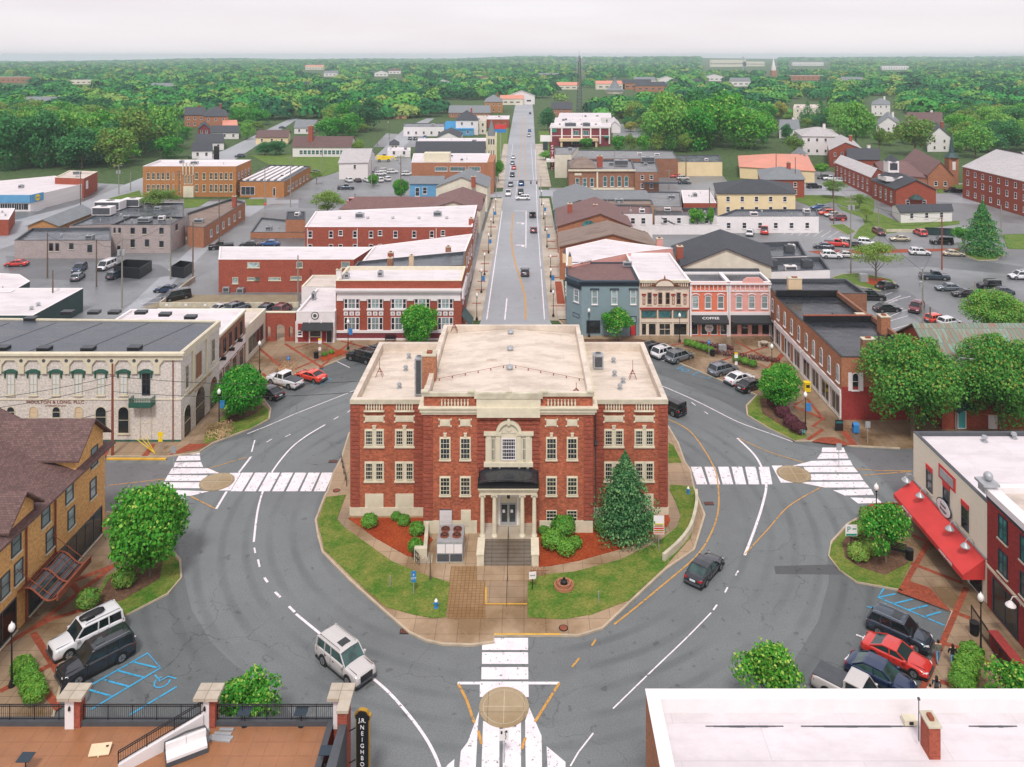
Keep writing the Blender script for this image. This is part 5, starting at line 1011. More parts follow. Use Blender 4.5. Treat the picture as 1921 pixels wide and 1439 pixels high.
# green patina roofed building behind the trees
Pb=Bld('brick_building','red brick building with weathered green metal roof and small teal door behind the big trees','brick building',[(52.5,100.4),(100,100.4),(100,114),(52.5,114)],7.0,'brick_dark','roof_patina',gable=('u',4.0),over=.5)
for k in range(8):Pb.w(0,3+5.8*k,4.0,1.2,1.9,'sash','navy_trim','glass')
for px,n_ in((1804,'teal'),(1862,'white_paint')):u,zt=Pb.wallpt(0,px,772);Pb.w(0,u,.2,1.1,2.3,'plain','white_paint',n_,False,name='door')
u,zt=Pb.wallpt(0,1809,770);loc,rz=Pb.place(0,u,2.6);m=MB();[m.add([(1.4*math.cos(a0),-.02-1.3*0,1.3*math.sin(a0)),(1.4*math.cos(a0+.315),-.02,1.3*math.sin(a0+.315)),(1.4*math.cos(a0+.315)*.9,-1.3,1.3*math.sin(a0+.315)*.35),(1.4*math.cos(a0)*.9,-1.3,1.3*math.sin(a0)*.35)],[(0,1,2,3)])for a0 in[.314*k for k in range(10)]];m.obj('awning','green_dark',Pb.o,loc,rz)
u,zt=Pb.wallpt(0,1862,770);loc,rz=Pb.place(0,u+1,2.7);m=MB();m.prism([(-3.4,0),(3.4,0),(3.4,1),(-3.4,1)],0,.1);m.v=[(x,-1.7*(1-y_)-.05,1.2*y_+zq_)for x,y_,zq_ in m.v];m.obj('awning','roof_tile',Pb.o,loc,rz)
# beige building + red awning (right foreground)
Q=Bld('shop_building','beige two storey building with long red awning and white roof at right','shop',[(39.6,68.3),(75,68.3),(75,81.3),(39.6,81.3)],8.77,'beige_wall','roof_white',.3,cope='dark_grey',tpar=.3)
for a_,b_,c_,d_ in((1738,868,1750,914),(1769,900,1782.5,949),(1804,936,1818,988)):
 u0,z1=Q.wallpt(3,a_,b_);u1,z0=Q.wallpt(3,c_,d_);Q.w(3,(u0+u1)/2,4.5,1.15,2.0,'sash','dark_grey','glass');Q.band(3,(u0+u1)/2-.6,(u0+u1)/2+.6,6.52,6.95,d=.1,m='red_awning',name='brick_arch')
u0,z1=Q.wallpt(3,1762,862);u1,z0=Q.wallpt(3,1793,910);Q.band(3,min(u0,u1),max(u0,u1),6.9,8.2,d=.08,m='red_awning',name='panel_frame');Q.band(3,min(u0,u1)+.3,max(u0,u1)-.3,7.15,7.95,d=.12,m='grey_metal',name='panel')
Q.band(3,0,13,3.95,4.05,d=.12,m='grey_metal',name='string_course')
loc,rz=Q.place(3,6.3,2.4);L2=6.4;m=MB();m.prism([(-L2,0),(L2,0),(L2,1),(-L2,1)],0,.06);m.v=[(x,-1.9*(1-y_)-.05,1.35*y_+zq_)for x,y_,zq_ in m.v];m.box(-L2,L2,-1.97,-1.93,-.35,.05);[m.add([(s_*L2,-.05,0),(s_*L2,-1.95,-.02),(s_*L2,-1.95,-.35),(s_*L2,-.05,-.35),(s_*L2,-.05,1.38)],[(0,1,4),(0,3,2,1)])for s_ in(-1,1)];aw=m.obj('awning','red_awning',Q.o,loc,rz)
write('ORDER HERE',.32,'sign_white',aw,(3.6,-2.0,-.15),0,sx=1.2);write('SIDEWALK CAFE',.28,'sign_white',aw,(-3.5,-2.0,-.15),0)
for k in range(6):u=1.0+2.3*k;Q.band(3,u-.18,u+.18,0,2.9,d=.05,m='beige_wall',name='pier');
for k in range(5):u=2.15+2.3*k;Q.w(3,u,.3,1.9,2.2,'shop','dark_grey','glass_shop',False)
def gooseneck(B,e,u,z,m_='grey_metal'):
 loc,rz=B.place(e,u,z);m=MB();pts=[(0,-.05,0),(0,-.12,.45),(0,-.35,.75),(0,-.7,.75),(0,-.85,.45)];m.tube(pts,.035,6);m.lathe([(.06,.45),(.12,.4),(.38,.12),(.4,.05)],14,(0,-.85,0));m.obj('wall_lamp',m_,B.o,loc,rz)
for px,py in((1709,905),(1737,935),(1794,996),(1824,1031)):u,zq=Q.wallpt(3,px+5,py);gooseneck(Q,3,u,3.85)
gooseneck(Q,3,.3,3.85)
loc,rz=Q.place(3,Q.wallpt(3,1773,963)[0],4.5,.15);m=MB();m.cyl((0,0,0),1,.08,28,axis='y');m.cyl((0,-.03,0),.9,.03,28,mi=1,axis='y');m.v=[(x*1.3,y,z*.75)for x,y,z in m.v];sg=m.obj('shop_sign',['navy_trim','sign_white'],Q.o,loc,rz)
write('Sweet',.4,'navy_trim',sg,(0,-.05,.22));write('Shoppe',.4,'navy_trim',sg,(0,-.05,-.22))
for px,py in((1847,828),(1902,822)):X,Y=G(px,py,8.5);Q.vent(X,Y,8.5,0,.3)
Rd=Bld('shop_building','red painted brick building with dark trimmed windows at the right edge','shop',[(39.5,50),(75,50),(75,68.2),(39.5,68.2)],10.4,'brick_redpaint','roof_tan',.4,cope='white_paint',tpar=.6)
LR=18.2
for k in range(6):
 u=LR-2.6-2.9*k;Rd.w(3,LR-(LR-(18.2-16.0)-2.9*k)if False else 2.3+2.9*k,4.2,1.25,1.9,'double','navy_trim','glass_teal');Rd.w(3,2.3+2.9*k,7.0,1.25,2.0,'double','navy_trim','glass_teal')
Rd.band(3,0,LR,9.3,9.7,d=.08,m='navy_trim',name='trim');Rd.band(3,0,LR,9.95,10.5,d=.5,m='white_paint',name='cornice');Rd.band(3,0,LR,3.55,3.75,d=.12,m='stone',name='string_course')
for k in range(4):Rd.w(3,2.6+4.4*k,.3,3.4,2.9,'shop','navy_trim','glass_shop',False);gooseneck(Rd,3,4.7+4.4*k,3.3,'white_paint')
loc,rz=Rd.place(3,.35,10.6);m=MB();m.box(-.5,.5,-.7,.3,-.5,.15);m.box(-.7,.7,-.9,.5,.15,.35);m.ball((0,-.1,.75),.38,12,8);m.obj('finial','grey_metal',Rd.o,loc,rz)
# bottom right white roofed building
S=Bld('brick_building','brick building with broad white parapet roof filling the bottom right corner','brick building',[(7.3,25),(60,25),(60,47.9),(7.3,47.9)],9.0,'brick_orange','roof_white',.75,cope='white_paint',tpar=.75)
X,Y=G(1742,1403,8.3);S.chimney(X,Y-.2,.62,1.0,8.25,1.75,'brick_dark');m=MB();m.tube([(0,0,0),(0,0,2.3)],.03,6);m.box(-.06,.06,-.06,.06,2.3,2.42);m.obj('antenna','dark_grey',S.o,(X-.5-S.c[0],Y+.1-S.c[1],8.6))
X,Y=G(1706,1352,8.4);m=MB();m.box(-.38,.38,-.25,.25,0,.3);m.box(-.12,.12,-.27,-.25,.06,.24,1);m.obj('vent',['stone','black_metal'],S.o,(X-S.c[0],Y-S.c[1],8.3))
mb=MB();random.seed(3)
for a_,b_ in((10.5,15),(16,22.5),(25.7,28.5),(29,33)):
 n_=10
 for k in range(n_):x_=a_+(b_-a_)*k/n_;w_=.015+.07*math.sin(math.pi*(k+.5)/n_)*random.uniform(.6,1.2);mb.add([(x_,46.2-w_,8.262),(x_+(b_-a_)/n_,46.2-w_,8.262),(x_+(b_-a_)/n_,46.25+w_*.3,8.262),(x_,46.25+w_*.3,8.262)],[(0,1,2,3)])
mb.obj('roof_stain','dark_grey',S.o,(-S.c[0],-S.c[1],0))
# ---- hotel (left foreground)
Hx=-41.3
Hb=Bld('hotel','tan brick hotel with brown hipped roof and dormers in the left foreground','hotel',[(-75,50),(Hx,50),(Hx,78.8),(-75,78.8)],8.9,'brick_hotel','shingle_brown',gable=('hv',5.6),over=.7,hipf=9)
def dorm(y0,wd,zt,label=None):
 m=MB();x0_=Hx-Hb.c[0]+.02;y_=y0-Hb.c[1];hw_=wd/2
 m.add([(x0_,y_-hw_,8.3),(x0_,y_+hw_,8.3),(x0_,y_+hw_,zt),(x0_,y_,zt+hw_*.9),(x0_,y_-hw_,zt),(x0_-7,y_-hw_,8.3),(x0_-7,y_+hw_,8.3),(x0_-7,y_+hw_,zt),(x0_-7,y_-hw_,zt)],[(0,1,2,3,4),(1,6,7,2),(5,0,4,8)]);m.obj('dormer','brick_hotel',Hb.o)
 m=MB();e_=.55;ze=zt-e_*.9*.6;m.add([(x0_+.6,y_-hw_-e_,ze),(x0_+.6,y_,zt+hw_*.9+.1),(x0_+.6,y_+hw_+e_,ze),(x0_-8,y_-hw_-e_,ze),(x0_-8,y_,zt+hw_*.9+.1),(x0_-8,y_+hw_+e_,ze)],[(0,1,4,3),(1,2,5,4)])
 V=[(a,b,c-.18)for a,b,c in m.v];m.add(m.v[:]+V,[(0,1,7,6),(1,2,8,7),(6,7,10,9),(7,8,11,10),(0,3,9,6),(2,5,11,8)]);m.obj('dormer_roof','shingle_brown',Hb.o)
dorm(76.0,4.8,10.3);dorm(65.5,3.6,9.6);dorm(56,3.6,9.6)
LH=28.8
for y_ in(76.8,72.6,69.0,65.0,61.8,58,55):Hb.w(1,y_-50,6.5 if y_<76 else 7.6,1.25,1.9,'sash','dark_grey','glass_pale')
for y_ in(76.6,72.9,69.6,65.3,63.6,60.5,57.5,54):Hb.w(1,y_-50,4.0 if y_<76 else 4.7,1.15,1.8,'sash','dark_grey','glass_pale')
for a_,b_ in((70.8,78.2),(66.6,69.8),(58,65)):Hb.w(1,(a_+b_)/2-50,.35,b_-a_,2.7,'shop','dark_grey','glass_shop');Hb.band(1,a_-50-.2,b_-50+.2,0,.32,d=.15,m='brick_brown',name='plinth')
for y_ in(70.3,66.2):loc,rz=Hb.place(1,y_-50,0);MB().tube([(0,-.12,.2),(0,-.12,8.4)],.08,6).obj('downpipe','rust',Hb.o,loc,rz)
Hb2=Bld('hotel_wing','upper brown shingled gable roof behind the tan brick hotel','roof',[(-64,79.0),(-50,79.0),(-50,82.2),(-64,82.2)],8.4,'brick_hotel','shingle_brown',gable=('v',3.4),over=.5)
# entrance canopy
cx_,cy_=G(58,1150,3);cn=thing('entrance_canopy','curved rust brown metal entrance canopy on the tan brick hotel','canopy',(Hx,67.5,0));m=MB();n_=10
pr=[(.1+3.3*k/n_,3.0+.45*math.sin(k/n_*2*math.pi)+.35*(1-k/n_))for k in range(n_+1)]
for y_ in(-2.4,0,2.4):m.tube([(a,y_,b)for a,b in pr],.07,6)
for a,b in pr:m.bar((a,-2.4,b),(a,2.4,b),.06,.06)
for s_ in(-2.4,2.4):m.bar((.05,s_,5.2),(2.8,s_,3.1),.04,.04)
m.box(3.3,3.42,-2.5,2.5,2.7,3.25);m.obj('frame','rust',cn);g=MB();g.add([(a,s_,b-.05)for a,b in pr for s_ in(-2.35,2.35)],[(2*k,2*k+1,2*k+3,2*k+2)for k in range(n_)]);g.obj('canopy_glass','glass',cn)
# ---- rooftop terrace bottom left
DZ=4.1
Tb=Bld('terrace_building','low building with brown tiled roof terrace at the bottom left','building',[(-60,25),(-12.2,25),(-12.2,51.5),(-60,51.5)],DZ+.25,'brick_red','deck_tile',.25,cope='dark_grey',tpar=.35)
m=MB();[m.box(-59+1.0*k-.012,-59+1.0*k+.012,30,51.1,0,.006)for k in range(47)];[m.box(-59,-12.7,51-1.0*k-.012,51-1.0*k+.012,0,.0072)for k in range(8)];m.obj('tile_joint','brick_brown',Tb.o,(-Tb.c[0],-Tb.c[1],DZ+.001))
def railing(a,b,zz0,label,h=1.0,z1=None):
 a,b=Vector(a),Vector(b);d=b-a;L=d.length;n=max(2,int(L/.13));z1=zz0 if z1 is None else z1
 r=thing('railing',label,'railing',(a.x,a.y,0));m=MB();g=MB()
 for off in(h,h-.12,.1):m.bar((0,0,zz0+off),(d.x,d.y,z1+off),.05,.04)
 for k in range(n+1):t=k/n;(g if k%12 else m).bar((d.x*t,d.y*t,zz0+(z1-zz0)*t+(.1 if k%12 else 0)),(d.x*t,d.y*t,zz0+(z1-zz0)*t+h),.018 if k%12 else.05,.018 if k%12 else.05)
 m.obj('rail','black_metal',r);g.obj('baluster','black_metal',r);return r
yr=51.3
pxs={}
def tX(px):return(px-XC)*yr/F
pil=[(140,'left'),(392,'middle'),(640,'right')]
for px,nm in pil:
 x_=tX(px);t=thing('brick_pillar',{'left':'brick terrace pillar with white face standing between the two leftmost railings','middle':'brick terrace pillar where the sloping stair railing meets the front railing','right':'brick terrace pillar with L shaped cap beside the hanging black sign'}[nm],'pillar',(x_,yr,0))
 MB().box(-.42,.5,-.3,.35,0,6.0).obj('shaft','brick_red',t);MB().box(-.43,.14,-.36,-.303,DZ,5.95).obj('face','white_paint',t)
 m=MB();m.box(-.62,.68,-.55,.5,6.003,6.1).box(-.75,.8,-.68,.62,6.103,6.3)
 if nm=='right':m.box(.05,.8,-1.6,-.685,6.1,6.29);MB().box(.1,.7,-1.5,-.37,0,6.09).obj('shaft','brick_red',t)
 m.obj('cap','concrete_light',t);MB().lathe([(.03,0),(.08,.05),(.06,.25),(.03,.3)],8,(0,0,0)).obj('lamp','black_metal',t,(-.12,-.42,5.3))
railing((tX(-120),yr),(tX(126),yr),DZ+.3,'black metal railing at the left end of the roof terrace');railing((tX(157),yr),(tX(378),yr),DZ+.3,'black metal railing between the left and middle terrace pillars');railing((tX(408),yr),(tX(628),yr),DZ+.3,'black metal railing between the middle and right terrace pillars')
sa=G(222,1432,DZ+.6);sb=(tX(385),yr-.4)
m=MB();P=[(sa[0],sa[1]),sb];dq=Vector((sb[0]-sa[0],sb[1]-sa[1]));nq=Vector((dq.y,-dq.x)).normalized()*.12
A0,B0=Vector(sa),Vector(sb);z0a,z0b=DZ+.55,DZ+1.0
m.add([(*(A0-nq),DZ),(*(B0-nq),DZ),(*(B0-nq),z0b),(*(A0-nq),z0a),(*(A0+nq),DZ),(*(B0+nq),DZ),(*(B0+nq),z0b),(*(A0+nq),z0a)],[(0,1,2,3),(5,4,7,6),(3,2,6,7),(0,3,7,4),(1,5,6,2)]);tag(m.obj('stair_wall','white_paint'),'white sloping wall beside the daybed on the roof terrace','wall')
railing((A0.x,A0.y),(B0.x,B0.y),z0a+.03,'sloping black metal railing on the white stair wall of the terrace',.75,z0b+.1)
X,Y=G(350,1415,DZ);t=thing('daybed','white cushioned daybed with dark base on the roof terrace','daybed',(X,Y,DZ),R(28));MB().box(-1.2,1.2,-.5,.5,0,.28).obj('base','dark_grey',t);MB().box(-1.15,1.15,-.47,.47,.285,.45).obj('cushion','sofa',t);m=MB();m.box(-1.15,.0,.25,.45,.455,.85).box(.02,1.15,.25,.45,.455,.85);m.obj('back_cushion','sofa',t);m=MB();m.tube([(-1.2,.5,.28),(-1.2,.52,.8),(0,.55,.95),(1.1,.55,.9),(1.25,.3,.7),(1.25,-.2,.4)],.06,6);m.obj('frame','dark_grey',t)
X,Y=G(188,1412,DZ);t=thing('cornhole_board','pale wooden cornhole board with round hole on the terrace floor','game board',(X,Y,DZ),R(8));m=MB();m.add([(-.6,-.3,.1),(.6,-.3,.1),(.6,.3,.35),(-.6,.3,.35),(-.6,-.3,.05),(.6,-.3,.05),(.6,.3,.3),(-.6,.3,.3)],[(0,1,2,3),(7,6,5,4),(0,4,5,1),(1,5,6,2),(2,6,7,3),(3,7,4,0)]);m.obj('board','wood_light',t);MB().cyl((.38,.12,.29),.09,.004,14).obj('hole','black_metal',t);m=MB();m.bar((.5,.25,.3),(.5,.35,0),.06,.06);m.bar((-.5,.25,.3),(-.5,.35,0),.06,.06);m.bar((0,-.28,.08),(0,-.34,0),.06,.06);m.obj('leg','wood_light',t)
for i,(px,py,L_,a_)in enumerate(((415,1384,1.5,-.08),(418,1378,1.1,-.05),(425,1370,.9,0),(408,1389,1.7,-.1))):X,Y=G(px,py,DZ);tag(MB().box(-L_/2,L_/2,-.1,.1,0,.09).obj('metal_panel','grey_metal',None,(X,Y,DZ+.002*i),a_),['grey metal panel second from the front in the pile beside the daybed','grey metal panel third from the front in the pile beside the daybed','short grey metal panel at the back of the pile beside the daybed','longest grey metal panel at the front of the pile beside the daybed'][i],'panel','grey panels stacked on the terrace')
for px,py,lb in((459,1362,'small black square table in front of the railing left of centre on the terrace'),(565,1362,'small black square table near the right terrace pillar'),(612,1437,'small black square table at the bottom edge under the sloping wall'),(48,1450,'small black table at the bottom left of the terrace')):
 X,Y=G(px,py,DZ);t=thing('side_table',lb,'table',(X,Y,DZ));MB().box(-.4,.4,-.35,.35,.92,.96).obj('table_top','navy_trim',t);MB().cyl((0,0,.02),.035,.9,8).cyl((0,0,0),.2,.02,12).obj('leg','black_metal',t)
tag(MB().cyl((0,0,0),.26,.04,16).cyl((0,0,.04),.2,.03,16).obj('cable_coil','grey_metal',None,(*G(386,1372,DZ),DZ)),'coil of grey cable at the end of the daybed','coil')
# sloping black coping at the right end and hanging blade sign
m=MB();a_,b_=G(648,1345,5.4),G(612,1460,5.4);m.add([(a_[0]-.25,a_[1],5.4),(a_[0]+.2,a_[1],5.4),(b_[0]+.35,b_[1]-2,5.1),(b_[0]-.35,b_[1]-2,5.1),(a_[0]-.25,a_[1],0),(a_[0]+.2,a_[1],0),(b_[0]+.35,b_[1]-2,0),(b_[0]-.35,b_[1]-2,0)],[(0,1,2,3),(0,3,7,4),(2,1,5,6),(1,0,4,5)]);o_=m.obj('parapet_wall','dark_grey');tag(o_,'dark capped parapet at the right end of the roof terrace','wall')
sy_=50.2;sX=(681-XC)*sy_/F;t=thing('blade_sign','tall black blade sign with gold border and white vertical letters beside the terrace','sign',(sX,sy_,0),R(-8))
zt_=H-(1330-YC)*sy_/F;Ls=4.6
out_=[(-.44,-Ls),(.44,-Ls),(.44,-.55),(.52,-.5),(.52,-.3),(.4,-.22),(.28,-.05),(.12,0),(-.12,0),(-.28,-.05),(-.4,-.22),(-.52,-.3),(-.52,-.5),(-.44,-.55)]
m=MB();m.prism(out_,-.12,.12,bottom=True);m.v=[(x,z,y)for x,y,z in m.v];m.obj('border','gold',t,(0,0,zt_));m=MB();m.prism([(x*.88,y*.985-.045)for x,y in out_],-.14,.14,bottom=True);m.v=[(x,z,y)for x,y,z in m.v];m.obj('panel','black_metal',t,(0,0,zt_))
write('J.R.',.36,'sign_white',t,(0,-.15,zt_-.62))
for i,ch_ in enumerate('NEIGHBORS'):write(ch_,.36,'sign_white',t,(0,-.15,zt_-1.05-.385*i))
for dz_ in(1.2,3.2):m=MB();m.bar((-.9,0,zt_-dz_-.3),(-.44,0,zt_-dz_),.05,.05);m.obj('bracket','black_metal',t)
# ------------------------------------------------------------------ town buildings farther away
def S_(name,label,cat,pts,z,wall,roof,gable=None,**k):return simple(name,label,cat,pts,z,wall,roof,gable,**k)
b=S_('warehouse','grey two storey painted warehouse with dark flat roof in the left lots','warehouse',[(209,422),(320,422),(348,407),(245,406)],6.7,'brick_grey','roof_black',cope='black_metal')
for a_,c_,y0,y1 in((213,217,427,437),(222,227,427,437),(245,253,427,439),(267,275,427,439),(299,307,427,439),(245,253,449,464),(272,280,449,463),(299,307,452,464),(220,226,461,475)):b.row(0,(a_,y0,c_,y1),st='plain',fm='dark_grey',gm='glass_shop')
b.row(1,(329,421,333,431),st='plain',fm='dark_grey',gm='glass_shop');b.ac(*G(272,414,6.7),6.5,3,2,1)
b=S_('warehouse','long single storey grey building with wet black roof left of the two storey warehouse','warehouse',[(27,451),(208,451),(208,427),(60,428)],4.2,'brick_grey','roof_slate',par=.5)
for a_,c_,y0,y1 in((92,100,456,471),(104,111,456,471),(130,138,456,468),(164,173,459,474)):b.row(0,(a_,y0,c_,y1),st='plain',fm='dark_grey',gm='glass_shop')
b=S_('warehouse','dark flat roofed building with large white rooftop ventilation boxes behind the grey warehouse','warehouse',[(130,424),(345,414),(345,381),(232,381)],4.4,'brick_grey','roof_slate');b.ac(*G(195,402,4.4),4.3,5,3,2.2,'white_paint');b.ac(*G(207,392,4.4),4.3,7,4,2.4,'white_paint');b.ac(*G(249,386,4.4),4.3,5,3,2.2,'white_paint')
S_('shed','low building with long grey gabled roof left of the ventilation boxes','shed',[(52,424),(110,424),(176,398),(130,393)],3.2,'brick_tan','shingle_grey',('v',1.6))
b=S_('brick_building','orange brick single storey building with gravel roof and tall chimney in the left lots','brick building',[(352,424),(382,427),(460,379),(432,373),(350,400)],5.0,'brick_orange','roof_gravel',par=.6);b.rowm(1,6,1.6,1.4,1.8,3,st='plain',gm='glass_pale');b.chimney(*G(440,385,5),1,1,4.5,3)
b=S_('school_building','orange tan brick art deco school building with two rows of tall windows at upper left','school',[(268,312),(443,312),(471,300),(300,300)],10.2,'brick_school','roof_white',par=.6)
wx=[278.5,288,297,306,315,325.5,337.5,369,383,396.5,405.5,415,424,433.5]
for c in wx:
 for y0,y1 in((324,337),(346,360)):h_=1.4 if c in(325.5,337.5)else 3;b.row(0,(c-h_,y0,c+h_,y1),st='double',fm='stone',gm='glass_shop')
for c in(347.5,353.5,359.5):b.row(0,(c-1.8,329,c+1.8,345),st='tall',fm='stone',gm='glass_shop')
b.pband(0,345,349,364,373,d=.5,m='stone',name='doorway');b.row(0,(349,357,360,373),st='double',fm='navy_trim',gm='glass_shop',sill=False,name='door');[b.pband(0,c-.8,306,c+.8,328,d=.4,m='stone',name='pilaster')for c in(344,350,356.5,363)];b.rowm(1,4,5.5,1.4,2.2,1);b.rowm(1,4,1.5,1.4,2.2,1)
S_('smokestack','tall black square smokestack behind the art deco school building','chimney',[(401,275),(411,275),(411.5,273.8),(401.5,273.8)],13.8,'black_metal','black_metal')
b=S_('brick_building','tan brick annex with striped dark skylit roof right of the school','brick building',[(450,341),(533,341),(583,312),(507,309)],5.2,'brick_school','roof_slate');b.rowm(1,6,1.2,2.2,1.8,3,st='wide',gm='glass_shop');b.row(0,(452,350,478,366),st='wide',gm='glass_shop',sill=False);b.row(0,(512,352,517,368),st='plain',gm='glass_shop',sill=False,name='door')
m=MB();
for k in range(6):
 p,q=G(458+13*k,338,5.3),G(512+11*k,313,5.3);m.bar((p[0]-b.c[0],p[1]-b.c[1],5.3),(q[0]-b.c[0],q[1]-b.c[1],5.3),1.2,.5)
m.obj('skylight','white_paint',b.o)
b=S_('auto_store','long white roofed store with a blue fascia and round emblem at the left edge','store',[(-60,368),(57,368),(157,345),(103,330),(-60,345)],4.6,'white_siding','roof_white',cope='white_paint');b.band(0,b.len(0)-12,b.len(0)+.1,2.6,5.0,d=.4,m='blue_wall',name='fascia');b.rowm(0,8,.4,3,2,1,st='shop',gm='glass_shop',sill=False);b.band(1,0,5,2.6,5.0,d=.4,m='blue_wall',name='fascia')
loc,rz=b.place(1,2.5,3.8,.45);MB().cyl((0,0,0),1.0,.1,18,axis='y').obj('emblem','yellow_sign',b.o,loc,rz);write('NAPA',.7,'sign_blue',b.o,(loc[0]+.15,loc[1]-.1,loc[2]),rz)
b=S_('brick_building','red brick block with flat white roof at the back of the long white roofed store','brick building',[(103,333),(157,335),(183,322),(130,320)],6.5,'brick_dark','roof_tan');b.row(1,(161,340,165,352),st='plain',gm='white_paint')
S_('brick_building','small brick building with white flat canopy at the left edge below the blue fascia store','brick building',[(-40,412),(16,412),(28,391),(-40,391)],4.2,'brick_dark','roof_white')
S_('shed','white flat roofed shed at the left edge beyond the cream arcaded office','shed',[(-60,548),(20,548),(56,528),(36,515),(-60,510)],4,'green_dark','roof_white')
S_('shed','white roofed shed with dark green side wall directly behind the cream arcaded office','shed',[(-60,592),(62,592),(156,541),(-60,541)],4.2,'green_dark','roof_white')
for lb,pts in(('larger black screened bin enclosure in the left lots',[(213,500),(262,504),(285,489),(236,487)]),('smaller black screened bin enclosure in the left lots',[(321,500),(345,503),(361,492),(338,489)])):S_('bin_enclosure',lb,'enclosure',pts,2.2,'black_metal','asphalt_dark',par=2.1,tpar=.1,cope='black_metal')
S_('garage','low brown garage with dark roof left of the long brick building','garage',[(536,412),(573,412),(573,397),(538,397)],4.4,'brick_orange','shingle_dark')
S_('retaining_building','orange brick low wall with parking deck on top left of the garage','low building',[(470,436),(572,436),(572,416),(490,408)],1.5,'brick_orange','asphalt_lot',par=.4)
b=S_('house','long white house with brown roof and brick chimney beside the lawn','house',[(549,276),(657,276),(668,268),(556,268)],4.6,'white_siding','shingle_brown',('u',4));b.chimney(*G(583,268,6),2,2,5,9);b.rowm(0,11,1.2,1.6,2,3,st='sash',gm='glass_teal')
b=S_('chapel','plain white chapel with grey gabled roof between the lawn and the parking lot','chapel',[(636,306),(690,305),(703,288),(655,288)],6.2,'white_siding','shingle_light',('u',3.6));b.row(0,(663,309,668,317),st='sash')
hz=[('white cottage with grey roof left of the round tree above the long white house','house',[(552,240),(585,240),(604,228),(560,226)],6,'white_siding','shingle_grey',('u',4.5)),
 ('white flat building with dark roof edge beyond the parking lot','store',[(757,238),(833,238),(834,231),(758,231)],5.5,'white_paint','roof_slate',None),
 ('long white flat roofed store behind the stone church','store',[(783,268),(910,268),(912,259),(785,260)],5.5,'white_paint','roof_white',None),
 ('white house with small dark gables left of the steeple','house',[(820,258),(862,258),(868,249),(825,249)],5,'white_siding','shingle_dark',('v',5)),
 ('low building with vivid blue metal roof','house',[(833,243),(888,243),(880,230),(842,230)],5,'blue_wall','metal_blue',('u',3)),
 ('white house with black hipped roof and brick chimneys behind the blue roof','house',[(855,225),(897,225),(893,217),(860,217)],9,'white_siding','shingle_dark',('hu',4.5)),
 ('wide building with long grey roof left of the far street','building',[(842,212),(920,212),(918,198),(845,198)],5,'brick_orange','shingle_grey',('u',5)),
 ('square tan brick house with hipped grey roof close to the far street','house',[(909,191),(943,191),(941,185),(912,185)],9,'brick_tan','shingle_grey',('hu',5)),
 ('red brick store with white end panel left of the street','store',[(913,224),(955,224),(956,217),(915,217)],5.5,'brick_dark','roof_white',None),
 ('cream flat roofed block left of the red brick store','store',[(890,227),(912,227),(913,217),(893,217)],8,'stucco_cream','roof_tan',None),
 ('red brick apartment house with black roof in the trees at upper left','apartment house',[(346,216),(385,216),(384,209),(350,209)],8,'brick_orange','shingle_dark',('u',4)),
 ('larger red brick apartment house with hipped black roof in the trees at upper left','apartment house',[(382,218),(428,218),(424,208),(386,208)],9,'brick_orange','shingle_dark',('hu',5)),
 ('small red barn like house beside the white cottage on the left hill','house',[(372,242),(394,242),(393,236),(374,236)],5,'brick_maroon','shingle_dark',('v',3)),
 ('white bungalow with dark gabled roof and porch above the smokestack','house',[(395,249),(448,249),(446,241),(398,241)],5,'white_siding','shingle_dark',('u',4.5)),
 ('bungalow with dormer and dark shingled roof left of the smokestack','house',[(367,268),(420,268),(415,256),(371,256)],5,'white_siding','shingle_dark',('u',4.5)),
 ('low bungalow with dark roof directly behind the school','house',[(360,283),(398,283),(396,276),(363,276)],4,'white_siding','shingle_dark',('u',3.5)),
 ('coral roofed cottage among the trees at upper left','house',[(418,237),(445,237),(442,231),(420,231)],5,'white_siding','coral_roof',('u',4)),
 ('low brown roofed house with blue tarpaulin near the left lawn','house',[(480,258),(540,258),(545,250),(490,250)],4,'cream_wall','shingle_brown',('u',3)),
 ('small grey roofed kiosk beside the white boxes near the church','kiosk',[(731,271),(748,271),(748,266),(732,266)],5,'stucco_cream','shingle_dark',('hu',2)),
 ('low white walled yard building left of the church','store',[(727,283),(770,283),(770,277),(728,277)],3,'white_paint','roof_white',None),
 ('tan brick house with orange hipped roof among trees left of the street','house',[(738,214),(763,214),(760,206),(740,206)],5,'brick_tan','shingle_red',('hu',3))]
for lb,cat,pts,z,wl,rf,gb in hz:
 if gb and z<=6:z=3.6;gb=(gb[0],min(gb[1],2.8))
 nm=cat.replace(' ','_');b=S_(nm,lb,cat,pts,z,wl,rf,gb);L0=b.len(0);n_=max(2,int(L0/4.5));b.rowm(0,n_,1.2,1.3,1.7,.6,gm='glass')
 if z>6.5:b.rowm(0,n_,z-3,1.3,1.7,.6,gm='glass')
 if gb and z>4.5:b.chimney(b.c[0]+L0*.2,b.c[1],1,1,z,gb[1]+1.5)
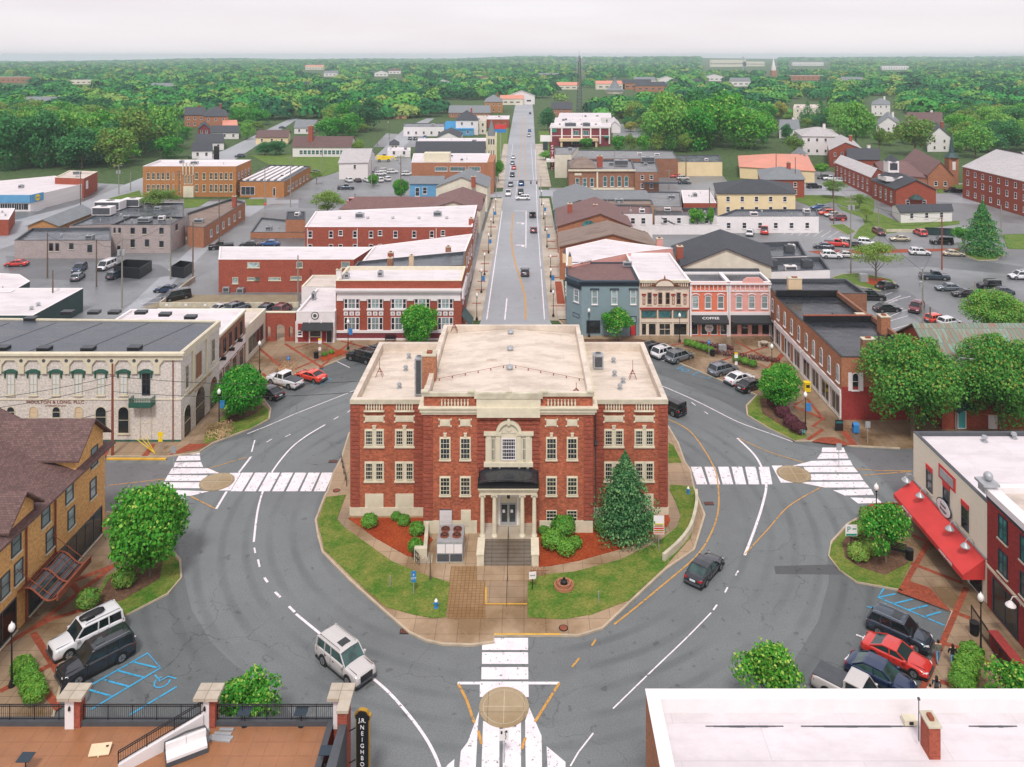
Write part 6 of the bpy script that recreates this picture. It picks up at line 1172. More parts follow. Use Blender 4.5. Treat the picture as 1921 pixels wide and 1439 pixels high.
# right side of town
b=S_('bank_building','maroon brick bank with white pilasters and flat roof right of the far street','bank',[(1031,240),(1145,240),(1147,231),(1034,231)],9.5,'brick_maroon','roof_white',cope='white_paint')
for c in(1034,1054,1073,1091,1108,1126,1143):b.pband(0,c-1.4,240,c+1.4,270,d=.4,m='white_paint',name='pilaster')
b.pband(0,1031,237.5,1145,240.5,d=.5,m='white_paint',name='cornice');b.pband(0,1031,254,1145,255.2,d=.15,m='white_paint',name='string_course')
for c in(1081,1099):b.row(0,(c-5,245,c+5,254),st='wide',gm='glass_teal',sill=False)
b.row(0,(1073,263,1087,272),st='wide',gm='glass_shop',sill=False,name='door');b.pband(0,1036,242,1044,248,d=.3,m='sign_green',name='sign');b.pband(0,1133,255,1142,257.5,d=1.5,m='sign_green',name='awning');b.ac(*G(1070,236,9.5),9.2,6,3,2);b.ac(*G(1100,236,9.5),9.2,4,3,2)
X,Y=G(1090,262,4);MB().box(-10,10,-5,0,3,4.3).box(-9.5,-8.5,-4.5,-3.5,0,3).box(8.5,9.5,-4.5,-3.5,0,3).obj('entrance_canopy','wood_light',b.o,(X-b.c[0]-1,b.p[0][1]-b.c[1]-.01,0))
rz_=[('store','white roofed annex behind the maroon brick bank','store',[(1040,228),(1128,228),(1126,221),(1042,221)],11,'white_paint','roof_white',None),
 ('store','long white flat roofed store behind the maroon brick bank','store',[(1047,221),(1147,221),(1146,212),(1050,212)],6,'white_paint','roof_white',None),
 ('house','brick house with black roof left of the lattice mast','house',[(1034,205),(1073,205),(1073,199),(1036,199)],7,'brick_orange','shingle_dark',('u',4)),
 ('garage','white gabled garage right of the maroon bank','garage',[(1143,237),(1164,237),(1160,228),(1142,228)],4,'white_siding','roof_white',('v',3)),
 ('theatre','tan walled theatre with grey roof beside the street and its vertical sign','theatre',[(1041,290),(1072,290),(1085,276),(1040,276)],9,'stucco_cream','roof_grey',None),
 ('theatre_hall','long grey metal roofed brown brick hall behind the arched window brick building','hall',[(1070,298),(1272,298),(1262,283),(1060,281)],7.2,'brick_brown','roof_grey',None),
 ('store','tan walled flat roofed store with rooftop units right of the brown brick hall','store',[(1272,304),(1355,304),(1350,291),(1262,291)],5.5,'cream_wall','roof_slate',None),
 ('brick_building','brown brick flat roofed block with blue awning right of the arched window brick building','brick building',[(1191,323),(1236,323),(1230,304),(1186,304)],6.8,'brick_brown','roof_grey',None),
 ('shop_building','shop with grey gabled roof at the corner beyond the brown gabled shop','shop',[(1040,394),(1135,390),(1122,360),(1040,360)],5.5,'bluegrey_wall','shingle_grey',('v',2.4)),
 ('shop_building','long grey metal roof behind the brown gabled shop','shop',[(1116,374),(1215,374),(1208,358),(1112,358)],5,'brick_tan','shingle_grey',('u',1)),
 ('shop_building','grey metal roofed shed next to the white roofed small brick building','shed',[(1214,388),(1279,388),(1276,360),(1210,360)],4.2,'brick_grey','roof_grey',None),
 ('shop_building','orange tan walled building just behind the white box building','shop',[(1128,384),(1226,384),(1222,375),(1124,375)],5.8,'brick_tan','roof_gravel',None),
 ('shop_building','white painted box building with brown roof and two arched windows right of the street','shop',[(1170,401),(1224,401),(1222,386),(1140,384)],7,'white_paint','shingle_red',None),
 ('brick_building','small brick building with white flat roof between grey sheds and cream apartments','brick building',[(1282,381),(1344,381),(1330,357),(1278,357)],4.5,'brick_dark','roof_white',None),
 ('apartment_house','cream three storey apartment block with dark hipped roof','apartment house',[(1346,362),(1492,362),(1482,343),(1340,343)],6.8,'cream_wall','shingle_dark',('hu',2.6)),
 ('shed','long low white walled building in front of the cream apartment block','shed',[(1345,406),(1536,406),(1532,393),(1380,393)],4.4,'white_paint','roof_slate',None),
 ('shed','white rendered shed with dark roof and outside stair','shed',[(1228,404),(1345,404),(1345,390),(1228,390)],3.4,'white_paint','roof_black',None),
 ('hall','cream hall with broad coral hipped roof','hall',[(1388,312),(1528,320),(1512,289),(1386,292)],4.6,'cream_wall','coral_roof',('hu',3)),
 ('house','two storey brick house with grey hipped roof and blue awning beside the coral roof','house',[(1428,336),(1509,336),(1498,318),(1422,318)],6.2,'brick_dark','shingle_grey',('hu',2.6)),
 ('mansion','large white mansion with pale hipped roof and two rows of windows','mansion',[(1505,255),(1577,256),(1560,243),(1490,244)],9,'white_paint','shingle_light',('hu',3)),
 ('house','brick house with pale gabled roof right of the white mansion','house',[(1556,282),(1616,279),(1602,265),(1552,266)],7,'brick_dark','shingle_light',('v',3)),
 ('apartment_house','long two storey red brick apartment row with pale grey roof','apartment house',[(1566,305),(1634,333),(1656,322),(1590,297)],6.2,'brick_dark','shingle_light',('u',2)),
 ('church','red brick church with dark gabled roof and white cupola','church',[(1681,355),(1756,356),(1716,335),(1635,337)],6,'brick_dark','shingle_dark',('v',2.8)),
 ('church','orange brick church with steep brown gable and slender windows','church',[(1741,328),(1788,329),(1740,300),(1694,301)],5,'brick_orange','shingle_red',('v',4.6)),
 ('church_hall','low brown roofed hall between the two brick churches','hall',[(1660,326),(1742,333),(1715,304),(1640,303)],4,'brick_orange','shingle_red',('hu',3)),
 ('house','dark roofed house behind the brown roofed church hall','house',[(1590,300),(1650,300),(1645,285),(1590,285)],5,'brick_dark','shingle_dark',('u',3)),
 ('school_building','large red brick school with broad pale hipped roof at the right edge','school',[(1806,312),(1990,356),(2050,300),(1870,280)],10.4,'brick_dark','shingle_light',('hu',4)),
 ('office_trailer','white office trailer with dark roof and wooden steps','trailer',[(1690,399),(1786,396),(1780,385),(1674,385)],3,'white_siding','shingle_dark',('u',1.1)),
 ('house','white house with dark gable on the right hill left of the big double gabled house','house',[(1644,236),(1690,236),(1684,224),(1648,224)],6,'white_siding','shingle_grey',('v',5)),
 ('house','large white double gabled house on the right hill','house',[(1700,232),(1768,232),(1765,222),(1705,222)],8,'white_siding','shingle_brown',('u',5)),
 ('house','white house with tall brick chimney below the double gabled house','house',[(1740,258),(1785,258),(1775,246),(1738,246)],7,'white_siding','shingle_dark',('v',5)),
 ('house','white two storey house high on the wooded right hill','house',[(1635,196),(1670,196),(1668,190),(1637,190)],9,'white_siding','shingle_grey',('hu',4)),
 ('house','pale house with grey roof left of the white mansion','house',[(1462,243),(1500,243),(1495,232),(1466,232)],5,'white_siding','shingle_grey',('u',4)),
 ('house','cream flat block in front of the dark conifers on the right','house',[(1488,203),(1540,203),(1540,196),(1490,196)],9,'stucco_cream','roof_tan',None),
 ('garage','small white garage below the white mansion','garage',[(1490,298),(1519,299),(1512,287),(1486,287)],3.5,'white_siding','shingle_grey',('v',2.5)),
 ('shop_building','white walled dark roofed block with rooftop ducts nearest the pink storefront','shop',[(1447,542),(1590,546),(1562,523),(1447,524)],5.5,'white_paint','roof_black',None),
 ('shop_building','white walled dark roofed block second from the pink storefront','shop',[(1432,510),(1557,506),(1540,482),(1425,485)],5.5,'white_paint','roof_slate',None),
 ('shop_building','white walled dark roofed block farthest from the pink storefront','shop',[(1412,484),(1514,480),(1498,453),(1405,456)],5,'white_paint','roof_slate',None)]
BB={}
for nm,lb,cat,pts,z,wl,rf,gb in rz_:
 b=S_(nm,lb,cat,pts,z,wl,rf,gb,par=.9 if 'ducts' in lb or 'block ' in lb and 'white walled' in lb else.3);BB[lb]=b;L0=b.len(0);n_=max(2,int(L0/4.2))
 if cat in('garage','theatre','hall')or 'walled dark' in lb or 'tan walled' in lb:n_=0
 if n_:b.rowm(0,n_,1.2,1.15,1.6,1,gm='glass')
 if n_ and z>5.7 and cat!='church':b.rowm(0,n_,z-2.6,1.15,1.6,1,gm='glass')
 if cat in('school','apartment house','mansion','church')and z>5.5:
  for e in(1,3):b.rowm(e,max(3,int(b.len(e)/4.5)),1.4,1.1,2,1.5,fm='white_paint');b.rowm(e,max(3,int(b.len(e)/4.5)),z-2.8,1.1,1.6,1.5,fm='white_paint')
 if cat=='school':b.rowm(0,n_,4.6,1.15,1.8,1)
 if cat in('house','mansion'):b.chimney(b.c[0]+L0*.22,b.c[1]+1,1.1,1.1,z,(gb[1]if gb else 0)+1.3,'brick_red' if 'brick' in lb else 'white_paint')
 if 'ducts' in lb:[b.ac(b.c[0]+d_,b.c[1],z-.9,1.8,1.5,1.6)for d_ in(-5,0,4)]
 if 'block second' in lb or 'block farthest' in lb:
  for d_ in(-4,3):b.ac(b.c[0]+d_,b.c[1]+1,z-.9,2,1.6,1.5,'dark_grey')
# white copings and rear walls on the three dark roofed blocks, church cupola, towers
b=BB['red brick church with dark gabled roof and white cupola'];X,Y=G(1672,330,8.5);m=MB();m.box(-3,3,-3,3,0,1.4).cyl((0,0,1.4),4.0,1.2,4,2.2,mi=1).box(-1.7,1.7,-1.7,1.7,2.6,6.2).box(-1.2,1.2,-1.75,1.75,3.4,5.6,1).cyl((0,0,6.2),2.6,2.0,4,.1,mi=1);m.obj('cupola',['white_paint','shingle_dark'],b.o,(X-b.c[0],Y-b.c[1],7.2),R(0))
loc,rz=b.place(0,b.len(0)/2,3.2);MB().cyl((0,0,0),2.4,1.3,8,.5).obj('awning','green_dark',b.o,loc,rz)
X,Y=G(1785,346);tw=thing('bell_tower','slim brick bell tower with dark pointed spire beside the large school','tower',(X,Y,0));MB().box(-1.7,1.7,-1.7,1.7,0,10).box(-.6,.6,-1.75,1.75,5.5,8.5,1).obj('shaft',['brick_orange','white_paint'],tw);m=MB();m.cyl((0,0,10),2.8,1.6,8,1.4).cyl((0,0,11.6),1.0,7.5,8,.05);m.obj('spire','green_dark',tw)
b=BB['white rendered shed with dark roof and outside stair'];m=MB();m.bar((-8,-1.2,3),(-2,-1.2,0),.2,.2);m.bar((-8,-2.2,3),(-2,-2.2,0),.2,.2);[m.box(-8+.75*k,-7.3+.75*k,-2.2,-1.2,2.9-.37*k,3.0-.37*k)for k in range(8)];m.obj('stair','dark_grey',b.o,(0,b.p[0][1]-b.c[1],0))
tag(MB().box(-9.5,9.5,0,.3,0,2.4).box(-9.6,9.6,-.05,.35,2.4,2.5).obj('yard_wall',['white_paint'],None,(*G(1282,440),0)),'free standing white yard wall in front of the white rendered shed','wall')
b=S_('brick_building','brown brick building with tan hipped roof and tall arched windows right of the street','brick building',[(1067,319),(1191,319),(1185,300),(1064,300)],7.2,'brick_brown','roof_grey',par=.6)
for c in(1083,1097,1110.5):b.row(0,(c-3.6,334,c+3.6,350),st='sash',gm='glass_teal')
for c in(1135,1148.5,1162,1175):b.row(0,(c-3.6,330,c+3.6,350),st='arch',gm='glass_teal')
for e in(0,):b.pband(0,1066,318,1192,321,d=.6,m='stone',name='cornice');b.pband(0,1119,322,1122,355,d=.3,m='stone',name='pilaster');b.pband(0,1067,352,1191,356,d=.2,m='stone',name='plinth');b.pband(0,1078,325,1091,329,d=.15,m='stone',name='sign_board')
b2=Bld('hip','','',ngon([(1070,315),(1118,315),(1112,302),(1068,302)],7.5),7.5,'brick_brown','roof_gravel',gable=('hu',3.0),over=.2,base=6.8);absorb(b,b2);b.chimney(*G(1125,312,7.3),2,1.6,7,4);b.ac(*G(1165,309,7.2),7,5,2.5,2);b.ac(*G(1215,303,7.2),7,5,2.5,2)
m=MB();m.box(-6,6,-2.5,0,3.2,3.4);m.obj('awning','navy_trim',b.o,(BB['brown brick flat roofed block with blue awning right of the arched window brick building'].c[0]+3-b.c[0],BB['brown brick flat roofed block with blue awning right of the arched window brick building'].p[0][1]-b.c[1],0))
b=S_('shop_building','shop with wide brown gabled roof and orange brick gable with half round window','shop',[(1046,425),(1184,425),(1168,392),(1044,392)],6.4,'brick_orange','shingle_red',('v',3.0,.42));loc,rz=b.place(0,b.len(0)*.42,6.4);n_=10;MB().add([(0,-.06,0)]+[(1.6*math.cos(math.pi*k/n_),-.06,1.5*math.sin(math.pi*k/n_))for k in range(n_+1)],[(0,k+1,k+2)for k in range(n_)]).obj('window','glass_teal',b.o,loc,rz);b.rowm(3,5,4,1.1,2,1);b.chimney(*G(1069,395,8),1.1,1.1,7.5,2.2);b.chimney(*G(1117,396,8),1,1,8,1.6)
b=S_('shop_building','shop with low grey gravel gabled roof between the brown gable and the stepped white roof','shop',[(1050,463),(1231,463),(1212,437),(1050,437)],7.0,'brick_orange','roof_gravel',('v',2.6,.45));b.rowm(3,5,4,1.1,2,1);b.chimney(*G(1237,462,7),1.3,1.3,0,8.6,'pink_wall')
# lattice mast, far landmarks
X,Y=G(1087,213);t=thing('lattice_mast','tall lattice telephone mast beyond the maroon bank','mast',(X,Y,0));m=MB();hm=47;q=lambda z:1.7*(1-z/hm)+.6
for sx in(-1,1):
 for sy in(-1,1):m.bar((sx*q(0),sy*q(0),0),(sx*q(hm),sy*q(hm),hm),.32,.32)
for k in range(16):
 z0_,z1_=hm*k/16,hm*(k+1)/16;a0,a1=q(z0_),q(z1_)
 for s1 in(-1,1):m.bar((-a0,s1*a0,z0_),(a1,s1*a1,z1_),.2,.2);m.bar((a0,s1*a0,z0_),(-a1,s1*a1,z1_),.2,.2);m.bar((s1*a0,-a0,z0_),(s1*a1,a1,z1_),.2,.2);m.bar((-a1,s1*a1,z1_),(a1,s1*a1,z1_),.22,.22)
m.obj('lattice','dark_grey',t);m=MB();[m.box(2.2*math.cos(a_)-.3,2.2*math.cos(a_)+.3,2.2*math.sin(a_)-.3,2.2*math.sin(a_)+.3,42.5,45.5)for a_ in[k*1.05 for k in range(6)]];m.bar((0,0,hm),(0,0,hm+5),.2,.2);m.obj('antenna','grey_metal',t)
def farb(lb,px,py,w_,h_,d_=14,wall='stucco_cream',roof=None,gb=None,name='building',Y=None):
 X,Y=G(px,py);z0_=terr(X,Y);b=Bld(name,lb,name.replace('_',' '),[(X-w_/2,Y),(X+w_/2,Y),(X+w_/2,Y+d_),(X-w_/2,Y+d_)],h_,wall,roof or 'roof_white',gable=gb,par=.5);b.o.location.z=z0_;b.rowm(0,max(3,int(w_/9)),h_*.35,w_/max(3,int(w_/9))*.5,h_*.22,2,st='plain',sill=False,gm='glass');return b
for i,(px,py,w_,h_,wl,rf,gb,nm,lb)in enumerate([(1366,126,150,30,'stucco_cream',None,None,'hospital','large pale tiered block on the far right horizon'),(1414,126,90,20,'stucco_cream',None,None,'hospital','lower pale wing right of the large tiered block on the horizon'),(1516,126,130,14,'white_paint',None,None,'store','long white store on the far right horizon'),(1680,131,90,12,'white_paint',None,None,'store','white store left of the far right wooded ridge'),(1512,150,80,9,'brick_orange','roof_white',None,'store','brick store with white roof near the far white steeple'),
   (1145,168,40,8,'stucco_cream','coral_roof',('u',4),'store','coral roofed far building right of the lattice mast'),(1195,168,40,9,'brick_orange','shingle_dark',('u',5),'house','dark roofed far house right of the grey cone roof'),(1225,172,46,8,'brick_orange','shingle_dark',('hu',5),'house','second dark roofed far house right of the grey cone roof'),(1065,168,30,6,'stucco_cream','coral_roof',('u',4),'house','orange roofed far house left of the lattice mast'),(20,155,90,10,'brick_orange','roof_white',None,'store','pale roofed far building at the left edge'),(152,158,40,7,'stucco_cream',None,None,'store','small pale far building in the left woods'),(590,132,60,10,'stucco_cream','coral_roof',('u',5),'house','tan far house left of centre on the hillside'),
   (620,144,30,8,'white_siding','shingle_grey',('u',5),'house','white far house left of centre in the woods'),(715,144,30,8,'white_siding','shingle_grey',('v',5),'house','white gabled far house in the woods above the blue roof'),(740,140,30,8,'white_siding','shingle_brown',('u',5),'house','brown roofed far house in the woods above the blue roof'),(1340,152,40,8,'white_siding','shingle_grey',('v',5),'house','white far house above the big trees right of centre'),(1390,162,30,8,'white_siding','shingle_grey',('u',5),'house','small far house above the big trees right of centre'),
   (978,196,26,8,'white_siding','shingle_light',('v',5),'house','white house closing the far end of the main street'),(960,197,22,6,'stucco_cream','coral_roof',('u',3),'store','coral roofed store at the far end of the main street'),(1210,160,34,8,'white_siding','shingle_grey',('u',5),'house','grey roofed far house above the dark roofed pair'),(1252,158,30,8,'white_siding','shingle_light',('v',5),'house','pale gabled far house above the dark roofed pair'),(1290,166,40,8,'brick_orange','shingle_dark',('u',5),'house','dark roofed far house left of the big right trees'),(1030,150,40,8,'stucco_cream','shingle_grey',('u',5),'house','far grey roofed building above the end of the main street'),(900,158,30,8,'white_siding','shingle_brown',('u',5),'house','brown roofed far house left of the street end'),(830,166,26,8,'white_siding','shingle_grey',('v',5),'house','pale far house above the square tan house'),(480,150,30,8,'white_siding','shingle_grey',('u',5),'house','pale far house left of centre in the woods'),(560,172,26,8,'white_siding','shingle_dark',('u',5),'house','dark roofed far house in the woods above the round tree'),(300,176,26,8,'white_siding','shingle_grey',('u',5),'house','grey roofed far house deep in the left woods'),(1600,160,34,8,'white_siding','shingle_grey',('u',5),'house','pale far house above the right hill'),(1760,150,34,8,'stucco_cream','shingle_brown',('u',5),'house','brown roofed far house near the right ridge'),(76,212,30,8,'cream_wall','shingle_grey',('u',5),'house','grey roofed house hidden among the left trees'),(178,300,10,8,'white_siding','shingle_grey',('v',4),'house','white gabled end of a house in the front row of left trees')]):farb(lb,px,py,w_,h_,14,wl,rf,gb,nm)
X,Y=G(1153,175);t=thing('cone_roof_building','far building with tall grey cone shaped roof right of the mast','building',(X,Y,0));MB().cyl((0,0,0),11,4,10).obj('wall','stucco_cream',t);MB().lathe([(13,4),(7,7),(3,14),(2.2,16),(2.2,20),(0,20.5)],10).obj('roof','shingle_grey',t)
X,Y=G(1451,142);t=thing('steeple','far white church steeple near the right horizon','steeple',(X,Y,terr(X,Y)));MB().box(-6,6,-6,6,0,14).obj('base','brick_orange',t);m=MB();m.box(-4.5,4.5,-4.5,4.5,14,24).box(-3,3,-3,3,24,31).cyl((0,0,31),2.8,16,6,.05);m.obj('spire','white_paint',t)
X,Y=G(1394,135);t=thing('radio_mast','thin far radio mast beside the pale tiered block','mast',(X,Y,terr(X,Y)));MB().cyl((0,0,0),1.1,50,6,.5).box(-3,3,-.5,.5,44,46).obj('mast_tube','grey_metal',t)
# ------------------------------------------------------------------ trees
rng=np.random.default_rng(11)
def quads_mesh(name,P,Nn,S,mats,mi=None,asp=.7):
 n=len(P);r=rng.normal(size=(n,3));t=np.cross(Nn,r);t/=np.linalg.norm(t,axis=1)[:,None]+1e-9;b=np.cross(Nn,t)
 S=np.asarray(S)[:,None]*np.ones((1,3));a=t*S;b=b*S*asp
 V=np.stack([P-a,P-b,P+a,P+b],1).reshape(-1,3)
 me=bpy.data.meshes.new(name);me.vertices.add(4*n);me.vertices.foreach_set('co',V.ravel().astype(np.float32));me.loops.add(4*n);me.loops.foreach_set('vertex_index',np.arange(4*n,dtype=np.int32))
 me.polygons.add(n);me.polygons.foreach_set('loop_start',np.arange(0,4*n,4,dtype=np.int32));me.polygons.foreach_set('loop_total',np.full(n,4,dtype=np.int32))
 for m in mats:me.materials.append(M[m])
 if mi is not None:me.polygons.foreach_set('material_index',mi.astype(np.int32))
 me.update(calc_edges=True);return me
def usphere(n):d=rng.normal(size=(n,3));return d/np.linalg.norm(d,axis=1)[:,None]
def crown(nl,leafs,mats,lobes=22,lobr=.3,zb=.22,flat=1.0,tips=.0,top=1.0,sparse=0.0,rmax=.82):
 cz=(zb+top)/2;rz=(top-zb)/2;L=[]
 for k in range(lobes):
  d=usphere(1)[0];d[2]=abs(d[2])if rng.random()<.65 else d[2];rr=rng.uniform(.45,rmax)if k>3 else.25
  L.append((d[0]*rr*.5,d[1]*rr*.5,cz+d[2]*rr*rz,lobr*rng.uniform(.65,1.1)*.62))
 L=np.array(L);idx=rng.integers(0,lobes,nl);d=usphere(nl);d[:,2]=np.where(rng.random(nl)<.45,np.abs(d[:,2]),d[:,2])
 r=(.55+.5*rng.random(nl)**.6);P=L[idx,:3]+d*(L[idx,3]*r)[:,None]*np.array([1,1,.85*flat])
 P+=rng.normal(size=P.shape)*.012*(1+2*sparse);Nn=d+rng.normal(size=d.shape)*.75;Nn/=np.linalg.norm(Nn,axis=1)[:,None]
 mi=np.zeros(nl)
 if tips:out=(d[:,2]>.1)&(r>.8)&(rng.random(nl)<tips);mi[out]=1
 return quads_mesh('crown',P,Nn,leafs*rng.uniform(.6,1.3,nl),mats,mi)
def trunk_mesh(h=.45,r=.022,limbs=5,spread=.28):
 m=MB();m.tube([(0,0,0),(.004,0,h*.5),(0,.006,h),(0,0,h*1.6)],[r*1.25,r,r*.75,r*.25],7)
 for k in range(limbs):a=k*2.4;q=h*(.62+.09*k);m.tube([(0,0,q),(math.cos(a)*spread*.5,math.sin(a)*spread*.5,q+.14),(math.cos(a)*spread,math.sin(a)*spread,q+.3)],[r*.55,r*.4,r*.12],5)
 return m.mesh('trunk','bark',True,uv=False)
TR0=trunk_mesh()
def conifer(nl,mats,tips=.25,droop=.3,leafs=.03):
 u=rng.random(nl)**.75;z=.06+.93*(1-u**1.0);nb=9;lev=np.floor(z*22)/22;z=lev+.02*rng.random(nl)+.01
 R_=.5*np.clip((1-z)*1.45,0,1)**.85*(1+.18*np.sin(lev*91));br=rng.integers(0,13,nl);a=br*2*math.pi/13+lev*37+rng.normal(size=nl)*.16
 t=rng.random(nl)**.55;r=R_*t*(1+.18*np.sin(br*3.7+lev*50));P=np.stack([r*np.cos(a),r*np.sin(a),z+.045*(1-t)-droop*.06*t+rng.normal(size=nl)*.008],1)
 Nn=np.stack([.5*np.cos(a),.5*np.sin(a),np.ones(nl)],1)+rng.normal(size=(nl,3))*.6;Nn/=np.linalg.norm(Nn,axis=1)[:,None]
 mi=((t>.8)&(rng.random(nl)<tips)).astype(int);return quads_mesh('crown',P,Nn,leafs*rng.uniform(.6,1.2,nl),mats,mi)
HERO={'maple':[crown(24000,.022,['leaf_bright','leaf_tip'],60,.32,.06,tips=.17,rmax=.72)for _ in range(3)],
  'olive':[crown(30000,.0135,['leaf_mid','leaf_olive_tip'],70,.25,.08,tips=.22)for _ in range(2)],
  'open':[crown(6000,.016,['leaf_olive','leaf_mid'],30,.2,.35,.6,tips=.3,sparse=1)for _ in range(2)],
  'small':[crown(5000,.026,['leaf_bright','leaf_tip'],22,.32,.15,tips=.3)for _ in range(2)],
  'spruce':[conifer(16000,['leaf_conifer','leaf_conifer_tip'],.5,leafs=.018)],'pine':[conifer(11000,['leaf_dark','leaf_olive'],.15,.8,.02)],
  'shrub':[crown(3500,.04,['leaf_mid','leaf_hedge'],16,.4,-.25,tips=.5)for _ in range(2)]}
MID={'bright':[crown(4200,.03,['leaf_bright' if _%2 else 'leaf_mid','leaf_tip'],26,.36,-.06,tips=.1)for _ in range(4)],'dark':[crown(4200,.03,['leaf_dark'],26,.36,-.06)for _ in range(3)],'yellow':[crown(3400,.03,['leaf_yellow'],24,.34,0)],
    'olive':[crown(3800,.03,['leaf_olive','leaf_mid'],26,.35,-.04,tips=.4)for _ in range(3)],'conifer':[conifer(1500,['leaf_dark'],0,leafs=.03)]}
def tree(kind,px,py,w_,h_,label,group=None,pool=HERO,name=None,z0=0,world=None):
 X,Y=world or G(px,py);t=thing(name or{'spruce':'spruce_tree','pine':'pine_tree','conifer':'pine_tree','shrub':'shrub'}.get(kind,'tree'),label,'shrub' if kind=='shrub' else 'tree',(X,Y,z0),0,group)
 c=put('crown',random.choice(pool[kind]),t);c.scale=(w_,w_,h_);c.rotation_euler=(0,0,random.uniform(0,6.28));k=put('trunk',TR0,t);k.scale=((w_+h_)/2*.8,(w_+h_)/2*.8,h_*.9);return t
for a_ in[('maple',280,1085,7.0,8.5,'large round bright green tree between the tan hotel and the roundabout'),('maple',450,785,6.6,6.6,'bright green tree in the planting bed by the cream arcaded office'),('maple',786,652,6.6,6.9,'bright green tree in front of the five bay brick building'),
     ('small',1158,640,5.6,5.3,'small yellow tipped tree in front of the blue grey corner building'),('maple',1463,770,5.5,6.2,'bright green tree in the planting bed with purple shrubs'),('small',1662,1058,4.4,5.4,'young bright green tree beside the red awning building'),
     ('small',1443,1352,4.8,5.1,'bright green tree rising behind the white roof at bottom right'),('small',1905,1365,4.2,4.4,'pale green tree at the right edge beside the round hedge'),('small',465,1398,4.6,4.8,'bright green tree just beyond the terrace railing'),
     ('olive',1712,822,12.4,12.6,'huge full green tree in front of the red brick building with green roof'),('olive',1880,826,11.5,12.8,'second huge green tree at the right edge in front of the green metal roof'),('olive',1868,640,11,8.4,'broad green tree behind the green metal roof'),
     ('open',1643,528,10.6,8,'spreading feathery tree on the grass island by the big utility pole'),('pine',1843,478,8.8,12.8,'tall dark pine on the round grass island in the right lot'),('small',1806,462,5.5,4.6,'low bright tree at the left side of the tall dark pine'),
     ('spruce',1173,1006,5.9,8.2,'dense blue green spruce against the right courthouse wing'),('small',1308,428,5,5.4,'small bright tree behind the white yard wall'),('small',1333,428,2.4,5.6,'narrow bright tree right of the small tree behind the yard wall'),
     ('open',297,412,12,8.8,'olive leaved tree in front of the art deco school'),('open',615,415,12,8.6,'thin brownish tree behind the long two storey brick building'),('maple',752,373,6,6.6,'round bright tree beside the bright blue building'),('maple',700,350,4.2,4.6,'small round tree in the middle of the white car lot'),
     ('open',594,346,5,5,'small dark leaved tree on the lot island near the chapel'),('small',935,342,4.4,8,'street tree left of the main street beyond the tan office'),('open',1562,372,10,6,'airy green tree beside the brick church lawn'),('open',1612,392,7,4.6,'small lawn tree left of the brick church'),('open',1625,418,5,4.6,'small lawn tree in front of the office trailer'),('small',1540,330,6.5,5,'bushy tree beside the white fence near the brick apartments')]:tree(*a_)
for i,x in enumerate((1160,1183,1208,1233,1258,1285)):tree('bright' if i%2==0 else 'olive',x,286,7.4,9.2,f'{("first", "second", "third", "fourth", "fifth", "sixth")[i]} tree from the left in the row beside the maroon bank car park','row of lot trees',MID)
tree('bright',1100,279,7.5,6,'low bright bush tree in front of the maroon bank entrance',None,MID);tree('dark',1027,245,12,14,'broad grey green tree left of the maroon bank beside the far street',None,MID);tree('bright',1023,300,6,4,'round bush beside the theatre sign',None,MID)
tree('bright',463,262,9,9.5,'round bright tree beside the left side road',None,MID)
for a_ in[('dark',690,246,21,21,'broad dark tree towering behind the long white house'),('bright',620,259,19,12,'wide bright tree directly behind the long white house'),('bright',655,240,19,20,'tall bright tree left of the broad dark one behind the long white house'),('dark',595,222,16,16,'round dark tree above the white cottage'),('olive',672,292,6,8,'upright tree at the right end of the long white house'),
  ('bright',1605,284,19,26,'very tall bright tree right of the white mansion'),('bright',1572,250,14,18,'tall bright tree behind the white mansion'),('conifer',1515,238,13,17,'dark wide conifer left of centre behind the white mansion'),('conifer',1540,236,13,18,'dark wide conifer right of the other one behind the white mansion'),('olive',1716,292,19,19,'broad olive tree in front of the double gabled house'),('olive',1650,282,6,12,'slim yellowish tree beside the drive on the right'),('bright',1830,296,17,16,'round bright tree directly behind the large brick school'),('bright',1800,268,17,17,'round bright tree right of the white house with tall chimney'),
  ('dark',1475,268,7,10,'narrow dark tree left of the white mansion'),('olive',1490,292,10,10,'pale green tree in front of the white mansion'),('dark',497,291,9,6,'dark bushy trees left of the long white house'),('dark',520,292,9,7,'dark bushy tree nearest the long white house'),('bright',610,160,18,14,'x')][:-1]:tree(*a_,None,MID)
# woods: one object per tree, row by row
KC=[(268,298,585,378),(0,318,192,402),(350,208,428,230),(366,232,450,285),(396,270,414,306),(545,254,672,292),(556,218,606,242),(628,278,712,330),(700,225,790,300),(735,200,765,225),(753,185,1018,345),(505,222,562,262),(440,250,520,292),(395,268,470,300),(1028,195,1150,285),(1142,225,1168,248),(1375,280,1530,360),(1500,240,1580,288),
   (1555,258,1616,298),(1562,285,1930,430),(1646,218,1686,244),(1704,212,1768,248),(1742,236,1784,268),(1630,180,1674,208),(1460,228,1502,248),(1150,246,1200,270),(700,285,780,340),(480,244,548,262),(1083,100,1092,200),(1485,190,1542,206)]
rows=[(318,0,262,'front'),(308,0,350,'second'),(297,0,372,'third'),(286,0,366,'fourth'),(285,1240,1450,'front'),(275,0,340,'fifth'),(276,1235,1470,'second'),(296,1800,1960,'front'),(283,1790,1960,'second'),(266,200,460,'sixth'),(266,1220,1500,'third'),(270,1640,1960,'third'),(258,-20,760,'seventh'),(258,1150,1480,'fourth'),(258,1580,1960,'fourth'),(249,-20,760,'eighth'),(249,1010,1960,'fifth'),(241,-20,830,'ninth'),(240,1010,1960,'sixth'),(233,-20,940,'tenth'),(232,1010,1960,'seventh'),(226,-20,940,'eleventh'),(225,1010,1960,'eighth')]
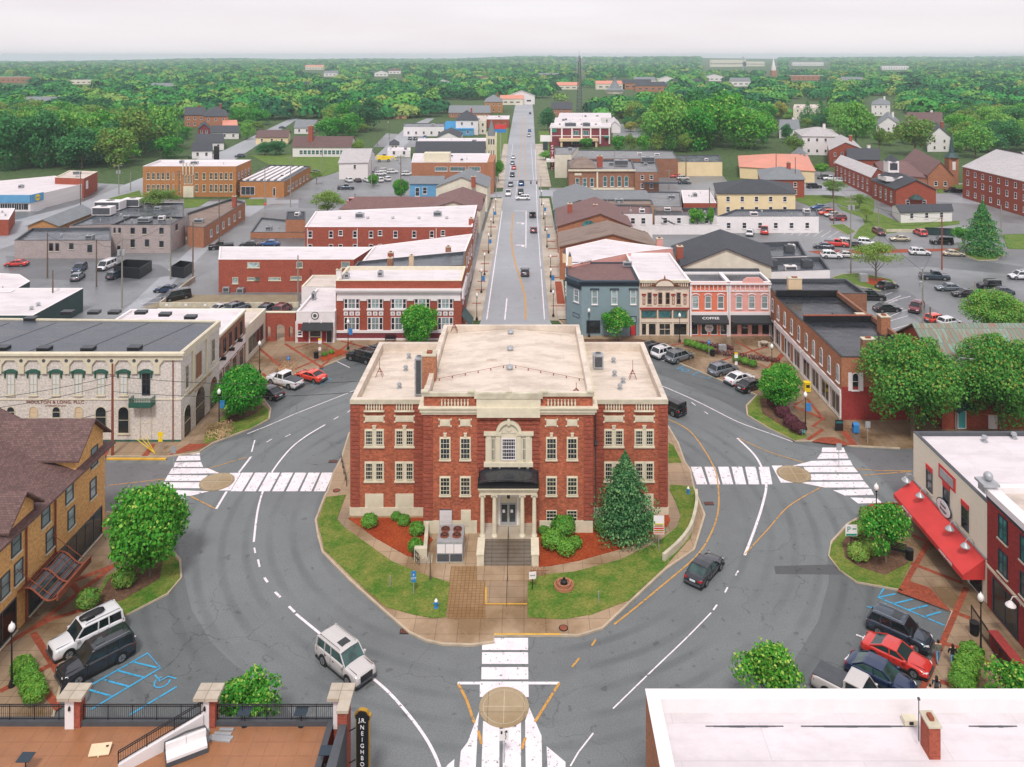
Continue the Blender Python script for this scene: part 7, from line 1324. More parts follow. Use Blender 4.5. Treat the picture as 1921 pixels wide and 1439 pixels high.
ords=['first','second','third','fourth','fifth','sixth','seventh','eighth','ninth','tenth','eleventh','twelfth','thirteenth','fourteenth','fifteenth','sixteenth','seventeenth','eighteenth','nineteenth','twentieth']+['twenty-'+q for q in('first','second','third','fourth','fifth','sixth','seventh','eighth','ninth')]+['thirtieth']+['thirty-'+q for q in('first','second','third','fourth','fifth','sixth','seventh','eighth','ninth')]
random.seed(5);total=0;REST=[];rows.sort(key=lambda r_:-r_[0])
for(by,xa,xb,rn)in rows:
 x=xa+random.uniform(0,12);cand=[]
 while x<xb:
  y=by+random.uniform(-3,3);ppm=(y-YC)/H;big=(by>284 and xb<400)or(xa in(1240,1235,1220)and by>262);w_=random.uniform(13,20)*(1.45 if big and xa>900 else 1.2 if big else 1);h_=random.uniform(10,16)*(1.9 if big and xa>900 else 1.5 if big else 1);kind=random.choices(['bright','dark','olive','yellow','conifer'],[48,27,18,3,4])[0]
  if kind=='conifer':w_*=.55;h_*=1.1
  wp=w_*ppm;top=y-(h_*ppm)
  test=lambda wp,top:any(y>r_[1]+2 and x+wp*.42>r_[0]and x-wp*.42<r_[2]and top+1<r_[3]for r_ in KC)
  bad=test(wp,top)
  if bad:w_*=.55;h_*=.55;wp*=.55;top=y-h_*ppm;bad=test(wp,top)
  if bad:x+=2.5;continue
  cand.append((x,y,w_,h_,kind));x+=wp*random.uniform(.5,.8)
 left=xb<1000;side='left' if left else 'right'
 for i,(x,y,w_,h_,kind)in enumerate(cand):
  adj={'bright':'bright green','dark':'dark green','olive':'olive green','yellow':'yellowish','conifer':'narrow dark'}[kind]
  if total>=270:REST.append((x,y,w_,h_));continue
  zone='behind the school lots' if by>262 and left else 'right of the bank' if 1200<=xa<1500 and by>262 else 'at the right edge' if by>262 else f'in the {side} woods'
  tree(kind,x,y,w_,h_,f'{adj} tree, {ords[min(i, 38)]} from the left in the {rn} row {zone}','trees of the '+side+' woods',MID);total+=1
print('trees',total)
# far woods as one mass
k=N('forest');co=k.coord();n2=k.ramp(k.noise(co,.008,3,.5),.35,.65);at_=k.n('ShaderNodeAttribute');at_.attribute_name='tint';n1=at_.outputs['Fac']
rm_=k.n('ShaderNodeValToRGB');k.l(n1,rm_.inputs[0]);e_=rm_.color_ramp.elements;e_[0].color=lin('255a40');e_[1].color=lin('90a25c');e_[1].position=1
for p_,c_ in((.3,'33764a'),(.6,'479a4c'),(.85,'74aa52')):q_=e_.new(p_);q_.color=lin(c_)
geo=k.n("ShaderNodeNewGeometry")
col=rm_.outputs[0];col=k.mix(n2,col,k.mix(1.0,col,(.95,.9,.75,1),'MULTIPLY'));v_=k.mix(geo.outputs['Random Per Island'],(.75,.75,.75,1),(1.15,1.15,1.1,1));k.l(k.mix(1.0,col,v_,'MULTIPLY'),k.b.inputs['Base Color']);k.b.inputs['Roughness'].default_value=.9;k.b.inputs['Specular IOR Level'].default_value=.1;M['forest']=k.m
PP,NN,SS,TT=[],[],[],[];y=221.0
farKC=[(935,185,1018,230),(1320,108,1440,130),(1440,112,1458,142),(1480,118,1555,128),(1138,150,1170,178),(1180,155,1245,172),(1655,124,1700,132),(1083,95,1092,215),(842,188,945,222),(1630,182,1672,210),(575,124,605,134),(605,136,630,146),(700,136,752,146),(1125,160,1160,170),(1490,142,1535,152),(0,146,45,157),(140,152,165,160),(1330,144,1352,153),(1380,155,1400,164),(1485,188,1542,206),(1030,190,1076,212),(1052,160,1078,170)]
while y>114.2:
 Y=F*H/(y-YC);ppm=F/Y;cw=max(18,7/ppm);x=-260+random.uniform(0,10)
 while x<2180:
  cwp=cw*ppm;hh=random.uniform(8,14)*(1 if Y<2500 else 1.15);yj=y+random.uniform(-1,1)*(y-YC)*.03;Yj=F*H/(yj-YC);X=(x-XC)*Yj/F
  ww=cw*random.uniform(.75,1.55);hh*=random.uniform(.8,1.25)
  top=yj-(hh)*ppm
  if not any(yj>r_[1]and x+cwp*.6>r_[0]and x-cwp*.6<r_[2]and top<r_[3]for r_ in farKC):
   nq=int(230 if Y<900 else 130 if Y<1800 else 56);d=usphere(nq);d[:,2]=np.abs(d[:,2])**.8;rr=rng.uniform(.82,1.04,nq)[:,None]
   sub=np.array([math.sin(X),math.cos(X*1.3),0])*ww*.12
   P=d*rr*np.array([ww/2,ww/2 if Y<2500 else ww*.8,hh*.75])+np.array([X,Yj,terr(X,Yj)+hh*.25])+sub;PP.append(P);NN.append(d+rng.normal(size=d.shape)*.35);TT.append(np.full(nq,random.random()));SS.append(np.full(nq,ww*(.085 if Y<900 else.11 if Y<1800 else.16))*rng.uniform(.6,1.3,nq))
  x+=cwp*random.uniform(.55,.95)
 y-=max(.55,(y-YC)*.042)
for(x,y_,w_,h_)in REST:
 X,Yj=G(x,y_);nq=420;d=usphere(nq);lb_=rng.integers(0,9,nq);off=rng.normal(size=(9,3))*np.array([w_*.2,w_*.2,h_*.16]);rr=rng.uniform(.7,1.05,nq)[:,None]
 PP.append(off[lb_]+d*rr*np.array([w_*.3,w_*.3,h_*.3])+np.array([X,Yj,h_*.55]));NN.append(d+rng.normal(size=d.shape)*.6);TT.append(np.full(nq,random.random()));SS.append(rng.uniform(.5,1.2,nq)*.62)
print('rest',len(REST))
PP=np.concatenate(PP);NN=np.concatenate(NN);NN/=np.linalg.norm(NN,axis=1)[:,None];SS=np.concatenate(SS);print('far quads',len(PP))
o=put('distant_woods',quads_mesh('distant_woods',PP,NN,SS,['forest']));o['kind']='stuff';at2=o.data.attributes.new('tint','FLOAT','FACE');at2.data.foreach_set('value',np.concatenate(TT).astype(np.float32))
# ------------------------------------------------------------------ shrubs, hedges
def hedge_ball(px,py,r,label,mat_='leaf_hedge',m2='leaf_mid',group=None,name='shrub',sq=.9,z0=.15):
 key=('hb',mat_)
 if key not in _W:
  n=1800;d=usphere(n);d[:,2]=np.where(d[:,2]<-.3,-d[:,2],d[:,2]);rr=1+.12*np.sin(d[:,0]*6+d[:,2]*4)*np.cos(d[:,1]*5)+rng.normal(size=n)*.06
  _W[key]=[quads_mesh('foliage',d*rr[:,None],d+rng.normal(size=d.shape)*.5,.085*rng.uniform(.6,1.3,n),[mat_,m2],(rng.random(n)<.3))for _ in range(2)]
 X,Y=G(px,py,z0);o=put(name,random.choice(_W[key]),None,(X,Y,z0+r*sq*.75));o.scale=(r,r,r*sq);o.rotation_euler=(0,0,random.random()*6);return tag(o,label,'shrub',group)
for px,py,r,lb in((693,989,.78,'round clipped shrub at the left of the courthouse mulch bed'),(743,976,.5,'small shrub nearest the wall in the left mulch bed'),(758,985,.6,'round shrub second from the wall in the left mulch bed'),(782,1003,.72,'round shrub beside the cooling unit wall'),(780,1034,.7,'round shrub at the lower corner of the left mulch bed'),
   (1020,1002,.5,'small shrub beside the right courthouse stair wall'),(1056,1004,1.15,'tallest loose shrub below the right basement windows'),(1037,1028,1.05,'broad shrub at the left of the right shrub group'),(1062,1040,.85,'round shrub nearest the path on the right mulch bed'),(1079,1028,.65,'small shrub at the right of the right shrub group'),(1133,1000,.8,'low shrub left of the spruce foot'),(1222,990,.8,'low shrub right of the spruce foot')):hedge_ball(px,py,r,lb,group='courthouse shrubs')
O5=['first','second','third','fourth','fifth']
for i,(px,py)in enumerate(((1290,648),(1301,651),(1311,655),(1322,658),(1333,662))):hedge_ball(px,py,.62,f'{O5[i]} round hedge ball from the left in the upper planter before the storefronts',group='storefront hedge balls')
for i,(px,py)in enumerate(((1382,678),(1398,683),(1412,688))):hedge_ball(px,py,.62,f'{O5[i]} round hedge ball from the left in the lower planter before the storefronts',group='storefront hedge balls')
for i,(px,py)in enumerate(((42,1265),(50,1282),(60,1300),(66,1316))):hedge_ball(px,py,.78,f'{O5[i]} hedge ball from the far end beside the left terrace',group='left hedge')
for i,(px,py)in enumerate(((1823,1243),(1815,1262),(1810,1280),(1805,1298))):hedge_ball(px,py,.86,f'{O5[i]} hedge ball from the far end beside the two walkers',group='right hedge')
for px,py,r,lb in((609,668,.4,'small round shrub left in the brick bed by the black bin'),(622,664,.4,'small round shrub right in the brick bed by the black bin'),(1610,1050,.9,'olive shrub beside the parking sign'),(1632,1040,.8,'green shrub behind the parking sign'),(1612,1010,.9,'loose shrub at the top of the right planting bed'),(1630,980,.9,'reddish shrub beside the right crosswalk lamp'),(165,1140,.9,'brown green shrub at the near end of the left planting bed'),(232,1100,.9,'brownish shrub under the large left tree')):hedge_ball(px,py,r,lb,'leaf_olive' if r>.5 else 'leaf_hedge','leaf_mid')
for i,(px,py)in enumerate(((1452,764),(1468,782),(1484,800),(1497,812))):hedge_ball(px,py,.9,f'{O5[i]} purple shrub from the back in the right planting bed','leaf_purple','leaf_purple','purple shrubs')
for i,(px,py)in enumerate(((1350,640),(1450,690))):pass
def grass_clump(px,py,r,label,m_='leaf_straw'):
 n=500;a=rng.random(n)*6.28;rr=rng.random(n)**.5*r;P=np.stack([rr*np.cos(a),rr*np.sin(a),rng.random(n)*.8],1);d=np.stack([np.cos(a),np.sin(a),rng.random(n)*.4],1);d/=np.linalg.norm(d,axis=1)[:,None]
 return tag(put('ornamental_grass',quads_mesh('ornamental_grass',P,d,.16*rng.uniform(.6,1.4,n),[m_],asp=.4),None,(*G(px,py,.15),.15)),label,'grass clump')
grass_clump(412,812,1.9,'dry straw coloured grass clump at the corner by the cream office');grass_clump(538,694,1.7,'dry straw coloured grass clump beside the white pickup')
# ------------------------------------------------------------------ vehicles
WH={}
def wheel(r):
 if r not in WH:
  t=MB();t.cyl((0,-.12,0),r,.24,20,axis='y');k=MB();k.cyl((0,-.135,0),r*.66,.27,14,axis='y');[k.bar((0,s_*.137,0),(r*.6*math.cos(a_),s_*.137,r*.6*math.sin(a_)),.05,.02,1)for a_ in[q*1.256 for q in range(5)]for s_ in(-1,1)]
  WH[r]=(t.mesh('tyre','rubber'),k.mesh('rim',['rim','dark_grey']))
 return WH[r]
SPEC={
 'sedan':(4.8,1.84,1.45,.95,.90,(-.40,-.22,.06,.25),.33,.99),'coupe':(4.9,1.9,1.38,.95,.92,(-.38,-.18,.03,.22),.35,.99),'hatch':(4.3,1.8,1.52,.98,.93,(-.48,-.38,.08,.27),.32,1.0),
 'suv':(4.7,1.9,1.72,1.08,1.03,(-.485,-.40,.10,.27),.37,1.1),'bigsuv':(5.2,2.02,1.92,1.2,1.15,(-.49,-.455,.09,.23),.40,1.2),'jeep':(4.3,1.9,1.85,1.15,1.12,(-.48,-.47,.12,.17),.42,1.15),
 'pickup':(5.8,2.0,1.9,1.2,1.15,(-.10,-.08,.12,.24),.40,1.2),'van':(5.1,1.98,1.95,1.1,1.05,(-.49,-.46,.22,.38),.36,1.1)}
PRO={}
def car_proto(kind):
 L,W,Hh,belt,hood,(rb,rt,ft_,fb),wr,deck=SPEC[kind];P=[]
 boxy=kind in('jeep','pickup','bigsuv','van');e=.06 if boxy else.12
 st=[(-.5,.48,.62,.86),(-.492,.30,deck*.80,.94),(-.47,.27,deck*.95,.97),(rb-.01 if rb<-.42 else-.42,.25,deck,.99),(rb+.0 if rb>-.42 else-.38,.24,deck+.0,1),(-.2,.24,belt,1),(0,.24,belt,1),(.15,.24,belt-.01,1),(fb,.25,hood,.99),(.36,.26,hood-.05,.975),(.44,.28,hood-(.07 if boxy else.15),.95),(.485,.3,hood-(.14 if boxy else.27),.88 if not boxy else.93),(.5,.42,.6,.78 if not boxy else.88)]
 st=sorted(st,key=lambda s_:s_[0]);m=MB();ring=[]
 for x,zb,zt,wf in st:
  w_=W/2*wf;mid=zb+(zt-zb)*.45;cr=.03
  half=[(0,zb),(w_*.82,zb),(w_*.97,zb+.1),(w_,mid),(w_*.975,zt-.13),(w_*.93,zt-.035),(w_*.82,zt),(w_*.4,zt+cr),(0,zt+cr)]
  ring.append([(x*L,y,z)for y,z in half]+[(x*L,-y,z)for y,z in half[-2:0:-1]])
 n=len(ring[0]);V=[p for r_ in ring for p in r_];m.add(V,[(i*n+j,(i+1)*n+j,(i+1)*n+(j+1)%n,i*n+(j+1)%n)for i in range(len(ring)-1)for j in range(n)]+[tuple(range(n)),tuple((len(ring)-1)*n+j for j in range(n))[::-1]])
 body=m.mesh('body','car_white',True,uv=False)
 wb,wt=W/2*.93,W/2*(.80 if not boxy else.86);zt=Hh
 r=MB();x0,x1=rt*L,ft_*L;nn=5
 g_=[]
 for i,(x,zo,wf)in enumerate(((x0-.06,-.05,.93),(x0+.08,-.005,.99),((x0+x1)/2,.035,1),(x1-.08,0,.99),(x1+.06,-.05,.94))):w_=wt*wf;g_.append([(x,-w_,zt+zo-.06),(x,-w_*.93,zt+zo-.01),(x,0,zt+zo+.03),(x,w_*.93,zt+zo-.01),(x,w_,zt+zo-.06)])
 r.add([p for q in g_ for p in q],[(i*5+j,i*5+j+1,(i+1)*5+j+1,(i+1)*5+j)for i in range(4)for j in range(4)]);
 bz=lambda x:belt
 for s_ in(-1,1):
  r.bar((fb*L-.08,s_*wb*.97,hood-.02),(x1,s_*wt*.97,zt-.06),.07,.09);r.bar((rb*L+.1,s_*wb*.97,deck-.02),(x0,s_*wt*.97,zt-.06),.1 if not boxy else.16,.1);xm=(fb+rb)/2*L+.1;r.bar((xm,s_*wb*.995,belt-.03),(xm-.05,s_*(wt+.0)*.995,zt-.06),.09,.05);r.bar((x0,s_*wt*.98,zt-.06),(x1,s_*wt*.98,zt-.06),.07,.07)
  if kind in('suv','bigsuv','van','hatch'):xq=rb*L+(.22*L);r.bar((xq,s_*wb*.995,belt-.03),(xq+.03,s_*wt*.995,zt-.06),.1,.05)
 roof=r.mesh('roof','car_white',False,uv=False)
 gm=MB();A=[(rb*L+.02,-wb*.95,deck-.03),(fb*L,-wb*.95,hood-.03),(fb*L,wb*.95,hood-.03),(rb*L+.02,wb*.95,deck-.03),(x0+.02,-wt*.95,zt-.05),(x1,-wt*.95,zt-.05),(x1,wt*.95,zt-.05),(x0+.02,wt*.95,zt-.05)]
 gm.add(A,[(0,1,5,4),(1,2,6,5),(2,3,7,6),(3,0,4,7)]);glassm=gm.mesh('windows','car_glass',uv=False)
 parts=[('body',body),('roof',roof),('windows',glassm)]
 if kind=='pickup':b_=MB();b_.box(-.485*L,-.115*L,-W/2*.84,W/2*.84,deck-.02,deck+.055);parts.append(('bed_cover',b_.mesh('bed_cover','dark_grey',uv=False)))
 if kind in('bigsuv','suv'):
  q=MB();[q.tube([(x0+.1,s_*wt*.85,zt+.02),(x0+.2,s_*wt*.85,zt+.09),(x1-.3,s_*wt*.85,zt+.09),(x1-.15,s_*wt*.85,zt+.02)],.025,5)for s_ in(-1,1)];parts.append(('roof_rail',q.mesh('roof_rail','chrome',uv=False)))
  q=MB();q.box(x1-1.0,x1-.35,-.4,.4,zt+.0,zt+.055);parts.append(('sunroof',q.mesh('sunroof','car_glass',uv=False)))
 if kind=='jeep':q=MB();q.cyl((-.5*L-.25,0,1.0),.38,.22,16,axis='x');parts.append(('spare_wheel',q.mesh('spare_wheel','rubber',uv=False)))
 q=MB();q.box(.475*L,.503*L,-W*.27,W*.27,.5,hood-.28 if not boxy else hood-.22);parts.append(('grille',q.mesh('grille','black_metal',uv=False)))
 q=MB();q.box(-.508*L,-.495*L,-.26,.26,.62,.76);parts.append(('licence_plate',q.mesh('licence_plate','plate',uv=False)))
 q=MB();q.box(-.497*L,.49*L,-W/2*.955,W/2*.955,.19,.3);parts.append(('sill',q.mesh('sill','black_metal',uv=False)))
 pts=[]
 q=MB();xm=(fb+rb)/2*L+.1
 for s_ in(-1,1):
  for xx in(xm,fb*L-.25,rb*L+.24*L if kind not in('pickup',)else rb*L+.05):q.box(xx-.012,xx+.012,s_*W/2*.99-.012,s_*W/2*.99+.012,.36,belt-.12)
  for xx in(xm+.25,xm-.75):q.box(xx,xx+.2,s_*W/2-.01,s_*W/2+.03,belt-.24,belt-.2)
 q.box(fb*L+.1,.46*L,-W*.36,-W*.355,hood-.04,hood+.005).box(fb*L+.1,.46*L,W*.355,W*.36,hood-.04,hood+.005);pts.append(('door_trim',q.mesh('door_trim','black_metal',uv=False)))
 q=MB();q.box(.47*L,.512*L,-W*.42,W*.42,.36,.5).box(-.512*L,-.47*L,-W*.42,W*.42,.34,.52);pts.append(('bumper',q.mesh('bumper','dark_grey',uv=False)))
 for s_ in(-1,1):
  zl=hood-(.32 if not boxy else.25);h_=MB();h_.add([(.43*L,s_*W*.475,zl),(.487*L,s_*W*.40,zl-.03),(.498*L,s_*W*.27,zl-.03),(.43*L,s_*W*.47,zl+.14),(.47*L,s_*W*.41,zl+.12),(.488*L,s_*W*.28,zl+.1)],[(0,1,4,3),(1,2,5,4),(3,4,5),(0,2,1)]);pts.append(('headlight',h_.mesh('headlight','head_lamp',uv=False)))
  zt_=deck-(.28 if kind in('sedan','coupe')else.35);t_=MB();t_.add([(-.455*L,s_*W*.488,zt_),(-.498*L,s_*W*.44,zt_),(-.503*L,s_*W*.28,zt_+.02),(-.455*L,s_*W*.484,zt_+.17),(-.489*L,s_*W*.445,zt_+.17),(-.496*L,s_*W*.29,zt_+.15)],[(0,1,4,3),(1,2,5,4),(3,4,5),(0,2,1)]);pts.append(('tail_light',t_.mesh('tail_light','tail_red',uv=False)))
  m_=MB();m_.box(-.08,.1,-.1,.1,-.07,.08);m_.v=[(x+fb*L-.25,y+s_*(W/2+.06),z+belt+.02)for x,y,z in m_.v];pts.append(('mirror',m_.mesh('mirror','car_white',uv=False)))
  a_=MB();[a_.cyl((q_*L,s_*(W/2-.03),wr+.02),wr*1.16,s_*.036,20,axis='y')for q_ in(-.295,.3)];pts.append(('wheel_arch',a_.mesh('wheel_arch','black_metal',uv=False)))
 PRO[kind]=(parts,pts,L,W,wr)
CN=0
def car(kind,col,px,py,head,label,small=False,name='parked_car',group=None,extra=None,teal=False,z0=.0,world=None,zoff=0):
 global CN
 if kind not in PRO:car_proto(kind)
 parts,pts,L,W,wr=PRO[kind];X,Y=world or G(px,py);t=thing(name,label,{'pickup':'pickup truck','van':'van'}.get(kind,'car'),(X,Y,z0),R(head),group)
 pm=M['car_'+col]
 for nme,me in parts+([]if small else pts):
  if small and nme in('grille','licence_plate','sunroof','roof_rail'):continue
  o=put(nme,me,t)
  if nme in('body','roof','mirror'):o.material_slots[0].link='OBJECT';o.material_slots[0].material=pm
  if nme=='windows' and teal:o.material_slots[0].link='OBJECT';o.material_slots[0].material=M['car_glass_teal']
 if small:
  for nme,me in pts:
   if nme in('tail_light','headlight'):put(nme,me,t)
 ty,rm=wheel(wr)
 for a_ in(-.295,.3):
  for s_ in(-1,1):w_=put('wheel',ty,t,(a_*L,s_*(W/2-.11),wr));put('rim',rm,w_)
 CN+=1;return t
t=car('bigsuv','silver',648,1254,-41,'silver full size SUV with roof rails driving on the roundabout',name='car',teal=True)
t=car('sedan','charcoal',1322,1078,51,'black sedan driving past the right courthouse lawn',name='car',teal=True)
t=car('bigsuv','white',162,1206,-133,'white SUV with black roof box parked by the tan hotel');L_=5.2
rbx=MB();rbx.lathe([(0,-.95),(.25,-.9),(.38,-.6),(.4,.3),(.28,.85),(0,.95)],12);rbx.v=[(z-.4,x,2.12+y*.45)for x,y,z in rbx.v];rbx.obj('roof_box','black_metal',t,smooth=True)
car('bigsuv','charcoal',180,1252,-133,'dark grey SUV parked between the white SUV and the blue hatching')
for k_,c_,x_,y_,lb in(('suv','slate',1688,1197,'dark blue grey SUV parked next to the blue hatching at right'),('coupe','red',1682,1242,'red sedan parked between the grey SUV and the blue car'),('sedan','navy',1652,1280,'dark blue sedan parked between the red sedan and the pickup'),('pickup','silver',1604,1318,'silver pickup with grey bed cover partly hidden by the white roof')):car(k_,c_,x_,y_,-41,lb,teal=(k_ in('coupe','sedan')))
for k_,c_,x_,y_,hd,lb in(('pickup','white',534,722,151,'white pickup parked beside the bright red coupe at upper left of the square'),('coupe','orange',583,712,151,'bright red coupe parked on the blue hatching at upper left of the square'),('sedan','black',503,744,151,'black sedan half hidden by the tree left of the white pickup'),('bigsuv','black',680,677,150,'black SUV with dark roof rack parked near the courthouse rear left corner'),('sedan','charcoal',704,664,150,'dark sedan just visible beyond the black SUV'),
   ('jeep','black',1257,772,128,'black soft top off-road car driving behind the right courthouse wing'),('suv','charcoal',1226,662,35,'dark grey SUV leftmost in the storefront parking row'),('suv','white',1248,668,35,'white SUV second in the storefront parking row'),('suv','grey',1275,676,35,'silver grey SUV third in the storefront parking row beside the blue lines'),('suv','grey',1357,701,30,'blue grey SUV parked right of the blue hatching before the storefronts'),('sedan','white',1388,717,30,'white sedan between the blue grey SUV and the black sedan'),('sedan','black',1410,730,30,'black sedan nearest the tree with purple shrubs')):car(k_,c_,x_,y_,hd,lb,name='car' if k_=='jeep' else 'parked_car')
st_=[('hatch','charcoal',985,515,90,'black car nearest the courthouse driving up the main street'),('hatch','maroon',1001,435,90,'dark red car waiting in the right lane of the main street'),('jeep','charcoal',999,407,90,'dark off-road car behind the junction in the right lane'),('suv','white',981,375,180,'white SUV crossing the main street junction sideways'),('pickup','white',953.5,366,-90,'white pickup first at the lights in the left lane'),('pickup','charcoal',977,364,-90,'dark pickup first at the lights in the turning lane'),('suv','grey',958,349,-90,'grey green SUV second in the left lane queue'),('pickup','blue',978,347,-90,'blue pickup second in the turning lane queue'),
    ('suv','charcoal',961,331,-90,'dark SUV third in the left lane queue'),('sedan','red',964,317,-90,'red sedan fourth in the left lane queue'),('sedan','grey',961.5,308,-90,'grey sedan fifth in the left lane queue'),('sedan','white',963,297,-90,'white sedan last in the left lane queue'),('pickup','white',992,256,90,'white pickup driving away up the hill'),('suv','blue',993.5,247,90,'blue car ahead of the white pickup on the hill'),('suv','black',994.5,214,90,'black car farthest up the main street')]
for k_,c_,x_,y_,hd,lb in st_:car(k_,c_,x_,y_,hd,lb,small=y_<400,name='car',group='cars on the main street')
lot=[('sedan','red',31,499,183,'red sedan alone in the far left lot'),('suv','navy',149,509,-80,'blue SUV back to back with a grey car in the left lot'),('hatch','grey',146,524,100,'grey car directly in front of the blue SUV in the left lot'),('van','white',200,504,-95,'white van beside the larger bin enclosure'),('hatch','slate',218,521,75,'dark teal car at the foot of the transformer pole'),('sedan','navy',313,548,180,'dark blue sedan parked in the small walled lot'),('van','black',331,562,-140,'black minivan on the gravel edge'),('pickup','black',415,467,200,'black pickup beside the smaller bin enclosure lane'),('sedan','black',468,463,180,'black sedan in the wet lot beside the long brick building'),('sedan','blue',506,461,180,'blue sedan in the wet lot beside the long brick building'),
  ('sedan','silver',417,583,60,'silver sedan left of the grey car behind the arcaded office roofs'),('suv','grey',446,583,60,'grey car behind the arcaded office roofs'),('suv','slate',502,586,80,'dark slate car behind the archway wall'),('suv','maroon',530,586,80,'dark red car behind the archway wall'),
  ('suv','white',662,331,15,'white SUV first from the left in the back row of the white car lot'),('suv','white',684,332,15,'white SUV second from the left in the back row of the white car lot'),('suv','white',690,323,15,'white SUV behind the second one in the white car lot'),('suv','white',714,329,15,'white SUV right of the small round lot tree'),('suv','white',722,323,15,'white SUV in the back row near the chapel drive'),('suv','white',736,325,15,'white SUV farthest right in the back row of the white car lot'),('suv','white',654,341,120,'white SUV at the left end of the front row of the white car lot'),('sedan','charcoal',671,341,120,'dark green black sedan among the white cars'),('suv','white',689,341,120,'white SUV directly right of the dark sedan among white cars'),('suv','white',712,341,120,'white SUV behind the small round lot tree'),('suv','white',726,339,120,'white SUV at the right end of the front row'),('suv','white',764,329,15,'white SUV beside the tan office building'),
  ('pickup','slate',649,355,5,'dark blue pickup alone in the middle of the lot'),('suv','silver',706,381,5,'silver SUV loaded on the tow truck'),('pickup','black',366,297,180,'black pickup on the road behind the school'),('suv','slate',450,295,180,'dark car beside the lawn road at left'),('sedan','black',589,325,190,'black car beside the striped roof annex'),('sedan','red',491,249,20,'red car parked on the left side road'),('sedan','slate',530,241,20,'dark car driving on the left side road'),('suv','slate',769,262,-90,'dark car left of the two behind the church'),('suv','black',779,262,-90,'black car in the middle behind the church'),('suv','blue',797,260,-90,'blue car right of the two dark cars behind the church'),('sedan','slate',744,290,-90,'dark car left of the white one near the white yard wall'),('sedan','white',755,284,0,'white car behind the dark cars near the white yard wall'),('sedan','slate',764,290,-90,'dark car right of the white one near the white yard wall')]
lot+=[('sedan','blue',1536,392,185,'dark blue car farthest back in the diagonal row by the church lawn'),('sedan','black',1547,397,185,'black car second in the diagonal row by the church lawn'),('suv','orange',1551,403,185,'bright red car third in the diagonal row by the church lawn'),('sedan','silver',1562,406,185,'silver car fourth in the diagonal row by the church lawn'),('suv','maroon',1572,413,185,'dark red car nearest in the diagonal row by the church lawn'),('suv','white',1407,441,70,'white SUV beside the red pickup under the long white wall'),('pickup','red',1434,437,75,'red pickup under the long white wall'),
  ('sedan','slate',1545,466,165,'dark grey sedan left of the long red pickup'),('pickup','red',1569,462,-20,'long red pickup in the right lot'),('suv','silver',1590,460,-20,'silver SUV between the red pickup and the black car'),('sedan','black',1606,464,-20,'black car behind the big utility pole'),('suv','white',1626,460,-20,'white SUV right of the big utility pole'),('suv','white',1560,484,-10,'white SUV on the near side of the brick strip'),('sedan','silver',1590,483,-10,'silver sedan right of the white SUV on the near side of the brick strip'),('sedan','champagne',1688,452,175,'pale gold sedan parked sideways in the middle of the right lot'),('suv','maroon',1649,440,-90,'dark red SUV by the low wall below the lawn'),('suv','red',1726,441,90,'red car beside the dark green fence'),('bigsuv','black',1766,458,170,'black SUV with white roof left of the tall dark pine'),
  ('suv','white',1726,478,-8,'white SUV on the brick strip in the right lot'),('sedan','champagne',1789,480,-8,'cream sedan between the white SUV and the pine island'),('pickup','slate',1753,524,-10,'dark grey pickup pulling across the right lot'),('sedan','grey',1779,545,175,'grey sedan behind the black sedan in the right lot'),('sedan','black',1811,556,175,'black sedan parked beside the slim pole in the right lot'),('jeep','black',1855,541,180,'black off-road car beside the broad tree at right'),('sedan','slate',1877,552,175,'slate sedan partly hidden by the broad tree at right'),('suv','white',1914,523,180,'white SUV cut by the right edge of the lot'),('sedan','black',1664,541,20,'black sedan below the feathery tree'),('bigsuv','black',1634,562,-5,'black SUV behind the black roofed brick row'),('sedan','black',1664,584,5,'black sedan nearest the brick chimney of the brick row'),('suv','maroon',1719,583,-130,'dark red SUV beside the leaning utility pole'),('hatch','orange',1757,604,20,'bright orange red hatchback just above the green metal roof'),('hatch','white',1781,610,20,'white car right of the orange red hatchback'),('suv','maroon',1840,574,175,'dark plum car behind the slim pole in the right lot'),
  ('sedan','red',1269,333,180,'red car beside the brown brick block car park'),('suv','silver',1281,337,5,'silver SUV in the brown brick block car park'),('sedan','slate',1284,345,5,'dark sedan nearest in the brown brick block car park'),('bigsuv','black',1527,353,5,'black SUV below the coral roofed hall'),('suv','charcoal',1545,336,175,'dark SUV farthest left beside the brick apartments'),('pickup','white',1559,338,170,'white pickup beside the brick apartments'),('suv','white',1574,342,170,'white SUV nearest the brick apartments'),('pickup','black',1788,361,175,'black pickup with a load on the side street by the school'),('sedan','charcoal',1169,221,0,'dark car behind the white garage at the bank'),('suv','red',1176,230,0,'red car in the bank car park')]
for k_,c_,x_,y_,hd,lb in lot:car(k_,c_,x_,y_,hd,lb,small=y_<440,group='cars parked in the lots')
X,Y=G(676,383);t=thing('tow_truck','red flatbed tow truck carrying a silver SUV','tow truck',(X-1,Y-2,0),R(180));MB().box(.6,2.6,-1.05,1.05,.5,1.5).box(.6,2.0,-1,1,1.5,2.4).obj('cab','car_red',t);MB().box(-5.5,.5,-1.1,1.1,.85,1.05).obj('bed','grey_metal',t);MB().box(.9,2.05,-1.03,1.03,1.55,2.2).obj('windows','car_glass',t);ty,rm=wheel(.40)
for a_ in(-4,1.8):
 for s_ in(-1,1):w_=put('wheel',ty,t,(a_,s_*.95,.4));put('rim',rm,w_)
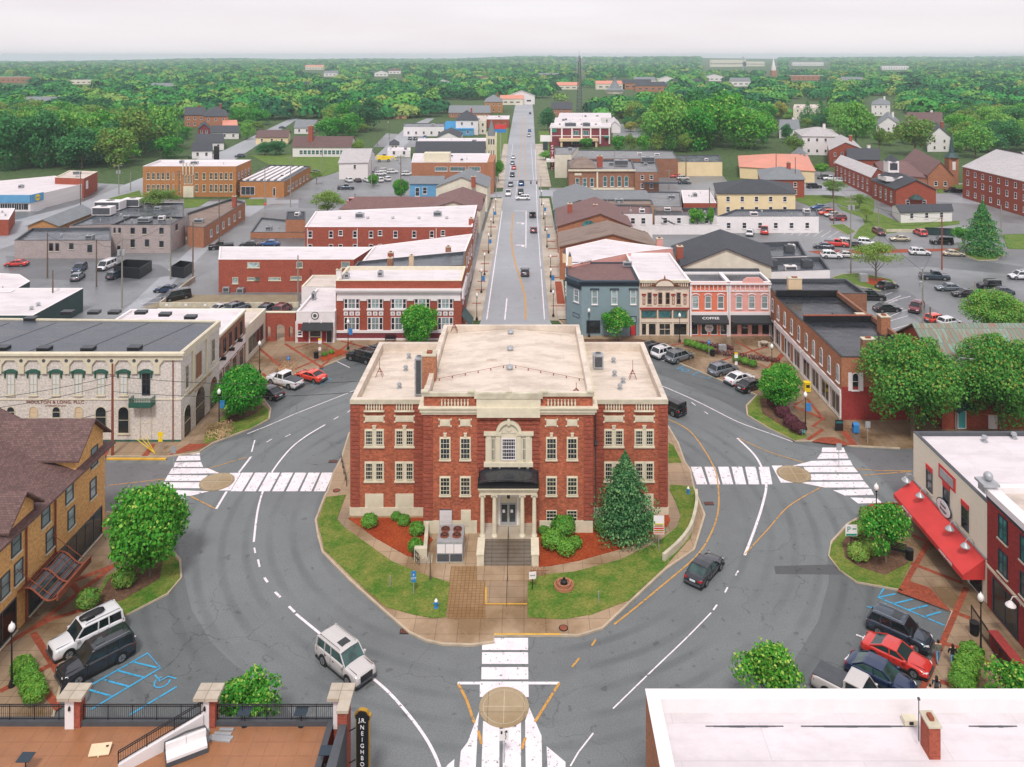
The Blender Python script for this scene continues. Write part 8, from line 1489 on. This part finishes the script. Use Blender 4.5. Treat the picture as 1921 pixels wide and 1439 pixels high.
X,Y=G(720,303);t=thing('telehandler','yellow telescopic handler parked beside the chapel','construction vehicle',(X,Y,0),R(10));MB().box(-3,3,-1.1,1.1,.9,1.9).obj('chassis','yellow_sign',t);MB().box(-.6,.9,.1,1.1,1.9,3.2).obj('cab','glass',t);m=MB();m.bar((-3.2,-.5,2.6),(4.4,-.5,2.1),.5,.6);m.bar((4.4,-.5,2.1),(5.2,-.5,.6),.35,.4);m.obj('boom','yellow_sign',t);m=MB();[m.bar((5.2,s_,.5),(6.6,s_,.4),.12,.08)for s_ in(-.9,-.1)];m.obj('fork','black_metal',t)
for a_ in(-2,2):
 for s_ in(-1,1):w_=put('wheel',ty,t,(a_,s_*1.05,.6));w_.scale=(1.5,1.5,1.5);put('rim',rm,w_)
# ------------------------------------------------------------------ lamps, poles, signs, street furniture, people
def lamp_parts(t,banner=None):
 m=MB();m.lathe([(.22,0),(.24,.08),(.2,.3),(.12,.5),(.075,.6),(.06,2),(.045,3.9),(.09,3.95),(.12,4.05),(.1,4.1)],10);m.obj('post','black_metal',t);m=MB();m.lathe([(.12,4.1),(.22,4.25),(.24,4.42),(.18,4.62),(.06,4.72),(.03,4.85)],12);m.obj('globe','lamp_globe',t,smooth=True)
LP0=thing('street_lamp','','street lamp');lamp_parts(LP0)
first=True
def lamp(px,py,label,banner=None):
 global first
 X,Y=G(px,py,.14);o=LP0 if first else copy_tree(LP0);first=False;o.location=(X,Y,.14);tag(o,label,'street lamp','black globe street lamps')
 if banner:MB().box(.1,.7,-.02,.02,2.3,3.3).bar((0,0,3.3),(.75,0,3.3),.03,.03).obj('banner',banner,o)
for a_ in((22,1288,'black globe lamp beside the tan hotel entrance canopy'),(411,800,'black globe lamp at the corner planting bed by the cream office','sign_blue'),(487,700,'black globe lamp in front of the low tan shop'),(653,655,'black globe lamp before the five bay brick building','sign_blue'),(1275,642,'black globe lamp before the ornate cream storefront'),(1448,706,'black globe lamp before the long brick row'),(1511,806,'black globe lamp by the purple shrubs','sign_blue'),(1644,998,'black globe lamp beside the right crosswalk'),(1840,1226,'black globe lamp nearest the red painted building'),(1105,632,'black globe lamp before the blue grey corner building')):lamp(*a_)
Ln=[(894.5,600),(903,549),(909,516),(916.5,475),(921,444),(925.6,419),(930,402)];Rn=[(1038,594),(1033.5,548),(1033,520),(1026,464),(1022.5,433),(1020,411),(1016,385)]
for i,p in enumerate(Ln):lamp(*p,f'{ords[i]} black globe lamp from the near end on the left pavement of the main street','sign_blue' if i%2 else None)
for i,p in enumerate(Rn):lamp(*p,f'{ords[i]} black globe lamp from the near end on the right pavement of the main street','sign_blue' if i%2 else None)
PT={}
def pole(px,py,ytop,label,m_='wood_pole',arm=1,tr=0):
 X,Y=G(px,py);h_=H-(ytop-YC)*Y/F;t=thing('utility_pole',label,'utility pole',(X,Y,0));MB().tube([(0,0,0),(0,0,h_)],[.17,.11],8).obj('pole',m_,t)
 for k in range(arm):m=MB();m.bar((-1.2,0,h_-.5-.9*k),(1.2,0,h_-.5-.9*k),.12,.12);[m.cyl((a_,0,h_-.44-.9*k),.06,.2,6)for a_ in(-1.1,-.6,.6,1.1)];m.obj('crossarm',m_,t)
 for k in range(tr):MB().cyl((-.45+.9*k,-.25,h_-3.2),.3,1.0,12).obj('transformer','grey_metal',t)
 PT[label]=(X,Y,h_-.4);return t
PL=[(229,578,446,'grey pole with two transformers behind the arcaded office','grey_pole',0,2),(320,524,407,'pole with street light beside the smaller bin enclosure','grey_pole',1,0),(362,524,416,'brown pole right of the smaller bin enclosure','wood_pole',0,0),(89,521,437,'brown pole in front of the long grey building','wood_pole',0,0),(181,538,449,'brown pole left of the white van','wood_pole',0,0),(99,590,507,'brown pole behind the green walled shed','wood_pole',0,0),(151,393,322,'dark pole beside the blue fascia store','wood_pole',0,0),(223,364,308,'pole with two transformers left of the school','grey_pole',1,2),(245,358,323,'short pole right of the two transformer pole','grey_pole',0,0),(336,376,320,'pole with crossarms before the school entrance','wood_pole',2,0),(211,856,682,'tall rusty pole at the corner in front of the arcaded office','rust',0,0),
   (497,392,313,'pole by the stop sign near the annex','grey_pole',1,0),(545,388,293,'tall pole in front of the striped roof annex','grey_pole',1,0),(752,375,291,'brown pole between the lot trees','wood_pole',1,1),(605,327,275,'pole on the lawn beside the drive','grey_pole',1,1),(666,396,363,'short dark pole by the tow truck','wood_pole',0,0),(697,352,300,'light pole in the white car lot','grey_pole',0,0),(730,262,220,'pole beside the road left of the white flat building','wood_pole',1,1),(559,564,479,'pole at the corner of the long low brick building','grey_pole',0,0),(582,549,505,'short rusty pole by the white rendered annex','rust',0,0),(708,272,235,'brown pole left of the side street','wood_pole',0,0),(411,468,370,'slim brown pole by the black pickup','wood_pole',0,0),
   (1596,514,366,'thick grey utility pole with transformers on the grass island','grey_pole',2,2),(1767,506,406,'rusty brown pole in the right lot','rust',0,0),(1731,608,504,'weathered pole above the green metal roof','grey_pole',0,1),(1745,608,576,'short brown pole beside the orange red hatchback','wood_pole',0,0),(1829,578,528,'slim pole right of the black sedan in the right lot','grey_pole',0,0),(1564,420,330,'tall brown pole by the diagonal row of cars','wood_pole',0,0),(1331,421,352,'brown pole between the small trees and the white wall','wood_pole',0,0),(1255,356,318,'pole in the brown brick block car park','grey_pole',1,0),(1287,331,288,'dark pole right of the brown brick hall','wood_pole',0,0),(1878,438,384,'pole left of the large brick school','grey_pole',0,0),(1648,420,380,'light pole near the brick church','grey_pole',0,0),(1153,355,283,'pole in front of the arched window brick building','grey_pole',0,0),(1249,245,210,'pole beside the lot trees','grey_pole',1,0),(1492,365,295,'brown pole by the cream apartment block','wood_pole',0,0),(1456,345,272,'pole between the coral roof and the brick house','wood_pole',0,0)]
for p in PL:pole(*p)
def wire(a,b,label,sag=1.2,r=.03,dz=0):
 A,B=Vector(a),Vector(b);A.z+=dz;B.z+=dz;pts=[A.lerp(B,k/12)-Vector((0,0,sag*4*(k/12)*(1-k/12)))for k in range(13)];tag(MB().tube(pts,r,5).obj('power_line','black_metal'),label,'power line','overhead power lines')
P_=PT['tall rusty pole at the corner in front of the arcaded office']
wire((P_[0],P_[1],9.4),(-75,86,9.6),'upper power line running left from the tall rusty corner pole');wire((P_[0],P_[1],8.5),(-75,85,8.4),'lower power line running left from the tall rusty corner pole');wire((P_[0],P_[1],9.4),(-18.5,90,10.4),'upper power line from the rusty corner pole to the courthouse',.6);wire((P_[0],P_[1],7.6),(-18.5,90,9.2),'lower power line from the rusty corner pole to the courthouse',.6);wire((P_[0],P_[1],5.4),(-75,85.5,5.2),'lowest cable running left from the rusty corner pole')
p1,p2=PT['grey pole with two transformers behind the arcaded office'],PT['brown pole right of the smaller bin enclosure'];wire(p1,PT['pole with street light beside the smaller bin enclosure'],'power line between the transformer pole and the street light pole');wire(p1,PT['brown pole left of the white van'],'power line from the transformer pole to the pole left of the van');wire(PT['brown pole in front of the long grey building'],PT['brown pole left of the white van'],'power line in front of the long grey building')
wire(PT['pole with two transformers left of the school'],PT['pole with crossarms before the school entrance'],'power line in front of the school windows');wire(PT['pole with crossarms before the school entrance'],PT['pole by the stop sign near the annex'],'power line from the school entrance pole to the annex pole');wire(PT['dark pole beside the blue fascia store'],PT['pole with two transformers left of the school'],'power line past the blue fascia store')
g1=PT['thick grey utility pole with transformers on the grass island'];wire(g1,PT['rusty brown pole in the right lot'],'power line from the thick grey pole to the rusty brown pole');wire(g1,PT['weathered pole above the green metal roof'],'power line from the thick grey pole down to the weathered pole');wire(PT['rusty brown pole in the right lot'],PT['weathered pole above the green metal roof'],'power line from the rusty brown pole to the weathered pole');wire(g1,PT['tall brown pole by the diagonal row of cars'],'power line from the thick grey pole back to the tall brown pole');wire(PT['rusty brown pole in the right lot'],(80,178,10),'power line running right from the rusty brown pole')
# traffic signals over the junction
Xa,Yj=G(945,385);Xb=G(1012,385)[0];t=thing('signal_wire','span wire with three red traffic signals across the main street','traffic signals',(0,0,0));MB().tube([(Xa-3,Yj+10,6.6),((Xa+Xb)/2,Yj+10,6.1),(Xb+4,Yj+10,6.6)],.05,5).obj('cable','black_metal',t)
for px in(982,996,1007):X=(px-XC)*(Yj+10)/F;s_=MB().box(X-.2,X+.2,Yj+9.8,Yj+10.2,5.0,6.1).obj('signal_head','black_metal',t);MB().cyl((X,Yj+9.76,5.9),.13,.05,10,axis='y').obj('lens','tail_red',s_)
for px,py in((930,372),(1015,372)):X,Y=G(px,py);MB().tube([(X,Y+3,0),(X,Y+3,6.8)],.12,8).obj('post','grey_metal',t)
def sign(px,py,label,w_,h_,zc,face,text=None,rz=0,tc='sign_white',ts=.3,post='grey_metal',cat='sign',faces=None,name='street_sign',z0=.14):
 X,Y=G(px,py,z0);t=thing(name,label,cat,(X,Y,z0),R(rz));MB().cyl((0,.05,0),.04,zc+h_/2,8).obj('post',post,t);p=MB().box(-w_/2,w_/2,-.03,.0,zc-h_/2,zc+h_/2).obj('panel',face,t)
 if text:
  for i,ln in enumerate(text):write(ln,ts,tc,t,(0,-.045,zc+(len(text)-1)*ts*.55-i*ts*1.1))
 return t
sign(776,1116,'tall blue double sign on the left courthouse lawn',.42,.95,1.6,'sign_blue',['P','LOT'],0,ts=.25)
t=sign(1236,1034,'colourful directory board with arrows on a grey post by the right lawn',1.0,1.75,2.5,'sign_white',['DOWNTOWN','DIRECTORY'],0,'sign_green',.13)
for i in range(5):MB().box(-.46,.46,-.045,-.032,1.7+.2*i,1.84+.2*i).obj('directory_row',['coral_roof','gold','red_awning','coral_roof','yellow_sign'][i],t)
sign(999,1107,'small white notice board on a black post by the front path',.62,.62,1.3,'sign_white',['NOTICE'],8,'black_metal',.12,'black_metal')
t=sign(1597,1045,'white parking sign with green letter P in the right planting bed',1.1,1.05,2.5,'sign_white',None,0,post='black_metal');write('P',.7,'sign_green',t,(-.25,-.045,2.6));MB().box(.1,.45,-.045,-.032,2.6,2.7).obj('arrow','sign_green',t);MB().box(-.5,.5,-.045,-.032,2.02,2.2).obj('strip','sign_green',t)
t=sign(945.5,1432,'white keep right sign with arrow standing in front of the round island',.62,.75,1.9,'sign_white',None,0,z0=0);m=MB();m.bar((.08,-.045,1.65),(.15,-.045,1.85),.08,.02);m.bar((.15,-.045,1.83),(.08,-.045,2.0),.08,.02);m.bar((.08,-.045,1.98),(.14,-.045,2.12),.08,.02);m.add([(.02,-.046,2.1),(.26,-.046,2.08),(.17,-.046,2.24)],[(0,1,2)]);m.box(-.22,-.1,-.046,-.032,1.98,2.16);m.obj('arrow','black_metal',t)
for px,py,lb in((541,700,'blue accessible parking sign left of the bright red coupe'),(1330,668,'blue accessible parking sign before the storefronts')):sign(px,py,lb,.45,.6,2.2,'sign_blue',['P'],0,ts=.35)
for px,py,lb in((600,672,'white and yellow sign post beside the black bin at upper left'),(1381,700,'white and yellow sign post between the storefront hedges')):
 t=sign(px,py,lb,.5,.5,2.5,'sign_white');MB().box(-.25,.25,-.035,-.005,2.8,3.05).obj('panel','yellow_sign',t);MB().box(-.2,.2,-.035,-.005,1.2,1.7).obj('panel','sign_white',t)
t=sign(301,850,'bright yellow crossing sign at the left corner',.1,.1,2.2,'yellow_sign');MB().box(-.3,.3,-.05,-.01,1.9,2.5).obj('panel','yellow_sign',t).rotation_euler=(0,0,0);MB().box(-.25,.25,-.05,-.01,1.35,1.8).obj('panel','yellow_sign',t)
for px,py,lb in((1628,832,'grey back of a sign post at the right corner by the mailbox'),(1574,876,'grey sign back standing in the right splitter crosswalk'),(325,882,'grey sign back standing in the left splitter crosswalk')):sign(px,py,lb,.6,.75,2.3,'grey_metal')
sign(1163,640,'white and teal route shield banner before the blue grey corner building',.8,1.8,2.6,'sign_white',['31W'],0,'navy_trim',.3)
sign(1505,818,'small blue sign at the foot of the lamp by the purple shrubs',.7,.4,.6,'teal',['P'],0,ts=.2)
sign(497,396,'red stop sign near the striped roof annex',.8,.8,2.2,'red_awning',['STOP'],0,ts=.25);sign(1581,428,'red stop sign on the grass triangle in the right lot',.8,.8,2.2,'red_awning',['STOP'],0,ts=.25)
# theatre sign and far street signs
X,Y=G(1036,318);t=thing('theatre_sign','tall maroon vertical theatre sign with white letters beside the main street','sign',(X,Y,0));z1_=H-(266-YC)*Y/F;MB().box(-.9,.9,-.2,.2,z1_-13,z1_).obj('panel','brick_maroon',t);[write(c_,2.2,'sign_white',t,(0,-.26,z1_-2.2-2.3*i))for i,c_ in enumerate('STATE')];m=MB();m.box(-2.5,5,-2.5,2,3.4,4.3);m.obj('marquee','white_paint',t)
X,Y=G(1023,282);t=thing('pylon_sign','pylon sign with blue and white panels right of the far street','sign',(X,Y,0));MB().box(-1.2,1.2,-.3,.3,0,4.2).obj('base','navy_trim',t);MB().box(-2.5,2.5,-.3,.3,4.4,7.5).obj('panel','sign_white',t)
X,Y=G(939,300);t=thing('pylon_sign','red white and blue pylon sign left of the far street behind the church','sign',(X,Y,0));MB().cyl((0,0,0),.25,14,8).obj('pole','grey_metal',t);MB().box(-2.6,2.6,-.4,.4,14,16).obj('panel','red_awning',t);MB().box(-2.6,2.6,-.4,.4,12.4,13.9).obj('panel','sign_blue',t)
# bins, hydrants, benches, mailbox
def bin_(px,py,label):
 X,Y=G(px,py,.14);t=thing('litter_bin',label,'bin',(X,Y,.14));m=MB();[m.bar((.3*math.cos(a_),.3*math.sin(a_),.05),(.34*math.cos(a_),.34*math.sin(a_),.95),.05,.02)for a_ in[k*.2618 for k in range(24)]];m.cyl((0,0,0),.27,.85,12);m.obj('basket','black_metal',t);MB().cyl((0,0,.95),.36,.05,14).obj('rim','black_metal',t)
for a_ in((593,672,'black litter bin beside the small round shrubs at upper left'),(1706,1050,'black litter bin on the pavement by the red awning building'),(1828,1190,'black litter bin beside the fence of the red painted building'),(1337,668,'black litter bin at the end of the storefront hedge')):bin_(*a_)
def hydrant(px,py,label):
 X,Y=G(px,py,.2);t=thing('fire_hydrant',label,'fire hydrant',(X,Y,.18));MB().lathe([(.17,0),(.17,.06),(.12,.08),(.12,.5),(.15,.52),(.15,.56)],12).cyl((-.24,0,.38),.06,.48,8,axis='x').obj('barrel','sign_blue',t);MB().lathe([(.15,.56),(.13,.66),(.06,.74),(.04,.8),(0,.8)],12).obj('cap','sign_white',t)
hydrant(818,1140,'blue fire hydrant with white top on the left courthouse lawn');hydrant(1291,926,'blue fire hydrant with white top at the top of the right courthouse lawn')
def bench(px,py,label,rz=0,m_='black_metal'):
 X,Y=G(px,py,.14);t=thing('bench',label,'bench',(X,Y,.14),R(rz));m=MB();[m.bar((-.85,-.2+.12*k,.45),(.85,-.2+.12*k,.45),.09,.03)for k in range(4)];m.obj('seat',m_,t);m=MB();[m.bar((-.85,.25+.03*k,.55+.12*k),(.85,.25+.03*k,.55+.12*k),.03,.09)for k in range(4)];m.obj('backrest',m_,t)
 for s_ in(-.8,.8):m=MB();m.bar((s_,-.22,0),(s_,-.22,.62),.05,.05);m.bar((s_,.22,0),(s_,.36,.95),.05,.05);m.bar((s_,-.22,.62),(s_,.3,.62),.05,.05);m.obj('leg',m_,t)
bench(1723,988,'pale metal bench facing the pavement under the red awning',-60,'grey_metal');bench(1682,1040,'black bench behind the young tree in the right planting bed',-25);bench(732,640,'black bench before the five bay brick building');bench(598,640,'black bench before the small white fronted shop')
X,Y=G(1605,812,.14);t=thing('mailbox','blue mailbox against the red painted lower brick wall','mailbox',(X,Y,.14));MB().box(-.35,.35,-.3,.3,.15,1.0).cyl((-.35,0,1.0),.3,.7,16,axis='x').obj('box','sign_blue',t);m=MB();[m.box(a_-.04,a_+.04,b_-.04,b_+.04,0,.16)for a_ in(-.3,.3)for b_ in(-.25,.25)];m.obj('leg','sign_blue',t)
X,Y=G(1574,808,.14);t=thing('sandwich_board','black sandwich board with teal OPEN lettering at the shop corner','sign',(X,Y,.14));MB().box(-.5,.5,-.05,.05,0,1.35).obj('panel','black_metal',t);write('OPEN',.36,'teal',t,(0,-.07,1.05))
X,Y=G(1514,735,.14);t=thing('newspaper_box','bright yellow newspaper box before the long brick row','box',(X,Y,.14));MB().box(-.4,.4,-.35,.35,.1,1.3).box(-.45,.45,-.4,.4,1.3,1.4).obj('box','yellow_sign',t);MB().box(-.25,.25,-.38,-.351,.7,1.1).obj('window','glass',t)
X,Y=G(1058,1100,.2);t=thing('tiered_planter','round tiered brick planter with dark soil on the right courthouse lawn','planter',(X,Y,.18));m=MB();[m.lathe([(r_,0),(r_,h_),(r_-.14,h_),(r_-.14,h_-.12),(0,h_-.12)],24)for r_,h_ in((.88,.25),(.62,.42))];m.obj('ring','brick_orange',t);MB().lathe([(.34,.3),(.3,.5),(.12,.6),(.1,.8),(0,.85)],10).obj('urn','black_metal',t)
X,Y=G(1011,1080,.2);t=thing('bicycle_rack','dark metal bicycle rack with dry plant beside the courthouse steps','bicycle rack',(X,Y,.2));m=MB();[m.tube([(-.7+.35*k,0,0),(-.7+.35*k,0,.7),(-.6+.35*k,0,.85),(-.5+.35*k,0,.7),(-.5+.35*k,0,0)],.025,5)for k in range(4)];m.tube([(-.8,0,.45),(.8,0,.45)],.03,5);m.obj('frame','rust',t)
for i,(a_,b_,lb)in enumerate(((G(650,915),G(640,870),'black handrail at the left rear corner of the courthouse'),(G(786,1064),G(773,1050),'small dark handrail beside the four concrete steps'))):t=thing('handrail',lb,'handrail',(a_[0],a_[1],.15));m=MB();d=Vector((b_[0]-a_[0],b_[1]-a_[1]));[m.bar((d.x*k/4,d.y*k/4,0),(d.x*k/4,d.y*k/4,1),.05,.05)for k in range(5)];m.bar((0,0,1),(d.x,d.y,1),.05,.05);m.bar((0,0,.5),(d.x,d.y,.5),.04,.04);m.obj('rail','black_metal',t)
t=thing('handrail','thin handrail in the middle of the front path','handrail',(*G(950.5,1142),.2));MB().tube([(0,0,0),(0,0,1),(0,3.2,1.2),(0,3.2,.1)],.025,5).obj('rail','black_metal',t)
for k,(px,py)in enumerate(((1123,1134),(732,1104))):tag(MB().cyl((0,0,0),.05,1.0,8).obj('bollard','grey_metal',None,(*G(px,py),.15)),['small grey post on the right courthouse lawn','small grey post on the left courthouse lawn'][k],'post')
tag(MB().tube([(0,0,0),(.02,0,.9),(0,0,2.2)],[.08,.07,.03],6).obj('sapling','bark',None,(*G(807,1092),.18)),'bare sapling with white trunk guard on the left courthouse lawn','sapling')
# yellow guy-wire guards at the left corner
for i in range(3):tag(MB().tube([(0,0,0),(-1.2-.5*i,0,2.1-.2*i)],.035,6).obj('guy_wire_guard','yellow_sign',None,(*G(291,853),.14)),['steepest yellow guy wire guard at the left corner','middle yellow guy wire guard at the left corner','lowest yellow guy wire guard at the left corner'][i],'wire guard','yellow guy wire guards')
# fence and stair of the red building, dark green fence, picnic set, brick strip
a_,b_=Vector((37.2,66.5)),Vector((36.6,60));railing((a_.x,a_.y),(b_.x,b_.y),.14,'black metal fence beside the black bin at the red painted building',1.2)
t=tag(MB().box(-.3,.3,-4,0,0,1.2).box(-.38,.38,-4.05,.05,1.2,1.3).obj('stair_wall','brick_redpaint',None,(37.2,63.4,.14)),'low red brick wall at the stair of the red painted building','wall')
p,q=G(1736,441),G(1790,443);railing(p,q,0,'dark green screened fence in the right lot',2.0);MB_=MB().add([(p[0],p[1]+.1,0),(q[0],q[1]+.1,0),(q[0],q[1]+.1,1.95),(p[0],p[1]+.1,1.95)],[(0,1,2,3)]);m=MB();m.add([(p[0],p[1]+.1,0),(q[0],q[1]+.1,0),(q[0],q[1]+.18,1.95),(p[0],p[1]+.18,1.95),(p[0],p[1]+.18,0),(q[0],q[1]+.18,0)],[(0,1,2,3),(4,5,2,3)]);tag(m.obj('fence_screen','green_dark'),'dark green mesh screen beside the red car in the right lot','fence')
sheet('brick_strip',[(1515,471),(1545,479),(1800,470),(1805,466),(1640,468)],.02,'paver_red');
p,q=G(1663,436),G(1735,436);m=MB();m.box(0,q[0]-p[0],0,.3,0,.8);tag(m.obj('retaining_wall','stone_old',None,(*p,0)),'low wall below the office trailer lawn','wall')
p,q=G(300,577),G(560,577);m=MB();m.box(0,q[0]-p[0],0,.3,0,.9);[m.box(3.6*k+1,3.6*k+1.5,-.04,0,.3,.7,1)for k in range(8)];tag(m.obj('retaining_wall',['stone_old','sign_white'],None,(*p,0)),'low concrete wall with white bay plates behind the arcaded office','wall')
p,q=G(300,576),G(365,527);m=MB();m.bar((p[0],p[1],.5),(q[0],q[1],.5),.3,1.0);tag(m.obj('retaining_wall','concrete_light'),'low kerb wall beside the small lot with the dark blue sedan','wall')
X,Y=G(1390,646,.14);t=thing('picnic_table','grey round concrete picnic table before the pink storefront','table',(X+3.5,Y-1,.14));MB().cyl((0,0,.7),.6,.08,16).cyl((0,0,0),.15,.7,8).obj('table_top','concrete_light',t);m=MB();[m.cyl((1.1*math.cos(a_),1.1*math.sin(a_),0),.22,.45,10)for a_ in(.5,2.1,3.7,5.3)];m.obj('seat','concrete_light',t)
tag(MB().box(-.6,.6,-.3,.3,0,.9).box(-.55,.55,-.25,.25,.9,1.0).obj('utility_box','grey_metal',None,(*G(1355,658,.14),.14)),'grey utility box on the pavement behind the storefront hedge','utility box');tag(MB().box(-.8,.8,-.5,.5,0,1.6).obj('utility_box','grey_metal',None,(*G(1620,528,.14),.14)),'pale utility box beside the thick grey utility pole','utility box')
for a_,b_,d_,lb in((1340,652,3,'purple hedge strip behind the upper storefront planter'),(1400,672,5,'purple hedge strip behind the lower storefront planter')):
 n=1500;P=np.stack([rng.uniform(-d_,d_,n),rng.uniform(-.4,.4,n),rng.uniform(0,.7,n)],1);Nn=usphere(n);tag(put('hedge',quads_mesh('hedge',P,Nn,.09*rng.uniform(.6,1.3,n),['leaf_purple']),None,(*G(a_,b_,.15),.15),R(-22)),lb,'hedge')
# street arm light by the big trees
X,Y=G(1793,806,.14);t=thing('street_light','silver street light with curved arm between the two huge trees','street light',(X,Y,.14));MB().tube([(0,0,0),(0,0,8.6),(.5,-.2,9.1),(1.6,-.6,9.1)],[.09,.06,.05,.04],8).obj('pole','grey_metal',t);MB().box(1.4,2.2,-.8,-.5,9.0,9.15).obj('lamp_head','white_paint',t)
# people
def person(px,py,label,face,top,legs,hair,pose='walk',hgt=1.72,long=False,z0=.14,bag=False,world=None):
 X,Y=world or G(px,py,z0);t=thing('person',label,'person',(X,Y,z0),R(face));s_=hgt/1.75
 st=.22 if pose=='walk' else.05
 V=[(0,0,.95),(0,0,1.15),(0,.01,1.38),(0,0,1.5),(0,-.02,1.62),(-.2,0,1.42),(-.26,.06,1.14),(-.25,-.06,.9),(.2,0,1.42),(.26,-.08,1.14),(.25,-.18,.92),(-.09,0,.92),(-.1,-st*.5,.5),(-.1,-st,.09),(-.1,-st-.14,.05),(.09,0,.92),(.1,st*.3,.5),(.1,st*1.2,.12),(.1,st*1.2-.13,.05)]
 rad=[.15,.14,.165,.06,.075,.08,.062,.042,.08,.062,.042,.095,.07,.045,.04,.095,.07,.045,.04]
 m=MB()
 def limb(ids,mult=1,n=8):m.tube([V[i]for i in ids],[rad[i]*mult for i in ids],n)
 bm_=bpy.data.meshes.new('body');E_=[(0,1),(1,2),(2,3),(3,4),(2,5),(5,6),(6,7),(2,8),(8,9),(9,10),(0,11),(11,12),(12,13),(13,14),(0,15),(15,16),(16,17),(17,18)]
 bm_.from_pydata([(a*s_,b*s_,c*s_)for a,b,c in V],E_,[]);bo=bpy.data.objects.new('tmp',bm_);COL.objects.link(bo);md=bo.modifiers.new('s','SKIN');
 for i,sv in enumerate(bm_.skin_vertices[0].data if bm_.skin_vertices else[]):sv.radius=(rad[i]*s_,rad[i]*s_*(.75 if i<3 else 1));sv.use_root=(i==0)
 if bm_.skin_vertices:md2=bo.modifiers.new('u','SUBSURF');md2.levels=2;bpy.context.view_layer.update();me=bpy.data.meshes.new_from_object(bo.evaluated_get(bpy.context.evaluated_depsgraph_get()))
 bpy.data.objects.remove(bo);me.name='body';me.materials.clear();[me.materials.append(M[q])for q in('skin',top,legs,'black_metal')]
 for p in me.polygons:
  c=p.center/s_;p.use_smooth=True
  p.material_index=3 if c.z<.1 else 2 if c.z<.97 and abs(c.x)<.2 else 0 if(c.z>1.46 or(c.z<.95 and abs(c.x)>=.2))else 1
 put('body',me,t)
 h_=MB();h_.ball((0,-.02*s_,1.63*s_),.105*s_,14,10,sc=(.85,.98,1.12));h_.ball((0,-.125*s_,1.62*s_),.018,6,4);[h_.ball((a_*.036,-.112*s_,1.645*s_),.012,6,4,mi=1)for a_ in(-1,1)];[h_.ball((a_*.09*s_,-.01,1.63*s_),.022,6,4)for a_ in(-1,1)];h_.box(-.025,.025,-.122*s_,-.1,1.572*s_,1.58*s_,2);h_.obj('head',['skin','hair_dark','red_awning'],t,smooth=True)
 q=MB();q.ball((0,.02*s_,1.66*s_),.115*s_,12,8,sc=(.93,.95,1.05))
 if long:q.ball((0,.09*s_,1.5*s_),.13*s_,10,8,sc=(.9,.5,1.6))
 q.obj('hair',hair,t,smooth=True)
 for sx,pz in((-1,V[7]),(1,V[10])):
  q=MB();x,y,z=[c*s_ for c in pz];q.ball((x,y,z-.04),.042,8,6,sc=(.5,.9,1.1));[q.tube([(x,y-.03+.018*f,z-.07),(x-sx*.008,y-.034+.018*f,z-.11),(x-sx*.02,y-.034+.018*f,z-(.15 if f in(1,2)else.135))],[.01,.009,.007],5)for f in range(4)];q.tube([(x,y-.035,z-.04),(x-sx*.01,y-.065,z-.08)],[.011,.008],5);q.obj('hand','skin',t)
 if bag:MB().box(.2,.38,-.12,.08,.75,1.0).obj('bag','black_metal',t)
person(1696,973,'elderly woman in white coat and red trousers with dark bag near the red awning corner',20,'shirt_white','trousers_red','hair_white',bag=True);person(1760,1244,'man in olive shirt and jeans walking away on the right pavement',170,'shirt_olive','jeans','hair_dark',hgt=1.8)
person(1787,1250,'woman with long black hair, black top and light jeans walking away',175,'shirt_black','jeans','hair_dark',long=True);person(1757,1312,'long haired person in grey top just above the white roof',160,'shirt_grey','shirt_black','hair_dark',long=True);person(1745,1322,'short person in pale top beside the long haired person above the white roof',160,'shirt_white','shirt_black','hair_dark',hgt=1.5)
# ------------------------------------------------------------------ haze
hm_=bpy.data.materials.new('haze');hm_.use_nodes=True;nt_=hm_.node_tree;nt_.nodes.clear();o_=nt_.nodes.new('ShaderNodeOutputMaterial');v_=nt_.nodes.new('ShaderNodeVolumePrincipled');v_.inputs['Density'].default_value=.00014;v_.inputs['Color'].default_value=(.76,.90,1,1);v_.inputs['Anisotropy'].default_value=0.2;nt_.links.new(v_.outputs[0],o_.inputs['Volume'])
M['haze']=hm_;hb=MB().box(-9000,9000,-150,9200,-45,64).obj('haze','haze',uv=False);hb['kind']='stuff'
